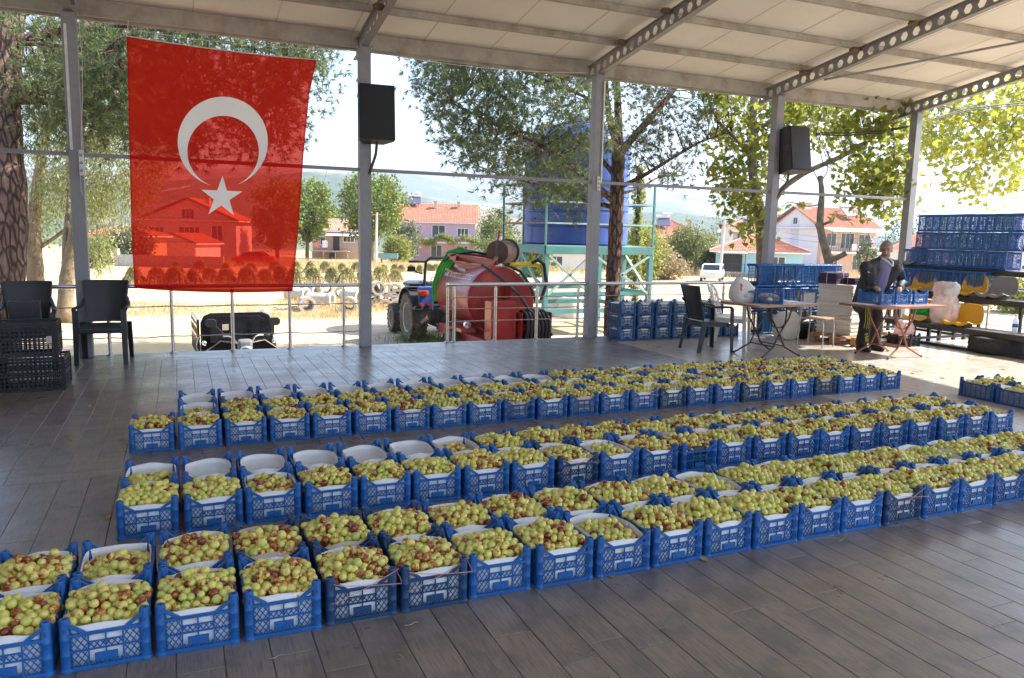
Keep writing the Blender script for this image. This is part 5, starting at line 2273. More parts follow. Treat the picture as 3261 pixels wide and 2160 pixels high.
MB().bx(-3.3, 2.1, -1.6, -.02, 1.15, 1.3).build('balcony_slab', M('worn_timber', (.38, .3, .24), .9), t)
for x in (-3.1, -1.5, .2, 1.9):
    MB().bx(x - .07, x + .07, -1.5, -1.36, -.3, 1.148).build('balcony_post', M('worn_timber', (.38, .3, .24), .9), t)
MB().bx(-.9, .1, -.10, -.02, -.3, .95).build('door', M('dark_door', (.03, .03, .035), .5), t)
p = gat(1066, D2)


def local_to_world(o, v):
    c, s = math.cos(o.rotation_euler[2]), math.sin(o.rotation_euler[2])
    return (o.location[0] + c * v[0] - s * v[1], o.location[1] + s * v[0] + c * v[1], o.location[2] + v[2])


for i, (x, w, col, lab) in enumerate(((-2.5, 1.0, (.55, .2, .24), 'red chequered cloth hung to dry on the cottage balcony'), (-1.25, .75, (.72, .68, .75), 'white cloth hung to dry on the cottage balcony'))):
    G = np.array([[local_to_world(t, (x + w * (a - .5), -1.75 + .05 * math.sin(a * 9 + b * 2), 2.75 - 1.0 * b)) for b in np.linspace(0, 1, 7)] for a in np.linspace(0, 1, 11)])
    tag(MB().sheet(G, .01).build('hung_cloth', M('cloth_%d' % i, col, .9, var=.5, scale=9), smooth=True), lab, 'washing')
P = local_to_world(t, (-3.4, -1.7, 2.5))
td = thing('satellite_dish', 'white satellite dish at the left corner of the brick cottage', 'dish', P, -YAW)
MB().lathe([(.001, 0), (.22, .02), (.36, .07), (.42, .12), (.40, .12), (.34, .08), (.001, .02)], 18, np.array([[1, 0, 0, 0], [0, 0, -1, 0], [0, 1, 0, 0], [0, 0, 0, 1]])).build('dish', M('white_metal', (.75, .75, .74), .4), td, True)
MB().tube([(0, .03, 0), (.05, .2, -.4), (.05, .35, -1.2)], .03, 6).build('mast', M('grey_metal', (.4, .4, .4), .5), td)
MB().tube([(0, -.11, -.35), (0, -.45, -.05)], .015, 5).build('feed_arm', M('grey_metal', (.4, .4, .4), .5), td)

# houses seen through the flag
D3 = 92.
make_house('pink-walled house with steep gable, seen through the flag', 602, D3, R(6), 290 * K(D3), 8, 4.6, 'gable_y', 2.6, M('pale_pink_plaster', (.6, .5, .5), .9, var=.05),
           wins=((-3.6, 1.6, 1.5, 2.2, 3, False), (.1, 2.6, 2.3, 1.3, 4, False), (3.3, 2.3, 1.2, 1.8, 2, False), (0, 4.9, 1.4, 1.1, 3, False)), chim=((1.5, 3, 6.2, .5, 1.3),))
D3 = 80.
make_house('low white hut with gable roof, seen through the flag', 553, D3, R(-14), 5.2, 4.2, 1.9, 'gable_y', 1.0, M('white_plaster', (.74, .72, .68), .9, var=.04), ov=.3)

# yellow building at the far left
D0 = 72.
make_house('small cream building with clay roof behind the willow', 316, D0, R(-28), 3.4, 6, 2.5, 'hip', 1.0, M('cream_plaster', (.66, .52, .28), .9, var=.05))
# houses to the right
D4 = 175.
make_house('white gabled house with red roof, left of the water tank', 1655, D4, R(-22), 7.5, 9, 5.6, 'gable_y', 3.4, M('white_plaster', (.74, .72, .68), .9, var=.04))
D5 = 108.
BRK2 = M('brown_brick_wall', (.36, .19, .13), .95, var=.3, scale=12, bmp=.5, bscale=16)
t = make_house('brown brick house with broad hipped roof and solar heater', 2126, D5, R(-4), 8.8, 8, 4.15, 'hip', 2.4, BRK2, ov=.55, wins=((-2.2, 1.6, 1.2, 1.3, 2, False),), chim=((2.9, 3.6, 5.0, .42, 1.6),))
solar(t, (-1.0, 2.2, 5.75), 0)
D6 = 74.
BLUH = M('sky_blue_plaster', (.36, .62, .74), .9, var=.05)
t = make_house('sky-blue bungalow with broad hipped clay roof', 2405, D6, R(-14), 7.9, 7.6, 2.35, 'hip', 1.75, BLUH, ov=.65, chim=((-2.2, 2.4, 3.0, .4, 1.2),),
               wins=((1.8, .9, 1.2, 1.1, 2, False),))
MB().bx(-3.75, -1.2, -.9, -.02, .35, .5).build('porch_slab', M('grey_concrete', (.4, .38, .36), .9), t)
MB().bx(-3.3, -1.5, -.08, -.01, .5, 2.2).build('porch_shade_panel', M('porch_shade_dark', (.05, .045, .045), .8), t)  # dark panel on the wall, painted shade in place of a real recess
pr = MB()
for x in np.arange(-3.7, -1.2, .3):
    pr.bx(x - .015, x + .015, -.88, -.85, .5, 1.25)
pr.bx(-3.7, -1.2, -.89, -.84, 1.251, 1.3)
for x in (-3.65, -2.4, -1.25):
    pr.bx(x - .03, x + .03, -.9, -.83, .5, 2.33)
pr.build('porch_rail', M('dark_rail', (.05, .05, .055), .5), t)
MB().bx(-3.8, -1.1, -1.1, -.67, 2.27, 2.34).build('porch_canopy', WFR, t)
D8 = 128.
t = make_house('white house with red hipped roof behind the sky-blue bungalow', 2412, D8, R(-5), 10.5, 8, 6.3, 'hip', 2.0, M('white_plaster', (.74, .72, .68), .9, var=.04), wins=((-3.6, 4.2, 1, 1.2, 2, False), (2.6, 4.4, 1.2, 1, 2, False)), chim=((2.8, 2.0, 6.6, .8, 2.0),))
solar(t, (-2.1, .8, 6.7), 0)
D7 = 96.
PNK = M('salmon_plaster', (.58, .40, .33), .9, var=.05)
t = make_house('two-storey house with white gable and long balcony, right of the bungalow', 2688, D7, R(26), 9.6, 8.6, 5.5, 'gable_x', 2.6, PNK, ov=.5,
               wins=((-3.2, 3.45, 1.6, 1.5, 2, False), (-.4, 3.2, 2.2, 1.8, 3, True), (2.6, 3.45, 2.0, 1.4, 2, False), (-2.5, .6, 1.2, 1.7, 2, False), (1.5, .6, 1.4, 1.7, 2, True)),
               chim=((-3.6, 4.3, 7.0, 1.3, 1.6),))
solar(t, (1.2, 1.8, 7.1), 0)
gw = MB().bx(-4.86, -4.803, .5, 8.1, -.4, 5.48)
gw.prism([(.5, 5.49), (8.1, 5.49), (4.3, 7.95)], -.03, .025, np.array([[0, 0, 1, -4.835], [1, 0, 0, 0], [0, 1, 0, 0], [0, 0, 0, 1]]))
gw.build('gable_facing', M('lavender_white_plaster', (.72, .70, .76), .9, var=.03), t)
MB().bx(-4.87, -4.862, 3.6, 5.0, -.4, 6.6).build('gable_band', M('pale_lilac_plaster', (.58, .58, .70), .9), t)
wf = MB().bx(-4.9, -4.872, 3.9, 4.7, 6.0, 6.9).build('window', WFR, t)
MB().bx(-4.905, -4.901, 3.98, 4.28, 6.06, 6.84).build('pane', GLS, wf)
MB().bx(-4.905, -4.901, 4.33, 4.62, 6.06, 6.84).build('pane', GLS, wf)
MB().bx(-4.8, 4.7, -1.5, -.05, 2.55, 2.75).build('balcony_slab', WFR, t)
rb = MB()
for x in np.arange(-4.7, 4.7, .4):
    rb.bx(x - .015, x + .015, -1.46, -1.43, 2.75, 3.6)
rb.bx(-4.75, 4.7, -1.48, -1.41, 3.601, 3.65)
for x in (-4.7, -1.6, 1.5, 4.6):
    rb.bx(x - .03, x + .03, -1.48, -1.42, 2.75, 5.48)
rb.build('balcony_rail', M('dark_rail', (.05, .05, .055), .5), t)
aw = MB()
for k in range(34):
    x = -4.8 + k * .3
    aw.add([(x, -1.75, 5.15), (x + .15, -1.75, 5.21), (x + .3, -1.75, 5.15), (x, -.52, 5.5), (x + .15, -.52, 5.56), (x + .3, -.52, 5.5)], [(0, 1, 4, 3), (1, 2, 5, 4)])
aw.build('awning', M('white_corrugated', (.75, .75, .73), .5), t)
for i, (x, w, h, c) in enumerate(((-.9, .9, .8, (.55, .5, .6)), (.2, .8, 1.1, (.66, .6, .52)), (2.3, 1.2, .8, (.4, .38, .6)))):
    G = np.array([[local_to_world(t, (x + w * (a - .5), -1.56 - .03 * math.sin(a * 8), 3.75 + (.7 if i == 2 else 0) - h * b)) for b in np.linspace(0, 1, 5)] for a in np.linspace(0, 1, 9)])
    tag(MB().sheet(G, .01).build('hung_cloth', M('balcony_cloth_%d' % i, c, .9, var=.3, scale=8), smooth=True), '%s cloth from left hung over the long balcony at the right' % ORD[i], 'washing', 'washing on the long balcony')
D9 = 120.
make_house('house with red hipped roof partly behind the corner post', 2915, D9, R(-20), 8, 8, 3.2, 'hip', 2.6, M('white_plaster', (.74, .72, .68), .9, var=.04))
make_house('small house with clay roof between brick house and bungalow', 2225, 140., R(5), 5, 6, 4.0, 'hip', 1.5, M('white_plaster', (.74, .72, .68), .9, var=.04), ov=.4)
make_house('low house with lean-to and vines behind the tank stand', 1840, 82., R(2), 12, 6, 1.9, 'gable_x', .9, M('white_plaster', (.74, .72, .68), .9, var=.04), wins=((-2.5, .5, 1.2, 1, 2, False), (2.5, .2, 1.2, 1.6, 1, True)))
make_house('far red-roofed house low on the right', 3190, 150., R(-8), 9, 8, 3.5, 'hip', 2.2, M('white_plaster', (.74, .72, .68), .9, var=.04))


# boundary wall at far left
p = gat(415, 66)
w_ = thing('boundary_wall', 'low pale concrete wall beside the cream building', 'wall', (p[0], p[1], p[2]), -YAW)
MB().bx(-1.0, 8.0, -.1, .1, -.3, 1.0).build('wall_panel', M('grey_concrete', (.4, .38, .36), .9), w_)
MB().bx(-1.35, -1.01, -.17, .17, -.3, 1.5).build('pillar', M('grey_concrete', (.4, .38, .36), .9), w_)

# utility poles
def make_pole(label, px, D, h, r_, mat, lean=0., lamp=False):
    p = gat(px, D)
    t = thing('utility_pole', label, 'pole', p, -YAW)
    MB().tube([(0, 0, -.3), (lean * h * .5, 0, h * .5), (lean * h, 0, h)], [r_, r_ * .85, r_ * .65], 10).build('pole_shaft', mat, t, True)
    MB().box((lean * h, 0, h - .25), (.9, .08, .08)).build('cross_arm', M('grey_metal', (.4, .4, .4), .5), t)
    for x in (-.38, 0, .38):
        MB().lathe([(.001, 0), (.035, 0), (.045, .05), (.03, .1), (.001, .11)], 8).build('insulator', M('brown_glaze', (.12, .06, .04), .3), t, loc=(lean * h + x, 0, h - .209))
    if lamp:
        MB().tube([(lean * h * .85, 0, h * .82), (lean * h * .85 - .35, -.1, h * .84)], .025, 6).build('lamp_arm', M('grey_metal', (.4, .4, .4), .5), t)
        V, F = icos(12, 8)
        MB().add(V * .16, F.tolist()).build('lamp_globe', M('white_globe', (.8, .8, .78), .3), t, 2, loc=(lean * h * .85 - .42, -.1, h * .82))


CONC = M('pale_concrete_pole', (.55, .53, .50), .9, var=.1)
WOODP = M('dark_wood_pole', (.10, .08, .07), .9, var=.2)
make_pole('pale leaning concrete pole before the pine and lilac house', 1192, 92., 6.1, .19, CONC, .03)
make_pole('pale concrete pole with round lamp before the bungalow', 2284, 66., 5.1, .16, CONC, .035, True)
make_pole('thin dark wooden pole before the brick house', 2208, 78., 4.3, .09, WOODP)
make_pole('thick weathered timber post left of the tank stand', 1588, 66., 3.3, .16, M('weathered_post', (.3, .24, .2), .95, var=.3))
# ------------------------------------------------------------------ vegetation
def leaf_mat(name, c1, c2, c3, trans=.35, rough=.6, world=True, scale=3.):
    if name in MATS:
        return MATS[name]
    m, nt, out = newmat(name)
    at = nd(nt, 'ShaderNodeAttribute', attribute_name='tone').outputs['Fac']
    c = ramp(nt, at, [(0, c1), (.55, c2), (1, c3)])
    b = nd(nt, 'ShaderNodeBsdfPrincipled', Roughness=rough)
    t = nd(nt, 'ShaderNodeBsdfTranslucent')
    nt.links.new(c, b.inputs['Base Color'])
    tc = mixc(nt, c, (1.0, .95, .35), .12)
    nt.links.new(tc, t.inputs['Color'])
    mx = nd(nt, 'ShaderNodeMixShader')
    mx.inputs[0].default_value = trans
    nt.links.new(b.outputs[0], mx.inputs[1])
    nt.links.new(t.outputs[0], mx.inputs[2])
    nt.links.new(mx.outputs[0], out.inputs[0])
    MATS[name] = m
    return m



def needles(C, Dv, nn, L, w, g, spread=.9):
    """tufts of needles: one slim triangle each"""
    n = len(C)
    d = Dv[:, None, :] + spread * g.normal(size=(n, nn, 3)) * .6
    d /= np.linalg.norm(d, axis=2, keepdims=True)
    a = np.cross(d, g.normal(size=(n, nn, 3)))
    a /= np.linalg.norm(a, axis=2, keepdims=True)
    b = np.broadcast_to(C[:, None, :], d.shape) + d * .01
    ln = L * g.uniform(.7, 1.15, (n, nn, 1))
    V = np.stack([b - a * w / 2, b + a * w / 2, b + d * ln + np.array([0, 0, -.12]) * ln * g.uniform(0, 1, (n, nn, 1))], 2).reshape(-1, 3)
    F = np.arange(len(V)).reshape(-1, 3)
    tone = np.repeat(np.clip(g.normal(.5, .22, n), 0, 1), nn * 3)
    return V, F, tone


def leaves(C, shape, size, g, up=.0, droop=0.):
    """flat leaves of a polygon shape (k,2), fan from the stem point"""
    n = len(C)
    k = len(shape)
    nrm = unit(g, n)
    nrm[:, 2] = np.abs(nrm[:, 2]) * (1 + up) + up * .4
    nrm /= np.linalg.norm(nrm, axis=1, keepdims=True)
    a = np.cross(nrm, unit(g, n))
    if droop:
        a = a * (1 - droop) + np.array([0, 0, -1.]) * droop
        a -= nrm * (a * nrm).sum(1, keepdims=True)
    a /= np.linalg.norm(a, axis=1, keepdims=True)
    b = np.cross(nrm, a)
    s = size * g.uniform(.65, 1.2, (n, 1, 1))
    sh = np.asarray(shape, float)
    P = C[:, None, :] + s * (sh[None, :, 0:1] * a[:, None, :] + sh[None, :, 1:2] * b[:, None, :] - .18 * (sh[None, :, 1:2] ** 2) * nrm[:, None, :])
    V = P.reshape(-1, 3)
    F0 = np.array([(0, i, i + 1) for i in range(1, k - 1)])
    F = (F0[None] + (np.arange(n) * k)[:, None, None]).reshape(-1, 3)
    tone = np.repeat(np.clip(g.normal(.5, .25, n), 0, 1), k)
    return V, F, tone


PLANE_LEAF = [(0, 0), (.05, -.35), (.28, -.52), (.36, -.28), (.66, -.42), (.62, -.16), (1.0, 0), (.62, .16), (.66, .42), (.36, .28), (.28, .52), (.05, .35)]
SLIM_LEAF = [(0, 0), (.45, -.11), (1, 0), (.45, .11)]
OVAL_LEAF = [(0, 0), (.25, -.3), (.7, -.28), (1, 0), (.7, .28), (.25, .3)]
TRI_LEAF = [(0, 0), (.6, -.32), (1, 0), (.6, .32)]


def in_poly(px, py, poly):
    r = np.zeros(len(px), bool)
    n = len(poly)
    for i in range(n):
        x0, y0 = poly[i]
        x1, y1 = poly[(i + 1) % n]
        c = ((y0 > py) != (y1 > py)) & (px < (x1 - x0) * (py - y0) / (y1 - y0 + 1e-9) + x0)
        r ^= c
    return r


def scatter(poly, n, D0, D1, g):
    """points through the volume of a crown whose outline is poly at those depths"""
    xs, ys = zip(*poly)
    P = []
    while len(P) < n:
        px, py = g.uniform(min(xs), max(xs), 4 * n), g.uniform(min(ys), max(ys), 4 * n)
        ok = in_poly(px, py, poly)
        for a, b in zip(px[ok], py[ok]):
            P.append(pd(a, b, g.uniform(D0, D1)))
    return np.array(P[:n])


def limb(pts, r0, r1, name, mat, t, off, n=8):
    """a bent limb through (px,py,D) points"""
    P = np.array([pd(*p) for p in pts]) - off
    m = len(P)
    ts = np.linspace(0, m - 1, (m - 1) * 4 + 1)
    Q = np.stack([np.interp(ts, range(m), P[:, i]) for i in range(3)], -1)
    for _ in range(2):
        Q[1:-1] = (Q[:-2] + 2 * Q[1:-1] + Q[2:]) / 4
    rr = np.linspace(r0, r1, len(Q)) * (1 + .05 * np.sin(np.arange(len(Q)) * 2.1))
    MB().tube(Q, rr, n).build(name, mat, t, 2)
    return Q + off


def twigs(S, C, off, mat, t, g, r=.008):
    """thin twigs from the nearest limb point to each foliage clump"""
    mb = MB()
    for c in C:
        d = np.linalg.norm(S - c, axis=1)
        k = np.argmin(d + .3 * (S[:, 2] > c[2] + .3))
        s = S[k]
        m = (s + c) / 2 + g.normal(size=3) * .06 * d[k] + np.array([0, 0, .05 * d[k]])
        mb.tube(np.array([s, (s + m) / 2 + g.normal(size=3) * .02, m, (m + c) / 2 + g.normal(size=3) * .03, c]) - off, [r * 1.9, r * 1.5, r * 1.1, r * .8, r * .5], 4, cap=False)
    o = mb.build('twigs', mat, t, 2)
    o['kind'] = 'stuff'


def foliage(name, V, F, tone, mat, t, off):
    o = big(name, V - off, F, mat, t, attrs={'tone': tone})
    o['kind'] = 'stuff'
    return o


def cat_(parts):
    V, F, T, o = [], [], [], 0
    for v, f, t in parts:
        V.append(v)
        F.append(f + o)
        T.append(t)
        o += len(v)
    return np.concatenate(V), np.concatenate(F), np.concatenate(T)


def bark_mat(name, c1, c2, c3, sc=1.):
    m, nt, out = newmat(name)
    b = nd(nt, 'ShaderNodeBsdfPrincipled', Roughness=.95)
    tc = nd(nt, 'ShaderNodeTexCoord').outputs['Object']
    mp = nt.nodes.new('ShaderNodeMapping')
    mp.inputs['Scale'].default_value = (13 * sc, 13 * sc, 3.6 * sc)
    nt.links.new(tc, mp.inputs[0])
    vo = nt.nodes.new('ShaderNodeTexVoronoi')
    vo.feature = 'DISTANCE_TO_EDGE'
    vo.inputs['Scale'].default_value = 1.
    n = noise(nt, mp.outputs[0], 1.6, 5, .7)
    ds = mixc(nt, mp.outputs[0], n, .22)
    nt.links.new(ds, vo.inputs['Vector'])
    f = maprange(nt, vo.outputs['Distance'], 0., .16)
    c = mixc(nt, c2, c3, maprange(nt, n, .35, .65))
    c = mixc(nt, c1, c, f)
    nt.links.new(c, b.inputs['Base Color'])
    h = math_(nt, 'ADD', f, math_(nt, 'MULTIPLY', n, .5))
    nt.links.new(bump(nt, h, 1., .03), b.inputs['Normal'])
    nt.links.new(b.outputs[0], out.inputs[0])
    return m


BARK = bark_mat('pine_bark', (.035, .022, .017), (.15, .085, .058), (.24, .16, .125))
BARK2 = M('plane_bark', (.24, .21, .16), .9, var=.5, scale=8, bmp=.5, bscale=12, dirt=.7, dirtc=(.10, .08, .06))
BARKW = M('willow_bark', (.20, .15, .09), .95, var=.4, scale=6, bmp=.9, bscale=18)
PINE_G = leaf_mat('pine_needle', (.055, .085, .03), (.10, .14, .05), (.20, .24, .08), .25)
PINE_G2 = leaf_mat('pine_needle_dry', (.07, .085, .04), (.12, .14, .07), (.2, .17, .08), .25)


def pine_tree(label, base, trunk, limbs, polys, seed, L=.16, w=.009, mats=(PINE_G,), nn=13):
    g = np.random.default_rng(seed)
    off = gat(*base)
    t = thing('pine_tree', label, 'tree', off)
    S = [limb(trunk[0], trunk[1], trunk[2], 'trunk', BARK, t, off, 14)]
    for pts, r0, r1 in limbs:
        S.append(limb(pts, r0, r1, 'branch', BARK, t, off))
    S = np.concatenate(S)
    for i, (poly, ncl, D0, D1, per, sp) in enumerate(polys):
        C = scatter(poly, ncl, D0, D1, g)
        twigs(S, C, off, BARK, t, g)
        P, Dv = [], []
        for c in C:
            k = int(per * g.uniform(.5, 1.4))
            ax = unit(g, 1)[0] + np.array([0, 0, .25])
            e = g.normal(size=(k, 3)) * sp
            P.append(c + e + np.outer(g.uniform(-1, 1, k), ax) * sp)
            dv = e + ax * .12 + np.array([0, 0, .06])
            Dv.append(dv / (np.linalg.norm(dv, axis=1, keepdims=True) + 1e-6))
        P, Dv = np.concatenate(P), np.concatenate(Dv)
        V, F, T = needles(P, Dv, nn, L, w, g)
        foliage('crown', V, F, T, mats[i % len(mats)], t, off)
    return t


# pine beside the third post
DP = 17.5
pine_tree('spreading pine with reddish trunk behind the third post', (1948, DP),
          ([(1945, 1135, DP), (1948, 1000, DP), (1958, 800, DP), (1964, 650, DP), (1970, 470, DP)], .185, .15),
          [([(1968, 480, DP), (1945, 400, DP - .3), (1933, 320, DP - .5), (1925, 200, DP - .8), (1900, 60, DP - 1)], .085, .04),
           ([(1972, 480, DP), (1968, 340, DP + .3), (1962, 230, DP + .4), (1985, 60, DP + .6), (1990, -150, DP + .7)], .10, .05),
           ([(1972, 490, DP), (2050, 400, DP), (2120, 320, DP + .3), (2165, 260, DP + .5), (2260, 120, DP + 1)], .095, .04),
           ([(1955, 640, DP), (1885, 580, DP - .6), (1800, 515, DP - 1.2), (1700, 450, DP - 1.6), (1560, 390, DP - 1.5), (1440, 330, DP - 1.2)], .085, .018),
           ([(1958, 560, DP), (1870, 450, DP + .6), (1690, 430, DP + 1.1), (1560, 390, DP + 1.2), (1480, 300, DP + 1.3)], .06, .015),
           ([(1930, 340, DP - .4), (1800, 280, DP - 1.5), (1650, 220, DP - 2.2), (1500, 180, DP - 2.5)], .045, .012),
           ([(1955, 660, DP), (1860, 640, DP + .6), (1760, 600, DP + 1.2), (1600, 560, DP + 1.4), (1500, 520, DP + 1.2)], .06, .012),
           ([(1968, 600, DP), (2050, 560, DP - .6), (2130, 510, DP - 1), (2230, 450, DP - 1.2), (2330, 420, DP - 1.2)], .06, .012),
           ([(1968, 620, DP), (2040, 600, DP + .7), (2100, 560, DP + 1.2), (2170, 560, DP + 1.4)], .04, .01)],
          [([(1322, 170), (1335, 300), (1372, 352), (1415, 440), (1450, 500), (1510, 535), (1600, 600), (1700, 640), (1850, 650), (1930, 560), (1950, 300), (1950, -200), (1400, -200)], 430, DP - 2.8, DP + 1.6, 22, .19),
           ([(1950, -200), (2420, -200), (2400, 180), (2330, 330), (2260, 470), (2180, 560), (2090, 600), (2010, 560), (1990, 420)], 190, DP - 1.6, DP + 1.8, 15, .18)], 3,
          L=.18, w=.015, mats=(PINE_G, PINE_G2))

# big pine at the left edge
DL = 13.2
pine_tree('big pine with thick furrowed trunk at the left edge', (10, DL),
          ([(-5, 1260, DL), (0, 1000, DL), (22, 800, DL), (28, 640, DL), (8, 400, DL), (14, 200, DL), (30, 40, DL), (60, -200, DL), (80, -500, DL)], .34, .22),
          [([(40, 310, DL), (130, 285, DL - .2), (215, 255, DL - .2), (300, 195, DL), (390, 130, DL), (470, 70, DL + .3)], .12, .06),
           ([(45, 320, DL), (150, 322, DL + .3), (240, 338, DL + .5), (340, 350, DL + .6), (460, 335, DL + .9), (620, 300, DL + 1.2)], .075, .02),
           ([(40, 130, DL), (130, 115, DL + .3), (210, 92, DL + .3), (330, 75, DL + .6), (500, 90, DL + .9), (750, 140, DL + 1.4), (960, 190, DL + 1.6)], .085, .02),
           ([(50, 140, DL), (150, 140, DL - .3), (250, 155, DL - .4), (330, 168, DL - .4)], .045, .015),
           ([(30, 60, DL), (70, -20, DL - .2), (130, -150, DL - .4)], .16, .09),
           ([(390, 130, DL), (560, 190, DL + .4), (720, 260, DL + .8), (880, 330, DL + 1.0)], .05, .012)],
          [([(70, 40), (1020, -60), (1088, 165), (1060, 235), (1000, 330), (960, 430), (860, 520), (720, 470), (560, 520), (430, 440), (330, 430), (200, 470), (90, 420), (75, 250)], 430, DL - 1.0, DL + 3.0, 20, .18),
           ([(-700, -100), (80, -100), (60, 60), (-60, 330), (-600, 420)], 60, DL - 1, DL + 2.5, 12, .17)], 5, L=.17, w=.013, mats=(PINE_G, PINE_G))


# willow behind it
def willow():
    g = np.random.default_rng(8)
    D = 21.
    off = gat(150, D)
    t = thing('willow_tree', 'pale green willow with drooping leaves behind the big pine', 'tree', off)
    S = [limb([(118, 1010, D), (112, 850, D), (105, 720, D), (118, 600, D), (140, 450, D), (180, 300, D)], .24, .08, 'trunk', BARKW, t, off, 12),
         limb([(205, 1030, D - 1), (212, 880, D - 1), (236, 760, D - 1), (246, 640, D - 1), (250, 500, D - 1)], .21, .08, 'trunk', BARKW, t, off, 12),
         limb([(206, 900, D - 1), (208, 760, D - 1), (222, 640, D - .5), (215, 520, D)], .09, .05, 'branch', BARKW, t, off),
         limb([(125, 790, D), (200, 740, D + .5), (300, 640, D + .6), (380, 560, D + .6)], .06, .03, 'branch', BARKW, t, off)]
    S = np.concatenate(S)
    C = scatter([(90, 60), (420, 60), (560, 200), (560, 480), (470, 620), (400, 690), (330, 700), (300, 640), (200, 660), (140, 640), (95, 560)], 460, D - 2, D + 2.5, g)
    C2 = scatter([(283, 640), (350, 640), (345, 760), (318, 850), (300, 870), (287, 760)], 34, D - 2.4, D - 1.2, g)
    twigs(S, np.concatenate([C[:120], C2[:6]]), off, BARKW, t, g, .007)
    P = []
    for c, k in [(c, 80) for c in C] + [(c, 26) for c in C2]:
        e = g.normal(size=(k, 3)) * np.array([.17, .17, .07])
        e[:, 2] -= g.exponential(.28, k)
        P.append(c + e)
    P = np.concatenate(P)
    V, F, T = leaves(P, SLIM_LEAF, .14, g, droop=.6)
    foliage('crown', V, F, T, leaf_mat('willow_leaf', (.10, .13, .03), (.22, .25, .09), (.40, .38, .16), .35), t, off)


willow()


# plane tree behind the right-hand posts
def plane_tree():
    g = np.random.default_rng(12)
    D = 16.
    off = gat(2425, D)
    t = thing('plane_tree', 'plane tree with large yellow-green lobed leaves behind the right posts', 'tree', off)
    S = [limb([(2432, 1110, D), (2430, 900, D), (2428, 800, D), (2424, 700, D), (2405, 600, D), (2392, 500, D), (2396, 380, D), (2410, 200, D), (2430, 0, D)], .15, .06, 'trunk', BARK2, t, off, 12),
         limb([(2424, 760, D), (2450, 670, D - .3), (2490, 598, D - .6), (2571, 545, D - .8), (2673, 503, D - .9), (2760, 455, D - 1), (2840, 380, D - 1), (2960, 330, D - 1)], .07, .03, 'branch', BARK2, t, off),
         limb([(2396, 500, D), (2340, 440, D + .4), (2280, 380, D + .6), (2250, 300, D + .8)], .05, .02, 'branch', BARK2, t, off),
         limb([(2400, 420, D), (2500, 360, D + .5), (2600, 320, D + .8), (2750, 300, D + 1.0)], .05, .02, 'branch', BARK2, t, off),
         limb([(2760, 300, D + 1.), (2960, 330, D + 2.5), (3060, 350, D + 3), (3150, 380, D + 3.5), (3230, 430, D + 3.5)], .03, .012, 'branch', BARK2, t, off),
         limb([(2840, 380, D - 1), (2850, 480, D - 1.2), (2840, 580, D - 1.2)], .025, .01, 'branch', BARK2, t, off)]
    S = np.concatenate(S)
    G1 = leaf_mat('plane_leaf', (.09, .13, .015), (.19, .23, .025), (.36, .34, .04), .5)
    G2 = leaf_mat('plane_leaf_yellow', (.17, .23, .02), (.32, .35, .035), (.48, .43, .05), .5)
    A = [([(2255, 210), (2480, 260), (2560, 330), (2470, 520), (2395, 660), (2300, 610), (2250, 480)], 120, D - .8, D + 2.0),
         ([(2290, 640), (2330, 600), (2420, 640), (2425, 735), (2400, 790), (2360, 760)], 16, D - .5, D + .4),
         ([(2470, 250), (2900, 260), (2900, 470), (2780, 560), (2640, 470), (2560, 440), (2470, 440)], 120, D - 1.8, D + 1.6),
         ([(2660, 500), (2790, 500), (2880, 480), (2880, 660), (2850, 700), (2810, 640), (2740, 690), (2690, 600)], 46, D - 1.6, D - .4)]
    P = []
    cl = []
    for poly, n, d0, d1 in A:
        C = scatter(poly, n, d0, d1, g)
        cl.append(C)
        for c in C:
            P.append(c + g.normal(size=(int(19 * g.uniform(.6, 1.4)), 3)) * np.array([.19, .19, .16]))
    twigs(S, np.concatenate(cl), off, BARK2, t, g, .006)
    V, F, T = leaves(np.concatenate(P), PLANE_LEAF, .135, g, up=.1, droop=.35)
    foliage('crown', V, F, T, G1, t, off)
    P, cl = [], []
    for poly, n, d0, d1 in [([(2890, 290), (3060, 260), (3330, 200), (3330, 420), (3280, 560), (3220, 620), (3130, 560), (3120, 650), (3060, 690), (3010, 600), (2960, 540), (2930, 430)], 130, D + 2., D + 5.)]:
        C = scatter(poly, n, d0, d1, g)
        cl.append(C)
        for c in C:
            P.append(c + g.normal(size=(int(19 * g.uniform(.6, 1.4)), 3)) * np.array([.19, .19, .16]))
    twigs(S, np.concatenate(cl), off, BARK2, t, g, .006)
    V, F, T = leaves(np.concatenate(P), PLANE_LEAF, .165, g, up=.1, droop=.35)
    foliage('crown', V, F, T, G2, t, off)


plane_tree()


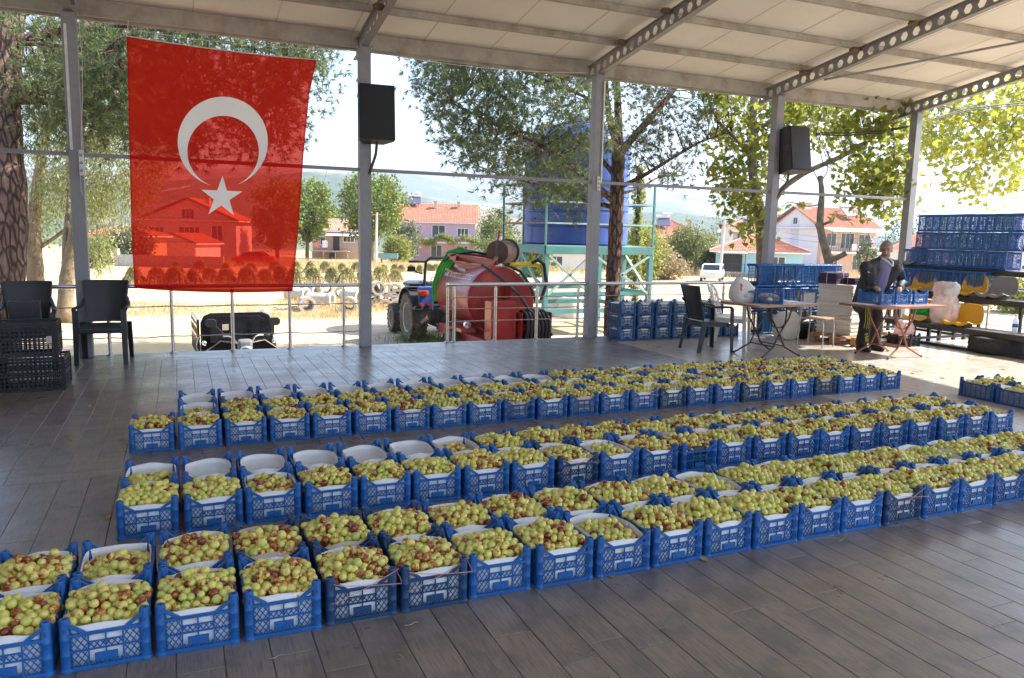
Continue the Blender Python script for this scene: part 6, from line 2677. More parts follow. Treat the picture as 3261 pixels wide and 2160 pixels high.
def pruned_tree():
    g = np.random.default_rng(2)
    D = 14.5
    off = gat(2640, D)
    t = thing('pruned_tree', 'hard-pruned pale trunk with cut stubs behind the standing crates', 'tree', off)
    S = limb([(2645, 1090, D), (2642, 900, D), (2640, 830, D), (2622, 770, D), (2610, 720, D), (2614, 660, D), (2618, 620, D), (2612, 560, D)], .10, .045, 'trunk', BARK2, t, off, 10)
    limb([(2640, 830, D), (2665, 822, D - .1), (2695, 806, D - .2)], .055, .05, 'cut_branch', BARK2, t, off)
    limb([(2612, 720, D), (2630, 712, D - .1), (2645, 706, D - .2)], .03, .025, 'cut_branch', BARK2, t, off)
    limb([(2612, 740, D), (2604, 722, D), (2600, 712, D)], .04, .035, 'cut_branch', BARK2, t, off)
    for pts in (([(2616, 600, D), (2600, 560, D), (2560, 500, D)]), ([(2614, 580, D), (2640, 540, D), (2625, 480, D)]), ([(2616, 650, D), (2570, 660, D), (2510, 640, D), (2490, 660, D)])):
        limb(pts, .014, .005, 'twig', BARK2, t, off, 5)
    C = np.array([pd(*p) for p in ((2640, 690, D), (2655, 680, D), (2648, 700, D), (2660, 690, D - .1), (2565, 655, D), (2515, 650, D))])
    V, F, T = leaves(C, PLANE_LEAF, .17, g, droop=.3)
    foliage('leaf', V, F, T, MATS['plane_leaf_yellow'], t, off)


pruned_tree()


# far trees and bushes
def round_tree(label, px, py_base, D, w, h, mat, n, size, seed, name='bush', cat='bush', trunk=0., group=None, clump=.16, shape=OVAL_LEAF, flat=1.):
    """w,h in photo pixels; py_base None -> on the ground"""
    g = np.random.default_rng(seed)
    off = gat(px, D)
    t = thing(name, label, cat, off, 0, group)
    k = D / FPX
    W, Hh = w * k / 2, h * k
    z0 = trunk * Hh
    ncl = max(12, n // 26)
    u = unit(g, ncl) * (g.uniform(.25, 1, (ncl, 1)) ** .45)
    C = u * np.array([W, W * .8, (Hh - z0) / 2 * flat]) + np.array([0, 0, z0 + (Hh - z0) / 2])
    C += g.normal(size=C.shape) * W * .07
    C[:, 2] = np.maximum(C[:, 2], .1)
    P = np.concatenate([c + g.normal(size=(n // ncl, 3)) * clump * W for c in C])
    P[:, 2] = np.maximum(P[:, 2], .02)
    V, F, T = leaves(P, shape, size, g)
    foliage('crown', V, F, T, mat, t, np.zeros(3))
    st = MB().tube([(0, 0, -.2), (.04 * W, 0, Hh * .4), (0, .03, Hh * .7)], [W * .09, W * .06, W * .02], 8)
    for c in C[::6]:
        st.tube([(0, 0, max(z0 * .9, .15)), c * .5 + np.array([0, 0, z0 * .4]), c], [W * .035, W * .02, W * .008], 5, cap=False)
    st.build('trunk', BARKW, t, 2)
    return t


LG = leaf_mat('bright_pine_tuft', (.07, .12, .015), (.14, .20, .02), (.26, .31, .05), .3)
BG = leaf_mat('bush_leaf', (.07, .10, .025), (.13, .17, .04), (.26, .28, .09), .35)
OG = leaf_mat('grey_green_leaf', (.05, .07, .04), (.12, .15, .09), (.24, .26, .17), .3)
YG = leaf_mat('lime_leaf', (.13, .17, .02), (.24, .27, .05), (.36, .34, .09), .4)
DG = leaf_mat('dark_leaf', (.02, .035, .012), (.045, .07, .022), (.09, .12, .04), .2)
DRY = leaf_mat('dry_shrub_leaf', (.24, .17, .10), (.34, .25, .15), (.42, .34, .2), .3)
GT = 'trees round the village houses'
round_tree('rounded bright green pine between flag and second post', 975, None, 98, 150, 262, LG, 5200, .42, 31, 'stone_pine', 'tree', .24, GT, .12, TRI_LEAF)
round_tree('rounded bright green pine behind the second post', 1178, None, 96, 200, 285, LG, 6800, .42, 32, 'stone_pine', 'tree', .26, GT, .12, TRI_LEAF)
round_tree('green pine seen through the lower right of the flag', 880, None, 90, 150, 270, LG, 3600, .42, 33, 'stone_pine', 'tree', .15, GT, .12, TRI_LEAF)
round_tree('dark low pine behind the brick cottage', 1048, None, 150, 90, 150, LG, 1500, .5, 34, 'stone_pine', 'tree', .15, GT)
round_tree('grey-green olive tree left of the lilac house', 1280, None, 104, 105, 125, OG, 3000, .3, 35, 'olive_tree', 'tree', .08, GT)
round_tree('lime green shrub below the olive tree', 1262, None, 100, 90, 82, YG, 2400, .28, 36)
round_tree('tall olive-green tree right of the lilac house', 1572, None, 108, 100, 175, BG, 3000, .32, 37, 'garden_tree', 'tree', .06, GT)
round_tree('dark cypress-like tree between lilac house and tank', 1590, None, 118, 90, 150, DG, 2000, .32, 38, 'garden_tree', 'tree', .05, GT)
round_tree('pale shrub before the lilac house corner', 1565, None, 98, 110, 85, BG, 2200, .28, 39)
round_tree('brown dry shrub at the foot of the tank stand', 1620, None, 80, 110, 60, DRY, 1600, .22, 40)
round_tree('leafy shrub under the left of the tank platform', 1640, None, 76, 80, 110, BG, 1800, .25, 41)
round_tree('bright green maize-like shrub seen under the tank', 1700, None, 62, 110, 130, YG, 2200, .3, 42)
round_tree('lime green bush right of the pine trunk', 2030, None, 62, 170, 170, YG, 4200, .24, 43)
round_tree('large olive-green tree before the brick house', 2175, None, 84, 130, 150, BG, 4000, .26, 44, 'garden_tree', 'tree', .05, GT)
round_tree('pale green tree right of the dark wooden pole', 2230, None, 86, 100, 125, BG, 2600, .26, 45, 'garden_tree', 'tree', .05, GT)
round_tree('small dark conifer beside the bungalow', 2252, None, 78, 60, 90, DG, 1500, .2, 46)
round_tree('round dry shrub in the yellow grass', 2120, None, 64, 130, 85, DRY, 2600, .2, 47)
round_tree('small leafy tree seen behind the man', 2740, None, 70, 70, 130, OG, 900, .26, 48, 'garden_tree', 'tree', .2, GT)
round_tree('green shrub behind the bleachers', 3120, None, 40, 150, 130, BG, 2600, .2, 49)
round_tree('lime green shrub at the right edge beyond the bleachers', 3260, None, 34, 200, 110, YG, 2600, .2, 50)
round_tree('dark shrub at the left behind the willow', 420, None, 70, 120, 130, OG, 2600, .26, 51)
round_tree('pale shrub at the foot of the cream building', 300, None, 60, 110, 95, BG, 1600, .22, 52)
for i, (px, D, w, h) in enumerate(((1880, 95, 200, 110), (2560, 115, 160, 150), (2900, 140, 220, 150), (60, 90, 260, 200), (2340, 150, 200, 170), (3080, 120, 220, 140), (1480, 170, 220, 150))):
    round_tree('%s of the farther trees along the village edge, counted by nearness to its houses' % ORD[i], px, None, D, w, h, (BG, OG, DG)[i % 3], 2200, .36, 60 + i, 'garden_tree', 'tree', .08, GT)


def ivy_column():
    g = np.random.default_rng(4)
    D = 24.
    off = gat(2018, D)
    t = thing('ivy_pole', 'ivy-clad pole right of the blue water tank', 'ivy', off)
    MB().tube([(0, 0, -.1), (0, 0, 4.9)], .07, 8).build('pole_shaft', WOODP, t)
    z = g.uniform(.2, 5.0, 2600)
    a = g.uniform(0, 6.28, 2600)
    r_ = .12 + .05 * np.sin(z * 5) + g.uniform(-.05, .05, 2600)
    P = np.stack([r_ * np.cos(a), r_ * np.sin(a), z], -1)
    V, F, T = leaves(P, OVAL_LEAF, .085, g, droop=.4)
    foliage('ivy_leaves', V, F, T, YG, t, np.zeros(3))


ivy_column()


def vine():
    g = np.random.default_rng(5)
    t = thing('grape_vine', 'grape vine trained along the lilac house balcony', 'vine', LILAC.location, LILAC.rotation_euler[2])
    P = []
    for _ in range(70):
        x = g.uniform(-5.0, 6.8)
        c = np.array([x, -1.75, 3.25 + .35 * math.sin(x * 1.7) + .2 * math.sin(x * .6)])
        P.append(c + g.normal(size=(40, 3)) * np.array([.3, .18, .26]))
    V, F, T = leaves(np.concatenate(P), OVAL_LEAF, .26, g, droop=.3)
    foliage('vine_leaves', V, F, T, YG, t, np.zeros(3))
    MB().tube([(6.6, -1.7, 0), (6.5, -1.7, 1.6), (6.2, -1.7, 3.1), (2, -1.7, 3.3), (-4.8, -1.7, 3.2)], .05, 6).build('stem', BARKW, t, 2)


vine()


# sesame sheaves drying in the field
def sheaf_mesh(seed, Lr=.86, W=.46, H=.9):
    g = np.random.default_rng(seed)
    n = 420
    u = g.uniform(-Lr / 2, Lr / 2, n)
    side = g.choice([-1, 1], n)
    foot = np.stack([u + g.normal(0, .05, n), side * g.uniform(.6, 1, n) * W, np.zeros(n)], -1)
    top = np.stack([u * .72 + g.normal(0, .06, n), side * -.05 + g.normal(0, .05, n), H * (1 - .35 * (2 * u / Lr) ** 4) * g.uniform(.78, 1.08, n)], -1)
    endm = np.abs(u) > Lr * .36
    foot[endm, 0] *= 1.5
    d = top - foot
    a = np.cross(d, g.normal(size=(n, 3)))
    a /= np.linalg.norm(a, axis=1, keepdims=True)
    w = .009
    V = np.stack([foot - a * w, foot + a * w, top + a * w * .5, top - a * w * .5], 1).reshape(-1, 3)
    F = np.arange(len(V)).reshape(-1, 4)
    me_s = (V, F)
    # pods and leaves on the upper half
    m = 2600
    k = g.integers(0, n, m)
    tt = g.uniform(.35, 1.05, (m, 1))
    P = foot[k] + d[k] * tt + g.normal(size=(m, 3)) * .02
    LV, LF, LT = leaves(P, TRI_LEAF, .085, g, droop=.5)
    return me_s, (LV, LF, LT)


SHEAF_STALK = M('dry_sesame_stalk', (.50, .40, .20), .9, var=.2, scale=3)
SHEAF_LEAF = leaf_mat('sesame_pod', (.16, .17, .04), (.30, .29, .09), (.44, .38, .16), .2)


def sheaves():
    protos = []
    for s in range(3):
        (V, F), (LV, LF, LT) = sheaf_mesh(70 + s)
        o1 = big('stalks', V, F, SHEAF_STALK)
        o2 = big('pods', LV, LF, SHEAF_LEAF, attrs={'tone': LT})
        protos.append((o1.data, o2.data))
        bpy.data.objects.remove(o1)
        bpy.data.objects.remove(o2)
    q = random.Random(3)
    spots = []
    # (px list, base py, row wording)
    rows = [([430, 500, 562, 618, 672, 728, 786, 842, 900, 938, 1000, 1054, 1110, 1168, 1212, 1262], 905, 'nearest sheaf row', 1.0),
            ([560, 640, 720, 800, 880, 940, 985, 1040, 1084, 1130], 868, 'second sheaf row', .92),
            ([1228, 1256, 1284, 1312, 1340, 1366, 1390, 1416], 868, 'low sheaf row left of the tractor bar', .72),
            ([1950, 1985, 2020], 880, 'sheaf row below the lime bush', .8)]
    for pxs, py, rn, sc in rows:
        for i, px in enumerate(pxs):
            p = gp(px + q.uniform(-6, 6), py + q.uniform(-5, 5))
            t = thing('sesame_sheaf', '%s drying sheaf from left in the %s' % (ORD[i], rn), 'sheaf', p, -YAW + q.uniform(-.5, .5), 'sesame sheaves drying in the field')
            t.scale = (sc * q.uniform(.9, 1.1),) * 3
            a, b = protos[q.randrange(3)]
            o = ob('stalks', a, t)
            o['kind'] = 'stuff'
            o = ob('pods', b, t)
            o['kind'] = 'stuff'


sheaves()


# dry grass and weeds
def grass(name, label, pts, n, h, w, mat, seed, spread):
    g = np.random.default_rng(seed)
    P = np.concatenate([np.asarray(p)[None] + g.normal(size=(n, 3)) * spread for p in pts])
    P[:, 2] = gz(P[:, 0], P[:, 1])
    m = len(P)
    d = g.normal(size=(m, 3)) * .35
    d[:, 2] = 1
    hh = h * g.uniform(.4, 1.2, (m, 1))
    a = np.cross(d, g.normal(size=(m, 3)))
    a /= np.linalg.norm(a, axis=1, keepdims=True)
    V = np.stack([P - a * w / 2, P + a * w / 2, P + d * hh], 1).reshape(-1, 3)
    V = V.copy()
    T = np.repeat(np.clip(g.normal(.5, .25, m), 0, 1), 3)
    o = big(name, V, np.arange(len(V)).reshape(-1, 3), mat, attrs={'tone': T})
    tag(o, label, 'grass', kind='stuff')


STRAW = leaf_mat('straw_blade', (.36, .24, .10), (.50, .36, .17), (.60, .47, .26), .2)
GRN = leaf_mat('green_blade', (.05, .09, .015), (.09, .15, .03), (.16, .22, .06), .3)
gg = np.random.default_rng(1)
grass('dry_grass', 'tall yellow dry grass before the village houses', [gat(gg.uniform(420, 2800), gg.uniform(72, 92)) for _ in range(900)], 22, .75, .035, STRAW, 2, .9)
grass('dry_straw', 'flattened straw litter on the ground before the pipes', [gat(gg.uniform(300, 1180), gg.uniform(24, 29)) for _ in range(420)], 26, .16, .014, STRAW, 3, .35)
grass('roadside_weeds', 'dry and green weeds round the concrete pipes', [gat(gg.uniform(900, 1300), gg.uniform(27.5, 32)) for _ in range(120)], 22, .32, .016, STRAW, 6, .3)
grass('green_grass', 'dark green grass under the tractor and tanker', [np.array([gg.uniform(5.2, 8.2), gg.uniform(14.5, 19.5), 0]) for _ in range(260)], 34, .22, .012, GRN, 4, .28)
grass('verge_grass', 'thin green verge below the pavilion edge', [np.array([gg.uniform(-4, 5), gg.uniform(11.5, 18.5), 0]) for _ in range(60)], 30, .09, .009, GRN, 5, .22)
# ------------------------------------------------------------------ water tank on its stand
TEAL = M('turquoise_paint', (.08, .27, .27), .5, var=.15, scale=3, dirt=.5, dirtc=(.25, .13, .07))
TEALP = M('pale_turquoise_paint', (.33, .50, .47), .5, var=.15, scale=3, dirt=.35, dirtc=(.3, .18, .1))


def make_tank_stand():
    X0, Y0, W, L, Z = 9.2, 18.9, 3.45, 3.0, 1.29
    g0 = -1.2
    t = thing('tank_stand', 'turquoise steel stand with guard rail carrying the blue tank', 'stand', (X0 + W / 2, Y0 + L / 2, g0))

    def q(x, y, z):
        return (x - W / 2, y - L / 2, z - g0)
    for (a, b) in (((0, 0), (W, 0)), ((0, L), (W, L)), ((0, 0), (0, L)), ((W, 0), (W, L))):
        MB().bar(q(*a, Z - .11), q(*b, Z - .11), .09, .22).build('platform_beam', TEAL, t, bevel=.006)
    MB().bx(-W / 2 + .05, W / 2 - .05, -L / 2 + .05, L / 2 - .05, Z - .005 - g0, Z + .02 - g0).build('platform_deck', TEALP, t)
    legs = [(0.04, .04), (W * .42, .04), (W - .04, .04), (.04, L - .04), (W * .42, L - .04), (W - .04, L - .04), (.04, L * .5), (W - .04, L * .5)]
    for x, y in legs:
        MB().bx(-.07, .07, -.07, .07, .0, Z - .22 - g0).build('leg', TEAL, t, loc=q(x, y, g0), bevel=.008)
    for z in (-.05, -.52):
        for (a, b) in (((0.04, .04), (W - .04, .04)), ((.04, L - .04), (W - .04, L - .04)), ((.04, .04), (.04, L - .04)), ((W - .04, .04), (W - .04, L - .04))):
            MB().bar(q(*a, z + .0), q(*b, z + .0), .08, .13).build('tie_beam', TEAL, t)
    for (a, b) in (((.1, .0, -.05), (W * .42, .0, Z - .25)), ((W * .42, .0, -.05), (.1, .0, Z - .25)), ((W * .42 + .1, 0, -.05), (W - .1, 0, Z - .25)), ((W - .1, 0, -.05), (W * .42 + .1, 0, Z - .25)),
                   ((0, .1, -.05), (0, L * .5, Z - .25)), ((0, L - .1, -.05), (0, L * .5, Z - .25)), ((W, .1, -.05), (W, L * .5, Z - .25)), ((.1, L, -.05), (W * .42, L, Z - .25)), ((W * .42, L, -.05), (.1, L, Z - .25))):
        MB().bar(q(*a), q(*b), .07, .06).build('diagonal_brace', TEALP if a[1] < 1 else TEAL, t)
    for x, y in ((0, 0), (W, 0), (0, L), (W, L), (W * .5, 0), (0, L * .5)):
        if (x, y) in ((W * .5, 0),):
            continue
        MB().bar(q(x, y, Z + .0), q(x, y, Z + 1.78), .05, .05).build('guard_post', TEAL, t)
    RUST = M('rusty_turquoise', (.26, .15, .10), .75, var=.3, dirt=.5, dirtc=(.12, .3, .3))
    for z in (Z + .62, Z + 1.2, Z + 1.76):
        for (a, b, m_) in (((0, 0), (W, 0), TEALP), ((0, L), (W, L), TEAL), ((0, 0), (0, L), RUST), ((W, 0), (W, L), TEAL)):
            MB().bar(q(*a, z), q(*b, z), .04, .045).build('guard_rail', m_, t)
    # the tank
    tk = thing('water_tank', 'big ribbed blue plastic water tank on the turquoise stand', 'tank', (X0 + W / 2, Y0 + L / 2 + .05, Z + .021))
    blue = M('blue_tank_plastic', (.03, .085, .34), .32, var=.08, scale=1.2, dirt=.3, dirtc=(.25, .27, .42))
    r_ = 1.56
    prof = [(.02, 0), (r_ - .06, 0), (r_, .05), (r_, .5)]
    z = .5
    for k in range(6):
        prof += [(r_, z), (r_ - .035, z + .03), (r_ - .035, z + .06), (r_, z + .09), (r_, z + .38)]
        z += .41
    prof += [(r_ - .05, z + .06), (r_ * .8, z + .3), (r_ * .5, z + .48), (.42, z + .55), (.42, z + .68), (.38, z + .72), (.02, z + .73)]
    MB().lathe(prof, 48).build('tank_body', blue, tk, True)
    return t


make_tank_stand()


# ------------------------------------------------------------------ tractor
def wheel(parent, c, Rr, w, rim_r, name='wheel', lug=True, tyre_mat=None, rimm=None, n=22):
    """axis along x"""
    tm = tyre_mat or M('tractor_tyre', (.10, .085, .07), .85, var=.3, scale=8, dirt=.9, dirtc=(.30, .23, .16))
    T = np.array([[0, 0, 1, 0], [0, 1, 0, 0], [1, 0, 0, 0], [0, 0, 0, 1]], float)
    prof = [(rim_r, -w * .38), (rim_r + .03, -w * .45), (Rr * .82, -w * .5), (Rr - .04, -w * .46), (Rr - .025, -w * .2), (Rr - .02, 0), (Rr - .025, w * .2), (Rr - .04, w * .46), (Rr * .82, w * .5), (rim_r + .03, w * .45), (rim_r, w * .38)]
    o = MB().lathe(prof, 36, T).build(name, tm, parent, True, loc=c)
    if lug:
        mb = MB()
        for k in range(n):
            for s in (-1, 1):
                a = 2 * math.pi * (k + (.5 if s > 0 else 0)) / n
                a2 = a - .20
                P = []
                for (aa, x) in ((a, s * w * .03), (a2, s * w * .5)):
                    P.append(np.array([x, math.cos(aa), math.sin(aa)]))
                p = [np.array([P[0][0], P[0][1] * (Rr - .01), P[0][2] * (Rr - .01)]), np.array([P[1][0], P[1][1] * (Rr - .03), P[1][2] * (Rr - .03)])]
                mb.bar(p[0], p[1], .045 * Rr / .6, .05, up=(0, P[0][1], P[0][2]))
        mb.build('tread_lugs', tm, o)
    rm = rimm or M('cream_wheel_rim', (.58, .53, .40), .5, var=.1, dirt=.4, dirtc=(.3, .24, .16))
    MB().lathe([(.02, -.03), (rim_r * .3, -.03), (rim_r * .34, -.08), (rim_r * .5, -.07), (rim_r * .86, -w * .3), (rim_r + .004, -w * .4), (rim_r + .012, -w * .42), (rim_r + .012, w * .42), (rim_r * .9, w * .3), (rim_r * .5, .05), (.02, .05)], 28, T).build('rim', rm, o, True)
    return o


def make_tractor():
    X, Y, g0 = 6.20, 18.75, -1.2
    t = thing('tractor', 'blue farm tractor with roll bar seen from behind', 'tractor', (X, Y, g0))
    bl = M('tractor_blue', (.03, .10, .36), .4, var=.12, coat=.2, dirt=.3)
    dk = M('tractor_black', (.014, .014, .016), .6, var=.3, dirt=.4, dirtc=(.08, .07, .06))
    for s in (-1, 1):
        wheel(t, (s * .76, 0, .64), .64, .42, .36)
        wheel(t, (s * .70, 2.05, .40), .40, .27, .23, n=18)
        # mudguard: arched shell with a lamp box
        G = np.array([[(s * x, .74 * -math.cos(a), .64 + .76 * math.sin(a)) for x in (.50, .98)] for a in np.linspace(.35, 2.75, 14)])
        MB().sheet(G, .02 * s).build('mudguard', dk if s < 2 else bl, t, True)
        MB().bx(-.19, .19, -.08, .08, -.30, .30).build('guard_panel', bl, t, loc=(s * .62, -.58, 1.16), bevel=.03)
        lp = MB().bx(-.14, .14, -.025, .025, -.06, .06).build('tail_lamp', M('amber_lamp', (.55, .12, .02), .25), t, loc=(s * .72, -.69, 1.30), bevel=.02)
        MB().bx(-.05, .05, -.012, .012, -.05, .05).build('red_lens', M('red_lamp', (.60, .02, .015), .2), lp, loc=(s * -.03, -.03, 0))
        for k in (0, 1):
            MB().bx(-.045, .045, -.02, .02, -.035, .035).build('reflector', M('red_reflector', (.70, .05, .02), .2), t, loc=(s * (.55 + .2 * k), -.685, 1.02))
    # roll bar
    P = [(-.60, -.35, 1.15), (-.56, -.35, 1.85), (-.54, -.35, 2.06), (-.43, -.35, 2.15), (0, -.35, 2.17), (.43, -.35, 2.15), (.54, -.35, 2.06), (.56, -.35, 1.85), (.60, -.35, 1.15)]
    MB().tube(P, .04, 8).build('roll_bar', dk, t, True)
    for s in (-1, 1):
        MB().bx(-.22, .22, -.06, .06, -.03, .03).build('work_lamp', dk, t, loc=(s * .76, -.38, 2.06), bevel=.01)
    MB().tube([(-.62, -.3, 1.75), (-.78, -.35, 1.80), (-.88, -.35, 1.86)], .02, 6).build('mirror_arm', dk, t)
    MB().bx(-.10, .10, -.02, .02, -.06, .06).build('mirror', dk, t, loc=(-.92, -.36, 1.88), bevel=.015)
    # body, bonnet, seat
    MB().bx(-.30, .30, -.75, 1.0, .40, .92).build('gearbox', dk, t, bevel=.06)
    MB().bx(-.32, .32, .75, 2.55, .80, 1.42).build('bonnet', bl, t, bevel=.10)
    MB().bx(-.30, .30, .85, 2.60, .45, .798).build('engine', dk, t, bevel=.04)
    MB().bx(-.45, .45, .45, .75, .95, 1.50).build('dashboard', dk, t, bevel=.05)
    Tm = np.array([[1, 0, 0, 0], [0, math.cos(.6), -math.sin(.6), .30], [0, math.sin(.6), math.cos(.6), 1.52], [0, 0, 0, 1]])
    MB().lathe([(.20, -.015), (.215, 0), (.20, .015), (.185, 0)], 24, Tm, closed=True).build('steering_wheel', dk, t, True)
    sm = M('seat_brown', (.07, .035, .03), .6)
    MB().bx(-.24, .24, -.45, .02, 1.02, 1.14).build('seat', sm, t, bevel=.04)
    MB().bx(-.24, .24, -.52, -.42, 1.10, 1.55).build('seat_back', sm, t, bevel=.04)
    MB().bx(-.95, -.55, -.25, .35, 1.44, 1.50).build('fender_top', dk, t, bevel=.02)
    for s in (-1, 1):
        MB().tube([(s * .35, -.6, .55), (s * .4, -1.05, .45)], .03, 8).build('lift_arm', dk, t)
    MB().tube([(0, -.7, .75), (0, -1.1, .62)], .035, 8).build('top_link', dk, t)
    return t


make_tractor()


def make_tanker():
    X, g0 = 6.32, -1.2
    Yf, Yb = 17.55, 15.25
    t = thing('tanker_trailer', 'red tank trailer with white lettering, hoses and reels', 'trailer', (X, (Yf + Yb) / 2, g0))
    L = Yf - Yb
    red = M('red_gloss_paint', (.34, .035, .025), .36, var=.15, scale=2, coat=.25, dirt=.35)
    dred = M('red_flat_paint', (.30, .02, .018), .4, var=.12, scale=3)
    r_, zc = .70, 1.38
    T = np.array([[1, 0, 0, 0], [0, 0, 1, 0], [0, 1, 0, zc], [0, 0, 0, 1]], float)
    prof = [(.02, -L / 2), (r_ - .05, -L / 2), (r_, -L / 2 + .05), (r_, L / 2 - .12), (r_ * .9, L / 2 - .02), (r_ * .5, L / 2 + .10), (.02, L / 2 + .14)]
    MB().lathe(prof, 56, T).build('tank_barrel', red, t, True)
    MB().lathe([(r_ + .015, -L / 2 - .02), (r_ + .015, -L / 2 + .06), (r_ - .06, -L / 2 + .06), (r_ - .06, -L / 2 - .02)], 48, T, closed=True).build('rear_rim', dred, t, True)
    # chassis, cabinet, wheels
    MB().bx(-.62, .62, -L / 2 - .75, L / 2, .42, .62).build('chassis', dred, t, bevel=.02)
    MB().bx(.12, .66, -L / 2 - .42, -L / 2 - .04, .6205, 1.75).build('pump_housing', dred, t, bevel=.03)
    cb = MB().bx(-.56, .0, -L / 2 - 1.0, -L / 2 - .63, .50, 1.42).build('tool_cabinet', red, t, bevel=.015)
    MB().bx(-.50, -.06, -L / 2 - 1.012, -L / 2 - 1.002, .58, 1.34).build('cabinet_door', dred, cb)
    for s in (-1, 1):
        wheel(t, (s * .72, -.3, .34), .34, .22, .2, lug=False, n=12)
        MB().bx(-.16, .16, -.5, .5, .70, .74).build('mudguard', dred, t, loc=(s * .72, -.3, 0), bevel=.01)
    MB().bar((0, L / 2, .55), (0, L / 2 + 1.25, .48), .12, .14).build('drawbar', dred, t)
    lt = MB().lathe([(.001, -.09), (.075, -.08), (.085, 0), (.07, .04), (.001, .05)], 16, np.array([[1, 0, 0, 0], [0, 0, 1, 0], [0, 1, 0, 0], [0, 0, 0, 1]], float)).build('lamp', M('chrome_lamp', (.75, .75, .75), .15, metal=.8), t, True, loc=(-.75, -L / 2 - .1, .86))
    MB().bx(-.20, .12, -.2, .1, -.05, .02).build('lamp_bracket', red, t, loc=(-.72, -L / 2 - .02, .76))
    # hose reel on the tail
    T2 = np.array([[0, 0, 1, .40], [1, 0, 0, -L / 2 - .95], [0, 1, 0, .98], [0, 0, 0, 1]], float)
    rl = MB()
    rb = M('black_hose', (.013, .013, .013), .55)
    for k in range(7):
        x = .16 + k * .075
        a = np.linspace(0, 2 * math.pi, 26)
        rl.tube([(x + .01 * math.sin(3 * u + k), -L / 2 - .95 + .30 * math.cos(u) * (1 + .03 * k % 2), .88 + .34 * math.sin(u)) for u in a], .036, 8, cap=False)
    rl.build('coiled_hose', rb, t, True)
    MB().lathe([(.02, -.36), (.09, -.36), (.09, .36), (.02, .36)], 12, np.array([[0, 0, 1, .39], [1, 0, 0, -L / 2 - .95], [0, 1, 0, .88], [0, 0, 0, 1]], float)).build('reel_hub', dred, t)
    for x in (.06, .72):
        MB().bx(x - .015, x + .015, -L / 2 - 1.15, -L / 2 - .63, .6205, 1.2).build('reel_bracket', dred, t)
    MB().tube([(-.35, -L / 2 + .1, 2.12), (-.28, -L / 2 - .45, 1.96), (-.1, -L / 2 - .75, 1.75), (.05, -L / 2 - 1.02, 1.55), (.25, -L / 2 - 1.06, 1.25), (.55, -L / 2 - 1.12, .95), (.75, -L / 2 - 1.15, .72)], .033, 8).build('rubber_hose', rb, t, True)
    MB().tube([(.1, -L / 2 - .1, 2.14), (.28, -L / 2 - .5, 2.02), (.38, -L / 2 - .8, 1.75), (.48, -L / 2 - .9, 1.40)], .03, 8).build('rubber_hose', rb, t, True)
    MB().tube([(-.55, L / 2 - .1, 2.1), (-.45, .55, 2.28), (-.1, .2, 2.36), (.3, 0, 2.3)], .03, 8).build('rubber_hose', rb, t, True)
    # boom frame and drum on top
    MB().bar((-.45, .75, 2.24), (.05, -.75, 2.15), .10, .15).build('boom', red, t)
    MB().bar((-.25, .9, 2.26), (.55, -.1, 2.22), .08, .12).build('boom', dred, t)
    drm = M('brown_rusty_drum', (.11, .06, .04), .7, var=.35)
    T3 = np.array([[.75, 0, .66, .42], [-.66, 0, .75, -.35], [0, 1, 0, 2.38], [0, 0, 0, 1]], float)
    MB().lathe([(.02, -.38), (.26, -.38), (.26, .30), (.30, .30), (.30, .36), (.02, .36)], 24, T3).build('drum', drm, t, True)
    MB().bar((.12, -.75, 2.1), (.10, -.78, 2.66), .05, .03).build('stake', M('dark_rail', (.05, .05, .055), .5), t)
    MB().bar((.45, .1, 2.5), (.52, .1, 2.86), .04, .03).build('stake', dred, t)
    MB().tube([(.35, -.95, 2.12), (.65, -1.0, 2.14), (1.05, -.95, 2.12)], .055, 10).build('yellow_pipe', M('yellow_pipe_plastic', (.62, .48, .02), .4), t, True)
    MB().tube([(.85, -1.02, 2.16), (.95, -1.1, 2.24), (1.1, -1.1, 2.15), (1.18, -1.1, 1.7), (1.05, -1.1, 1.35)], .04, 8).build('rubber_hose', rb, t, True)
    pk = M('terracotta_hose', (.48, .17, .10), .5)
    for k in range(5):
        MB().tube([(-.50 + .03 * k, .75 - .05 * k, 2.28), (-.42 - .03 * k, .2, 2.02 + .03 * k), (-.30, -.3 + .04 * k, 1.98 + .03 * k), (-.02, -.7, 2.05), (.12, -.78 + .03 * k, 2.28)], .024, 7).build('slack_hose', pk, t, True)
    MB().tube([(-.62, .55, 1.95), (-.60, -.1, 1.86), (-.45, -.55, 1.88), (-.18, -.85, 2.02), (.08, -.84, 2.25)], .026, 7).build('slack_hose', pk, t, True)
    # green hose bundle over the front
    gm = M('green_lay_flat_hose', (.03, .34, .02), .4, var=.2)
    for k in range(5):
        d = .05 * k
        MB().tube([(-.68 + d * .5, L / 2 + .05 - d, 1.15), (-.72 + d, L / 2 + .0 - d, 1.55), (-.62 + d, L / 2 - .1 - d, 1.95), (-.42 + d, L / 2 - .2 - d, 2.32), (-.18 + d, L / 2 - .35 - d, 2.42 - .02 * k), (.02 + d * .4, L / 2 - .5, 2.34)], .055, 8, flat=.6).build('green_hose', gm, t, True)
    # lettering on the barrel's left shoulder
    wt = M('white_lettering', (.72, .72, .72), .5)
    o = text_obj('HAC RIYŞUB BELEDİYESİ', .19, wt, 'lettering', t, extrude=.001, bold=.004)

    def wrap(x, y, z):
        a = R(38) - y / r_                       # up the shoulder
        rr = r_ + .004 + z
        return (-rr * math.cos(math.pi / 2 - (math.pi / 2 - a)) if False else -rr * math.sin(math.pi / 2 - R(40) - y / r_ * 1.0), -x * .86 - .05, zc + rr * math.cos(math.pi / 2 - R(40) - y / r_ * 1.0))
    wrap_print(o, wrap)
    return t


make_tanker()


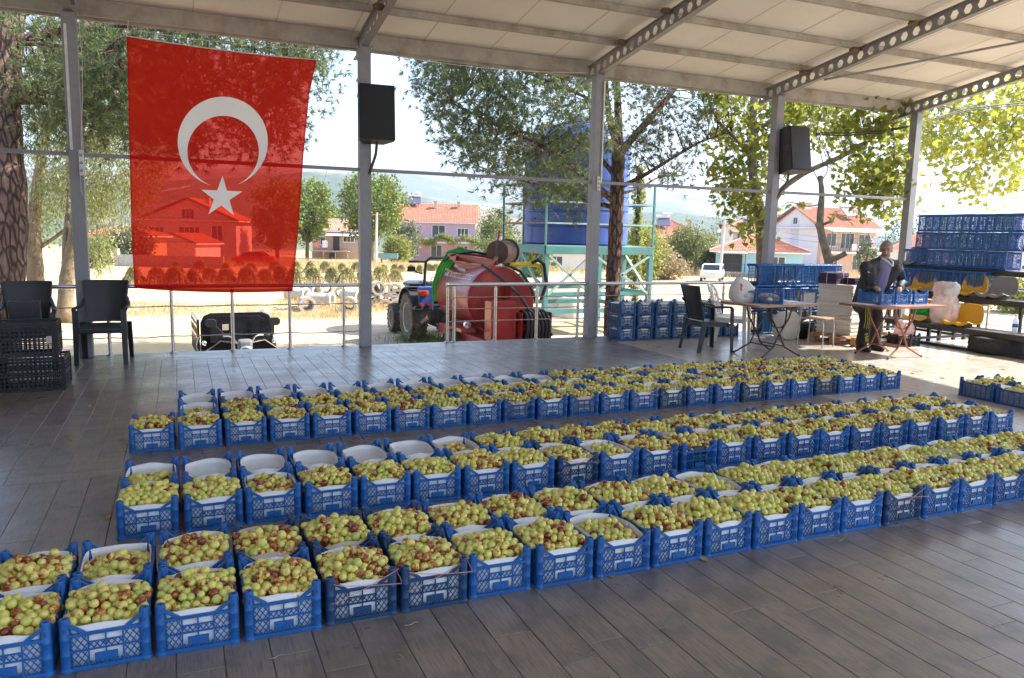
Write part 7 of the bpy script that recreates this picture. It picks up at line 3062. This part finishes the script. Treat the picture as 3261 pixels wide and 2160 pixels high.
# ------------------------------------------------------------------ cargo tricycle
def make_trike():
    g0 = -1.2
    t = thing('cargo_tricycle', 'black cargo tricycle with chrome handlebars facing the pavilion', 'tricycle', (.88, 13.75, g0), R(3))
    bk = M('black_gloss_paint', (.010, .010, .012), .22, var=.2, coat=.4)
    bm = M('black_matt', (.014, .014, .015), .6, var=.2)
    ch = M('chrome', (.75, .75, .75), .12, metal=1.)
    # cargo box: front wall with rounded shoulders, ribbed sides
    w, h0, h1 = .58, .62, 1.36
    poly = [(-w, h0), (w, h0), (w, h1 - .16), (w - .05, h1 - .05), (w - .16, h1), (-w + .16, h1), (-w + .05, h1 - .05), (-w, h1 - .16)]
    MB().prism(poly, 0, .05, np.array([[1, 0, 0, 0], [0, 0, 1, 0], [0, 1, 0, 0], [0, 0, 0, 1]], float)).build('cargo_front', bk, t, bevel=.012)
    poly2 = [(-.44, .86), (.44, .86), (.44, 1.24), (.36, 1.31), (-.40, 1.31), (-.44, 1.27)]
    MB().prism(poly2, -.035, -.002, np.array([[1, 0, 0, 0], [0, 0, 1, 0], [0, 1, 0, 0], [0, 0, 0, 1]], float)).build('seat_back_panel', M('black_film_covered', (.015, .016, .02), .15, var=.5, scale=4, bmp=.5, bscale=9), t, bevel=.01)
    MB().bx(-.24, -.14, -.045, -.038, 1.07, 1.17).build('paper_note', M('buff_paper', (.52, .44, .36), .7), t)
    for s in (-1, 1):
        fr = MB()
        for z in (.95, 1.12, 1.22):
            fr.bx(-.02, .02, .1, 1.45, z - .025, z + .025)
        for y in np.arange(.1, 1.5, .27):
            fr.bx(-.018, .018, y - .02, y + .02, .62, 1.215)
        fr.build('side_gate', bk, t, loc=(s * (w + .03), 0, 0))
        MB().bx(-.012, .012, .1, 1.45, .6, .93).build('side_panel', bk, t, loc=(s * (w + .028), 0, 0))
        wheel(t, (s * .50, 1.0, .27), .27, .12, .17, lug=False)
        MB().tube([(s * .60, .06, .95), (s * .64, .05, .80), (s * .60, .03, .66)], .02, 6).build('latch', ch, t)
    MB().bx(-.56, .56, .06, 1.48, .56, .619).build('cargo_bed', bm, t)
    # saddle, tank, frame
    MB().bx(-.20, .20, -.42, -.06, .62, .76).build('saddle', bm, t, bevel=.05)
    MB().tube([(0, -.1, .55), (0, -.6, .50), (0, -.98, .72)], .05, 8).build('frame_tube', bm, t)
    # front fork, fender, wheel, leg shields
    wheel(t, (0, -1.18, .26), .26, .10, .16, lug=False)
    for s in (-1, 1):
        MB().tube([(s * .08, -1.18, .26), (s * .07, -.98, .86)], .022, 8).build('fork_leg', ch, t, True)
        MB().tube([(s * .05, -.95, .84), (s * .10, -.93, .96), (s * .17, -.88, 1.06), (s * .24, -.84, 1.08), (s * .31, -.80, 1.07)], .014, 8).build('handlebar', ch, t, True)
        MB().tube([(s * .30, -.80, 1.07), (s * .42, -.74, 1.055)], .018, 8).build('grip', bm, t, True)
        MB().tube([(s * .28, -.80, 1.08), (s * .35, -.80, 1.17), (s * .43, -.82, 1.25)], .007, 6).build('mirror_stem', bm, t)
        mp = [(-.085, -.045), (-.05, -.07), (.05, -.065), (.085, -.03), (.085, .03), (.05, .065), (-.06, .06), (-.085, .03)]
        MB().prism([(a * s, b) for a, b in mp][::s], -.012, .03, np.array([[1, 0, 0, s * .49], [0, 0, 1, -.84], [0, 1, 0, 1.29], [0, 0, 0, 1]], float)).build('mirror', bm, t, bevel=.008)
        sh = [(s * .10, .93), (s * .34, .98), (s * .56, .82), (s * .58, .62), (s * .12, .55)]
        MB().prism(sh[::s], -.02, .02, np.array([[1, 0, 0, 0], [0, 0, 1, -.70], [0, 1, 0, 0], [0, 0, 0, 1]], float)).build('leg_shield', bk, t, bevel=.01)
        MB().tube([(s * .10, -.735, .94), (s * .34, -.735, .985), (s * .57, -.735, .82)], .013, 6).build('shield_trim', ch, t, True)
        V, F = icos(12, 8)
        MB().add(V * np.array([.055, .05, .055]), F.tolist()).build('turn_signal', M('orange_signal', (.6, .22, .02), .25), t, 2, loc=(s * .26, -.76, .74))
        MB().add(V * np.array([.04, .06, .05]), F.tolist()).build('fog_lamp', ch, t, 2, loc=(s * .55, -.30, .90))
    Th = np.array([[1, 0, 0, 0], [0, 0, -1, -1.08], [0, 1, 0, .82], [0, 0, 0, 1]], float)
    MB().lathe([(.02, -.08), (.10, -.06), (.12, 0), (.10, .02), (.02, .03)], 20, Th).build('headlamp', ch, t, True)
    cowl = MB().bx(-.11, .11, -.10, .08, -.08, .10).build('instrument_cowl', M('grey_film_plastic', (.22, .22, .23), .3, var=.3), t, loc=(0, -.95, .93), bevel=.04)
    G = np.array([[(.10 * x, -1.18 + .30 * math.sin(a), .26 + .31 * math.cos(a)) for x in (-1, 0, 1)] for a in np.linspace(-1.2, .9, 10)])
    MB().sheet(G, .01).build('fender', bk, t, True)
    return t


make_trike()

# ------------------------------------------------------------------ concrete pipes and rings
CONCR = M('pale_concrete', (.52, .47, .41), .92, var=.15, scale=5, bmp=.3, bscale=30)
PIPEM = MB().lathe([(.30, -.5), (.30, -.40), (.245, -.36), (.245, .5), (.175, .5), (.175, -.36), (.205, -.40), (.205, -.5)], 26, np.array([[1, 0, 0, 0], [0, 0, 1, 0], [0, 1, 0, 0], [0, 0, 0, 1]], float), closed=True).mesh('concrete_pipe', CONCR, True)


def pipes():
    q = random.Random(6)
    D = 30.2
    k = D / FPX
    pile = [(1196, 968), (1226, 972), (1258, 970), (1186, 943), (1212, 946), (1246, 947), (1264, 940), (1180, 920), (1202, 916), (1232, 923), (1256, 922)]
    words = ['bottom left', 'bottom centre', 'bottom right', 'second tier far left', 'second tier left', 'second tier right', 'second tier far right', 'top far left', 'top left', 'top right', 'top far right']
    for (px, py), wd in zip(pile, words):
        P = pd(px, py, D + q.uniform(-.2, .2))
        o = ob('concrete_pipe', PIPEM, None, P, -YAW + R(14) + q.uniform(-.08, .08))
        o.scale = (.92, q.uniform(.9, 1.1), .92)
        tag(o, 'concrete pipe, %s of the pile beside the tractor wheel' % wd, 'pipe', 'concrete pipes in the pile')
    for i, (px, py, rz, lab) in enumerate(((945, 950, 1.2, 'white concrete pipe lying crosswise near the flag corner'), (990, 935, .9, 'concrete pipe half buried in weeds'), (1040, 930, .3, 'concrete pipe end-on in the weeds'),
                                           (1085, 945, .2, 'concrete pipe end-on left of the second post'), (1120, 955, 1.0, 'long concrete pipe leaning toward the second post'), (1112, 985, .15, 'low pipe end at the foot of the second post'),
                                           (1020, 968, 1.4, 'pipe lying along the road in the straw'), (975, 985, .4, 'small pipe end by the plank'))):
        p = gp(px, py + 6)
        o = ob('concrete_pipe', PIPEM, None, p + np.array([0, 0, .25]), -YAW + rz)
        tag(o, lab, 'pipe', 'loose concrete pipes')
    # plank and sheet
    p = gp(960, 985)
    tag(MB().box((0, 0, .12), (2.2, .25, .04), .5).build('plank', M('worn_timber', (.38, .3, .24), .9), None, loc=p), 'grey plank lying on rubble left of the pipes', 'plank')
    # manhole rings and cones behind the tank stand
    for i, (px, kind, lab) in enumerate(((1815, 'c', 'white concrete cone, leftmost behind the tank stand'), (1870, 'r', 'white concrete ring behind the third post'), (1905, 'c', 'white concrete cone right of the third post'),
                                         (2045, 'r', 'white concrete ring right of the pine trunk'), (2095, 'c', 'white concrete cone behind the stacked crates'), (2150, 'r', 'white concrete ring left of the charcoal chair'),
                                         (2235, 'r', 'white concrete ring behind the white chair'), (1770, 'c', 'white concrete cone inside the tank stand'))):
        P = gat(px, 26.5 + (i % 3) * .5)
        if kind == 'c':
            prof = [(.55, 0), (.55, .12), (.34, .66), (.34, .74), (.26, .74), (.26, .66), (.46, .12), (.46, 0)]
        else:
            prof = [(.48, 0), (.48, .62), (.46, .66), (.40, .66), (.40, 0)]
        o = MB().lathe(prof, 28, closed=True).build('concrete_ring' if kind == 'r' else 'concrete_cone', M('white_concrete', (.66, .62, .56), .9, var=.1, scale=4), None, True, loc=P)
        tag(o, lab, 'concrete ring', 'concrete manhole rings')


pipes()


# teal farm cart, parked cars, mixer
def make_cart():
    p = gat(1232, 97)
    t = thing('farm_cart', 'teal box cart standing in the field before the lilac house', 'cart', p, -YAW + .1)
    tm = M('teal_paint', (.16, .32, .34), .6, var=.15)
    MB().bx(-1.2, 1.2, -.6, .6, .62, .70).build('cart_bed', tm, t)
    for y in (-.6, .6):
        MB().bx(-1.2, 1.2, y - .03, y + .03, .701, 1.25).build('side_board', tm, t)
    for x in (-1.2, 1.2):
        MB().bx(x - .03, x + .03, -.57, .57, .701, 1.25).build('end_board', tm, t)
    for x in (-.8, .8):
        wheel(t, (x, .0, .33), .33, .2, .2, lug=False)
    MB().bar((0, -.6, .6), (.1, -1.9, .35), .1, .1).build('drawbar', tm, t)


make_cart()


def make_car(label, px, D, yaw, col, s=1.):
    p = gat(px, D)
    t = thing('parked_car', label, 'car', p, -YAW + yaw)
    cm = M('car_paint_%d' % int(px), col, .3, var=.05, coat=.5)
    prof = [(-2.0, .35), (-2.05, .62), (-1.95, .86), (-1.25, .95), (-.75, 1.38), (.75, 1.42), (1.35, .98), (1.95, .88), (2.05, .6), (2.0, .35)]
    MB().prism(prof, -.78, .78, np.array([[1, 0, 0, 0], [0, 0, -1, 0], [0, 1, 0, 0], [0, 0, 0, 1]], float)).build('body', cm, t, bevel=.06)
    gl = M('dark_glass', (.02, .025, .03), .08)
    for y in (-.79, .79):
        MB().prism([(-1.1, .97), (-.72, 1.3), (-.05, 1.33), (-.05, .97)], y - .004, y + .004, np.array([[1, 0, 0, 0], [0, 0, -1, 0], [0, 1, 0, 0], [0, 0, 0, 1]], float)).build('side_window', gl, t)
        MB().prism([(.03, .97), (.03, 1.33), (.70, 1.34), (1.15, .99)], y - .004, y + .004, np.array([[1, 0, 0, 0], [0, 0, -1, 0], [0, 1, 0, 0], [0, 0, 0, 1]], float)).build('side_window', gl, t)
    MB().add([(-1.262, -.65, .97), (-1.262, .65, .97), (-.79, .6, 1.365), (-.79, -.6, 1.365)], [(0, 1, 2, 3)]).build('windscreen', gl, t)
    MB().add([(1.36, -.65, 1.0), (1.36, .65, 1.0), (.80, .6, 1.415), (.80, -.6, 1.415)], [(0, 1, 2, 3)]).build('rear_window', gl, t)
    for x in (-1.25, 1.25):
        for y in (-.72, .72):
            w = wheel(t, (0, 0, 0), .30, .18, .19, lug=False, rimm=M('grey_metal', (.4, .4, .4), .5))
            w.location = (x, y, .30)
            w.rotation_euler[2] = math.pi / 2
    for y in (-.55, .55):
        MB().bx(-2.07, -2.0, y - .16, y + .16, .62, .76).build('headlight', M('chrome_lamp', (.75, .75, .75), .15, metal=.8), t)
        MB().bx(2.0, 2.07, y - .14, y + .14, .62, .78).build('tail_light', M('red_lamp', (.60, .02, .015), .2), t)
    return t


make_car('white car parked before the sky-blue bungalow', 2262, 62, R(70), (.7, .7, .69))
make_car('red car parked in the field, seen through the flag', 808, 76, R(10), (.55, .02, .02))

p = gat(1885, 56)
t = thing('cement_mixer', 'grey cement mixer standing in the field under the tank', 'mixer', p, -YAW)
gm_ = M('grey_mixer_paint', (.42, .4, .38), .6, dirt=.5)
MB().lathe([(.02, -.45), (.3, -.42), (.48, -.1), (.48, .12), (.28, .5), (.24, .5), (.02, .1)], 20, np.array([[1, 0, 0, 0], [0, .7, -.7, 0], [0, .7, .7, 1.0], [0, 0, 0, 1]], float)).build('drum', gm_, t, True)
for s in (-1, 1):
    MB().tube([(s * .5, 0, 1.0), (s * .5, .3, .1)], .04, 6).build('frame_leg', gm_, t)
    wheel(t, (s * .5, .4, .22), .22, .1, .12, lug=False)


# ------------------------------------------------------------------ overhead wires between the houses
def wires():
    wm = M('black_wire', (.03, .03, .03), .6)
    for i, (a, b, sag, lab) in enumerate((((1150, 118, 40), (1010, 640, 96), 6, 'thin wire slanting down toward the rounded pine'), ((2500, 742, 66), (2800, 758, 66), 2, 'upper overhead wire before the long-balconied house'),
                                          ((2500, 758, 66), (2800, 776, 66), 2, 'lower overhead wire before the long-balconied house'))):
        A, B = pd(*a), pd(*b)
        P = [A + (B - A) * u - np.array([0, 0, sag * .1 * 4 * u * (1 - u)]) for u in np.linspace(0, 1, 16)]
        tag(MB().tube(P, .012, 5).build('overhead_wire', wm, smooth=True), lab, 'wire', 'overhead wires')


wires()
# ------------------------------------------------------------------ the man
def remesh(mb, voxel, smooth=6):
    me = mb.mesh('tmp')
    o = bpy.data.objects.new('tmp', me)
    COL.objects.link(o)
    m = o.modifiers.new('r', 'REMESH')
    m.mode = 'VOXEL'
    m.voxel_size = voxel
    m2 = o.modifiers.new('s', 'SMOOTH')
    m2.iterations = smooth
    m2.factor = .5
    dg = bpy.context.evaluated_depsgraph_get()
    r = bpy.data.meshes.new_from_object(o.evaluated_get(dg))
    bpy.data.objects.remove(o)
    r.polygons.foreach_set('use_smooth', np.ones(len(r.polygons), bool))
    return r


def cap(mb, P, r, n=12):
    """tapered limb with rounded ends; r per point, may be (rx, ry) with ry along the second axis"""
    P = np.asarray(P, float)
    r = np.asarray(r, float)
    mb.tube(P, r, n)
    V, F = icos(n, 8)
    mb.add(V * r[0] + P[0], F.tolist())
    mb.add(V * r[-1] + P[-1], F.tolist())


def ell(mb, c, s, n=(16, 12), Rm=None):
    V, F = icos(*n)
    W = V * np.asarray(s, float)
    if Rm is not None:
        W = W @ np.asarray(Rm).T
    mb.add(W + np.asarray(c, float), F.tolist())


def make_man():
    footL, footR = np.array([9.20, 8.17, .07]), np.array([9.50, 8.20, .07])        # image left / image right foot
    hipC = aty(2768, 948, 8.17)
    headC = aty(2822, 797, 8.04)
    shL = aty(2757, 852, 8.10)                   # image-left shoulder (his right)
    shR = aty(2853, 846, 8.02)
    handL = np.array([9.06, 7.90, .955])
    handR = np.array([9.50, 7.86, .955])
    elL = aty(2770, 915, 8.05)
    elR = aty(2872, 895, 7.98)
    off = np.array([9.35, 8.18, 0])
    t = thing('person', 'grey-haired man in dark track jacket and striped trousers leaning over crates', 'person', off)
    J = lambda *a: np.array(a, float)
    neck = headC + J(-.005, .02, -.135)
    chest = (shL + shR) / 2 + J(0, .01, -.06)
    hl, hr = hipC + J(-.10, 0, 0), hipC + J(.10, .02, 0)
    kl, kr = (hl + footL) / 2 + J(.0, -.05, .03), (hr + footR) / 2 + J(.0, -.05, .03)
    b = MB()
    # body: one continuous figure
    cap(b, [hipC, hipC + (chest - hipC) * .5, chest], [.12, .105, .105])
    cap(b, [shL, (shL + shR) / 2, shR], [.055, .075, .055])
    cap(b, [chest + J(0, 0, .05), neck + J(0, 0, .04)], [.07, .058])
    for h, k, f in ((hl, kl, footL), (hr, kr, footR)):
        cap(b, [h, (h + k) / 2, k, (k + f) / 2 + J(0, .02, .04), f + J(0, .02, .02)], [.088, .078, .056, .055, .04])
        cap(b, [f + J(0, .03, -.03), f + J(-.02, -.14, -.04)], [.042, .036])
    for s, e, h in ((shL, elL, handL), (shR, elR, handR)):
        cap(b, [s, (s + e) / 2, e, (e + h) / 2, h], [.056, .05, .042, .038, .027])
    # hands: palm, four fingers, thumb
    for h, e, sg in ((handL, elL, 1), (handR, elR, -1)):
        d = h - e
        d /= np.linalg.norm(d)
        side = np.cross(d, J(0, 0, 1))
        side /= np.linalg.norm(side)
        dn = np.cross(side, d)
        if dn[2] > 0:
            dn = -dn
        pc = h + d * .045
        cap(b, [h, pc - side * .016, pc + d * .02 - side * .018], [.024, .022, .017])
        cap(b, [h, pc + side * .016, pc + d * .02 + side * .018], [.024, .022, .017])
        for k, ln in enumerate((.062, .072, .068, .052)):
            s0 = pc + d * .028 + side * (k - 1.5) * .017
            cap(b, [s0, s0 + d * ln * .5 + dn * .012, s0 + d * ln * .8 + dn * .045], [.0105, .0098, .0088], 8)
        th = pc + side * sg * .03
        cap(b, [h + side * sg * .02, th + dn * .01, th + d * .035 + dn * .03], [.0125, .0115, .0095], 8)
    # head: skull, jaw, nose, brow, ears; turned to the camera
    fw = CAMP - headC
    fw[2] = -.18 * np.linalg.norm(fw[:2])
    fw /= np.linalg.norm(fw)
    rt = np.cross(J(0, 0, 1), fw)
    rt = -rt / np.linalg.norm(rt)
    up = np.cross(fw, rt) * -1
    if up[2] < 0:
        up = -up
    H = np.stack([rt, fw, up], 1)                # local x right, y forward, z up

    def hp(x, y, z):
        return headC + H @ np.array([x, y, z])
    ell(b, hp(0, -.012, .03), (.077, .095, .098), Rm=H)
    ell(b, hp(0, .022, -.05), (.060, .068, .070), Rm=H)
    ell(b, hp(0, .045, -.085), (.036, .036, .030), Rm=H)
    cap(b, [hp(0, .082, .015), hp(0, .105, -.028)], [.011, .016], 8)
    ell(b, hp(0, .078, .032), (.058, .014, .012), Rm=H)
    ell(b, hp(-.032, .075, -.03), (.022, .02, .02), Rm=H)
    ell(b, hp(.032, .075, -.03), (.022, .02, .02), Rm=H)
    for s in (-1, 1):
        ell(b, hp(s * .078, -.01, -.008), (.010, .022, .032), Rm=H)
    skin = M('weathered_skin', (.36, .19, .13), .55, var=.08, scale=20)
    me = remesh(b, .0085, 5)
    me.transform(Matrix.Translation((-off[0], -off[1], -off[2])))
    me.materials.append(skin)
    ob('body', me, t)

    def part(name, mb, mat, voxel=.011, sm=5):
        m_ = remesh(mb, voxel, sm)
        m_.transform(Matrix.Translation((-off[0], -off[1], -off[2])))
        m_.materials.append(mat)
        return ob(name, m_, t)
    # eyes, brows, mouth
    for s in (-1, 1):
        e = MB()
        ell(e, hp(s * .030, .083, .012) - off, (.010, .007, .0045), (10, 8), H)
        e.build('eye', M('dark_eye', (.02, .014, .012), .25), t, 2)
        e = MB()
        cap(e, [hp(s * .050, .080, .034) - off, hp(s * .030, .094, .040) - off, hp(s * .012, .092, .034) - off], [.003, .0045, .003], 6)
        e.build('eyebrow', M('grey_black_hair', (.06, .055, .052), .8), t, 2)
    e = MB()
    cap(e, [hp(-.024, .087, -.060) - off, hp(0, .096, -.058) - off, hp(.024, .087, -.060) - off], [.004, .0055, .004], 6)
    e.build('mouth', M('lip', (.22, .08, .07), .5), t, 2)
    # hair and stubble
    hm = M('grey_hair', (.22, .21, .20), .85, var=.5, scale=60, bmp=.8, bscale=160)
    h = MB()
    V, F = icos(26, 20)
    W = V * np.array([.084, .103, .107])
    keep = lambda v: (v[2] > .035) or (v[1] < -.02 and v[2] > -.055) or (abs(v[0]) > .07 and v[1] < .02 and v[2] > -.02)
    Wn = W * (1 + .03 * np.sin(V @ np.array([23., 17, 29]))[:, None])
    Fk = [f for f in F.tolist() if all(keep(W[i]) for i in f)]
    h.add((Wn @ H.T) + hp(0, -.014, .032) - off, Fk)
    o = h.build('hair', hm, t, 2)
    sd = o.modifiers.new('thick', 'SOLIDIFY')
    sd.thickness = .012
    bd = MB()
    W = V * np.array([.064, .073, .074])
    Fk = [f for f in F.tolist() if all((W[i][2] < .0 and W[i][1] > -.005 and not (abs(W[i][0]) < .03 and W[i][2] > -.015)) for i in f)]
    bd.add((W @ H.T) + hp(0, .023, -.051) - off, Fk)
    bd.build('beard_stubble', M('grey_stubble', (.30, .25, .22), .9, var=.4, scale=120), t, 2)
    # trousers
    tr = MB()
    cap(tr, [hipC + J(0, 0, .10), hipC + J(0, 0, -.02)], [.148, .158])
    ell(tr, hipC + J(0, .06, -.02), (.15, .11, .12))
    for h_, k, f in ((hl, kl, footL), (hr, kr, footR)):
        cap(tr, [h_, (h_ + k) / 2, k, (k + f) / 2, f + J(0, .01, .06), f + J(0, .0, .02)], [.112, .105, .088, .086, .084, .078])
    TRM = M('dark_track_trousers', (.018, .016, .015), .75, var=.25, scale=14, bmp=.3, bscale=25)
    part('trousers', tr, TRM)
    # lime stripes and lettering down the outer side of his right leg
    lime = M('lime_stripe', (.45, .48, .02), .6)
    for k in range(3):
        dx = -.075 + .022 * k
        P = []
        for p, r_ in ((hl + J(0, 0, .04), .118), (hl + (kl - hl) * .5, .110), (kl, .094), (kl + (footL - kl) * .28, .091)):
            dd = math.sqrt(max(.0005, r_ ** 2 - dx ** 2))
            P.append(p + J(dx, -dd - .004, 0) - off)
        MB().tube(P, .0055, 6, flat=.5).build('leg_stripe', lime, t, True)
    lo = text_obj('F50', .085, lime, 'lettering', t, extrude=.002)
    lo.rotation_euler = (R(90), R(72), 0)
    pz = kl + (footL - kl) * .62
    lo.location = tuple(pz + J(-.045, -.098, .0) - off)
    # shoes
    for f in (footL, footR):
        sh = MB()
        cap(sh, [f + J(0, .05, -.03), f + J(-.015, -.05, -.03), f + J(-.03, -.16, -.035)], [.045, .047, .040])
        sb = remesh(sh, .009, 3)
        sb.transform(Matrix.Translation((-off[0], -off[1], -off[2])))
        n = len(sb.vertices)
        co = np.zeros(n * 3, np.float32)
        sb.vertices.foreach_get('co', co)
        co = co.reshape(-1, 3)
        co[:, 2] = np.maximum(co[:, 2], .0015)
        sb.vertices.foreach_set('co', co.ravel())
        sb.materials.append(M('black_shoe', (.015, .015, .016), .5))
        ob('shoe', sb, t)
    # shirt
    s_ = MB()
    cap(s_, [hipC + J(.01, -.01, -.02), hipC + (chest - hipC) * .55 + J(.01, -.03, 0), chest + J(.01, -.02, .05)], [.140, .134, .128])
    cap(s_, [chest + J(0, 0, .05), neck + J(0, .005, -.045)], [.10, .072])
    part('shirt', s_, M('violet_grey_shirt', (.16, .14, .25), .8, var=.1, bmp=.2, bscale=20))
    cl = MB()
    for s in (-1, 1):
        cap(cl, [neck + J(s * .065, -.03, .01), neck + J(s * .05, -.11, -.03), neck + J(s * .012, -.155, -.085)], [.018, .018, .012], 8)
    part('shirt_collar', cl, M('white_shirt_cloth', (.62, .60, .60), .8), .006, 2)
    # jacket: open at the front
    j = MB()
    back = (chest + hipC) / 2
    cap(j, [hipC + J(-.05, .06, -.10), back + J(-.05, .055, 0), chest + J(-.02, .045, .02)], [.155, .160, .155])
    cap(j, [shL + J(.01, 0, -.01), (shL + shR) / 2 + J(0, .03, .0), shR + J(-.01, 0, -.01)], [.082, .115, .080])
    # front panels
    for s, sh_ in ((-1, shL), (1, shR)):
        x0 = J(s * .125, -.06, 0)
        cap(j, [hipC + J(s * .15 - .02, -.03, -.12), back + J(s * .125, -.07, 0), sh_ + J(-s * .055, -.05, -.05)], [.078, .082, .08])
        cap(j, [neck + J(s * .03, .03, -.03), sh_ + J(-s * .02, 0, .0)], [.075, .08])
    for sx, e, h_ in ((shL, elL, handL), (shR, elR, handR)):
        cap(j, [sx, (sx + e) / 2, e, e + (h_ - e) * .55, e + (h_ - e) * .93], [.088, .078, .068, .060, .046])
    cap(j, [neck + J(-.07, .03, .0), neck + J(0, .07, .03), neck + J(.07, .03, .0)], [.030, .032, .030])
    cap(j, [neck + J(-.075, .02, .0), neck + J(-.075, -.05, -.06), neck + J(-.06, -.09, -.15)], [.028, .026, .022])
    cap(j, [neck + J(.075, .02, .0), neck + J(.075, -.05, -.06), neck + J(.06, -.09, -.15)], [.028, .026, .022])
    JK = M('dark_track_jacket', (.020, .019, .023), .62, var=.3, scale=9, bmp=.45, bscale=14)
    part('jacket', j, JK)
    # sleeve stripes, cuffs, shoulder piping
    bs = M('blue_stripe', (.03, .16, .38), .6)
    for sx, e, h_, s in ((shL, elL, handL, -1), (shR, elR, handR, 1)):
        for k in range(3):
            P = []
            for u, r_ in ((.25, .092), (.5, .084), (.75, .078), (1, .072)):
                p = sx + (e - sx) * u
                dx = -.015 + .022 * k
                P.append(p + J(dx, -math.sqrt(max(.0004, r_ ** 2 - dx ** 2)) - .003, .0) - off)
            p = e + (h_ - e) * .5
            P.append(p + J(-.012 + .018 * k, -.062, .012) - off)
            MB().tube(P, .0055, 6, flat=.5).build('sleeve_stripe', bs, t, True)
        d = (h_ - e) / np.linalg.norm(h_ - e)
        P = e + (h_ - e) * .93
        MB().tube([P - d * .028 - off, P + d * .014 - off], [.050, .042], 14).build('cuff', M('navy_cuff', (.02, .05, .10), .7), t, True)
    pp = MB()
    pp.tube([shL + J(-.04, -.075, -.06) - off, shL + J(.02, -.095, -.085) - off, shL + J(.08, -.085, -.06) - off, shL + J(.10, -.065, .0) - off], [.008, .011, .009, .005], 6)
    pp.build('shoulder_piping', M('silver_piping', (.45, .44, .45), .4), t, True)
    return t


make_man()
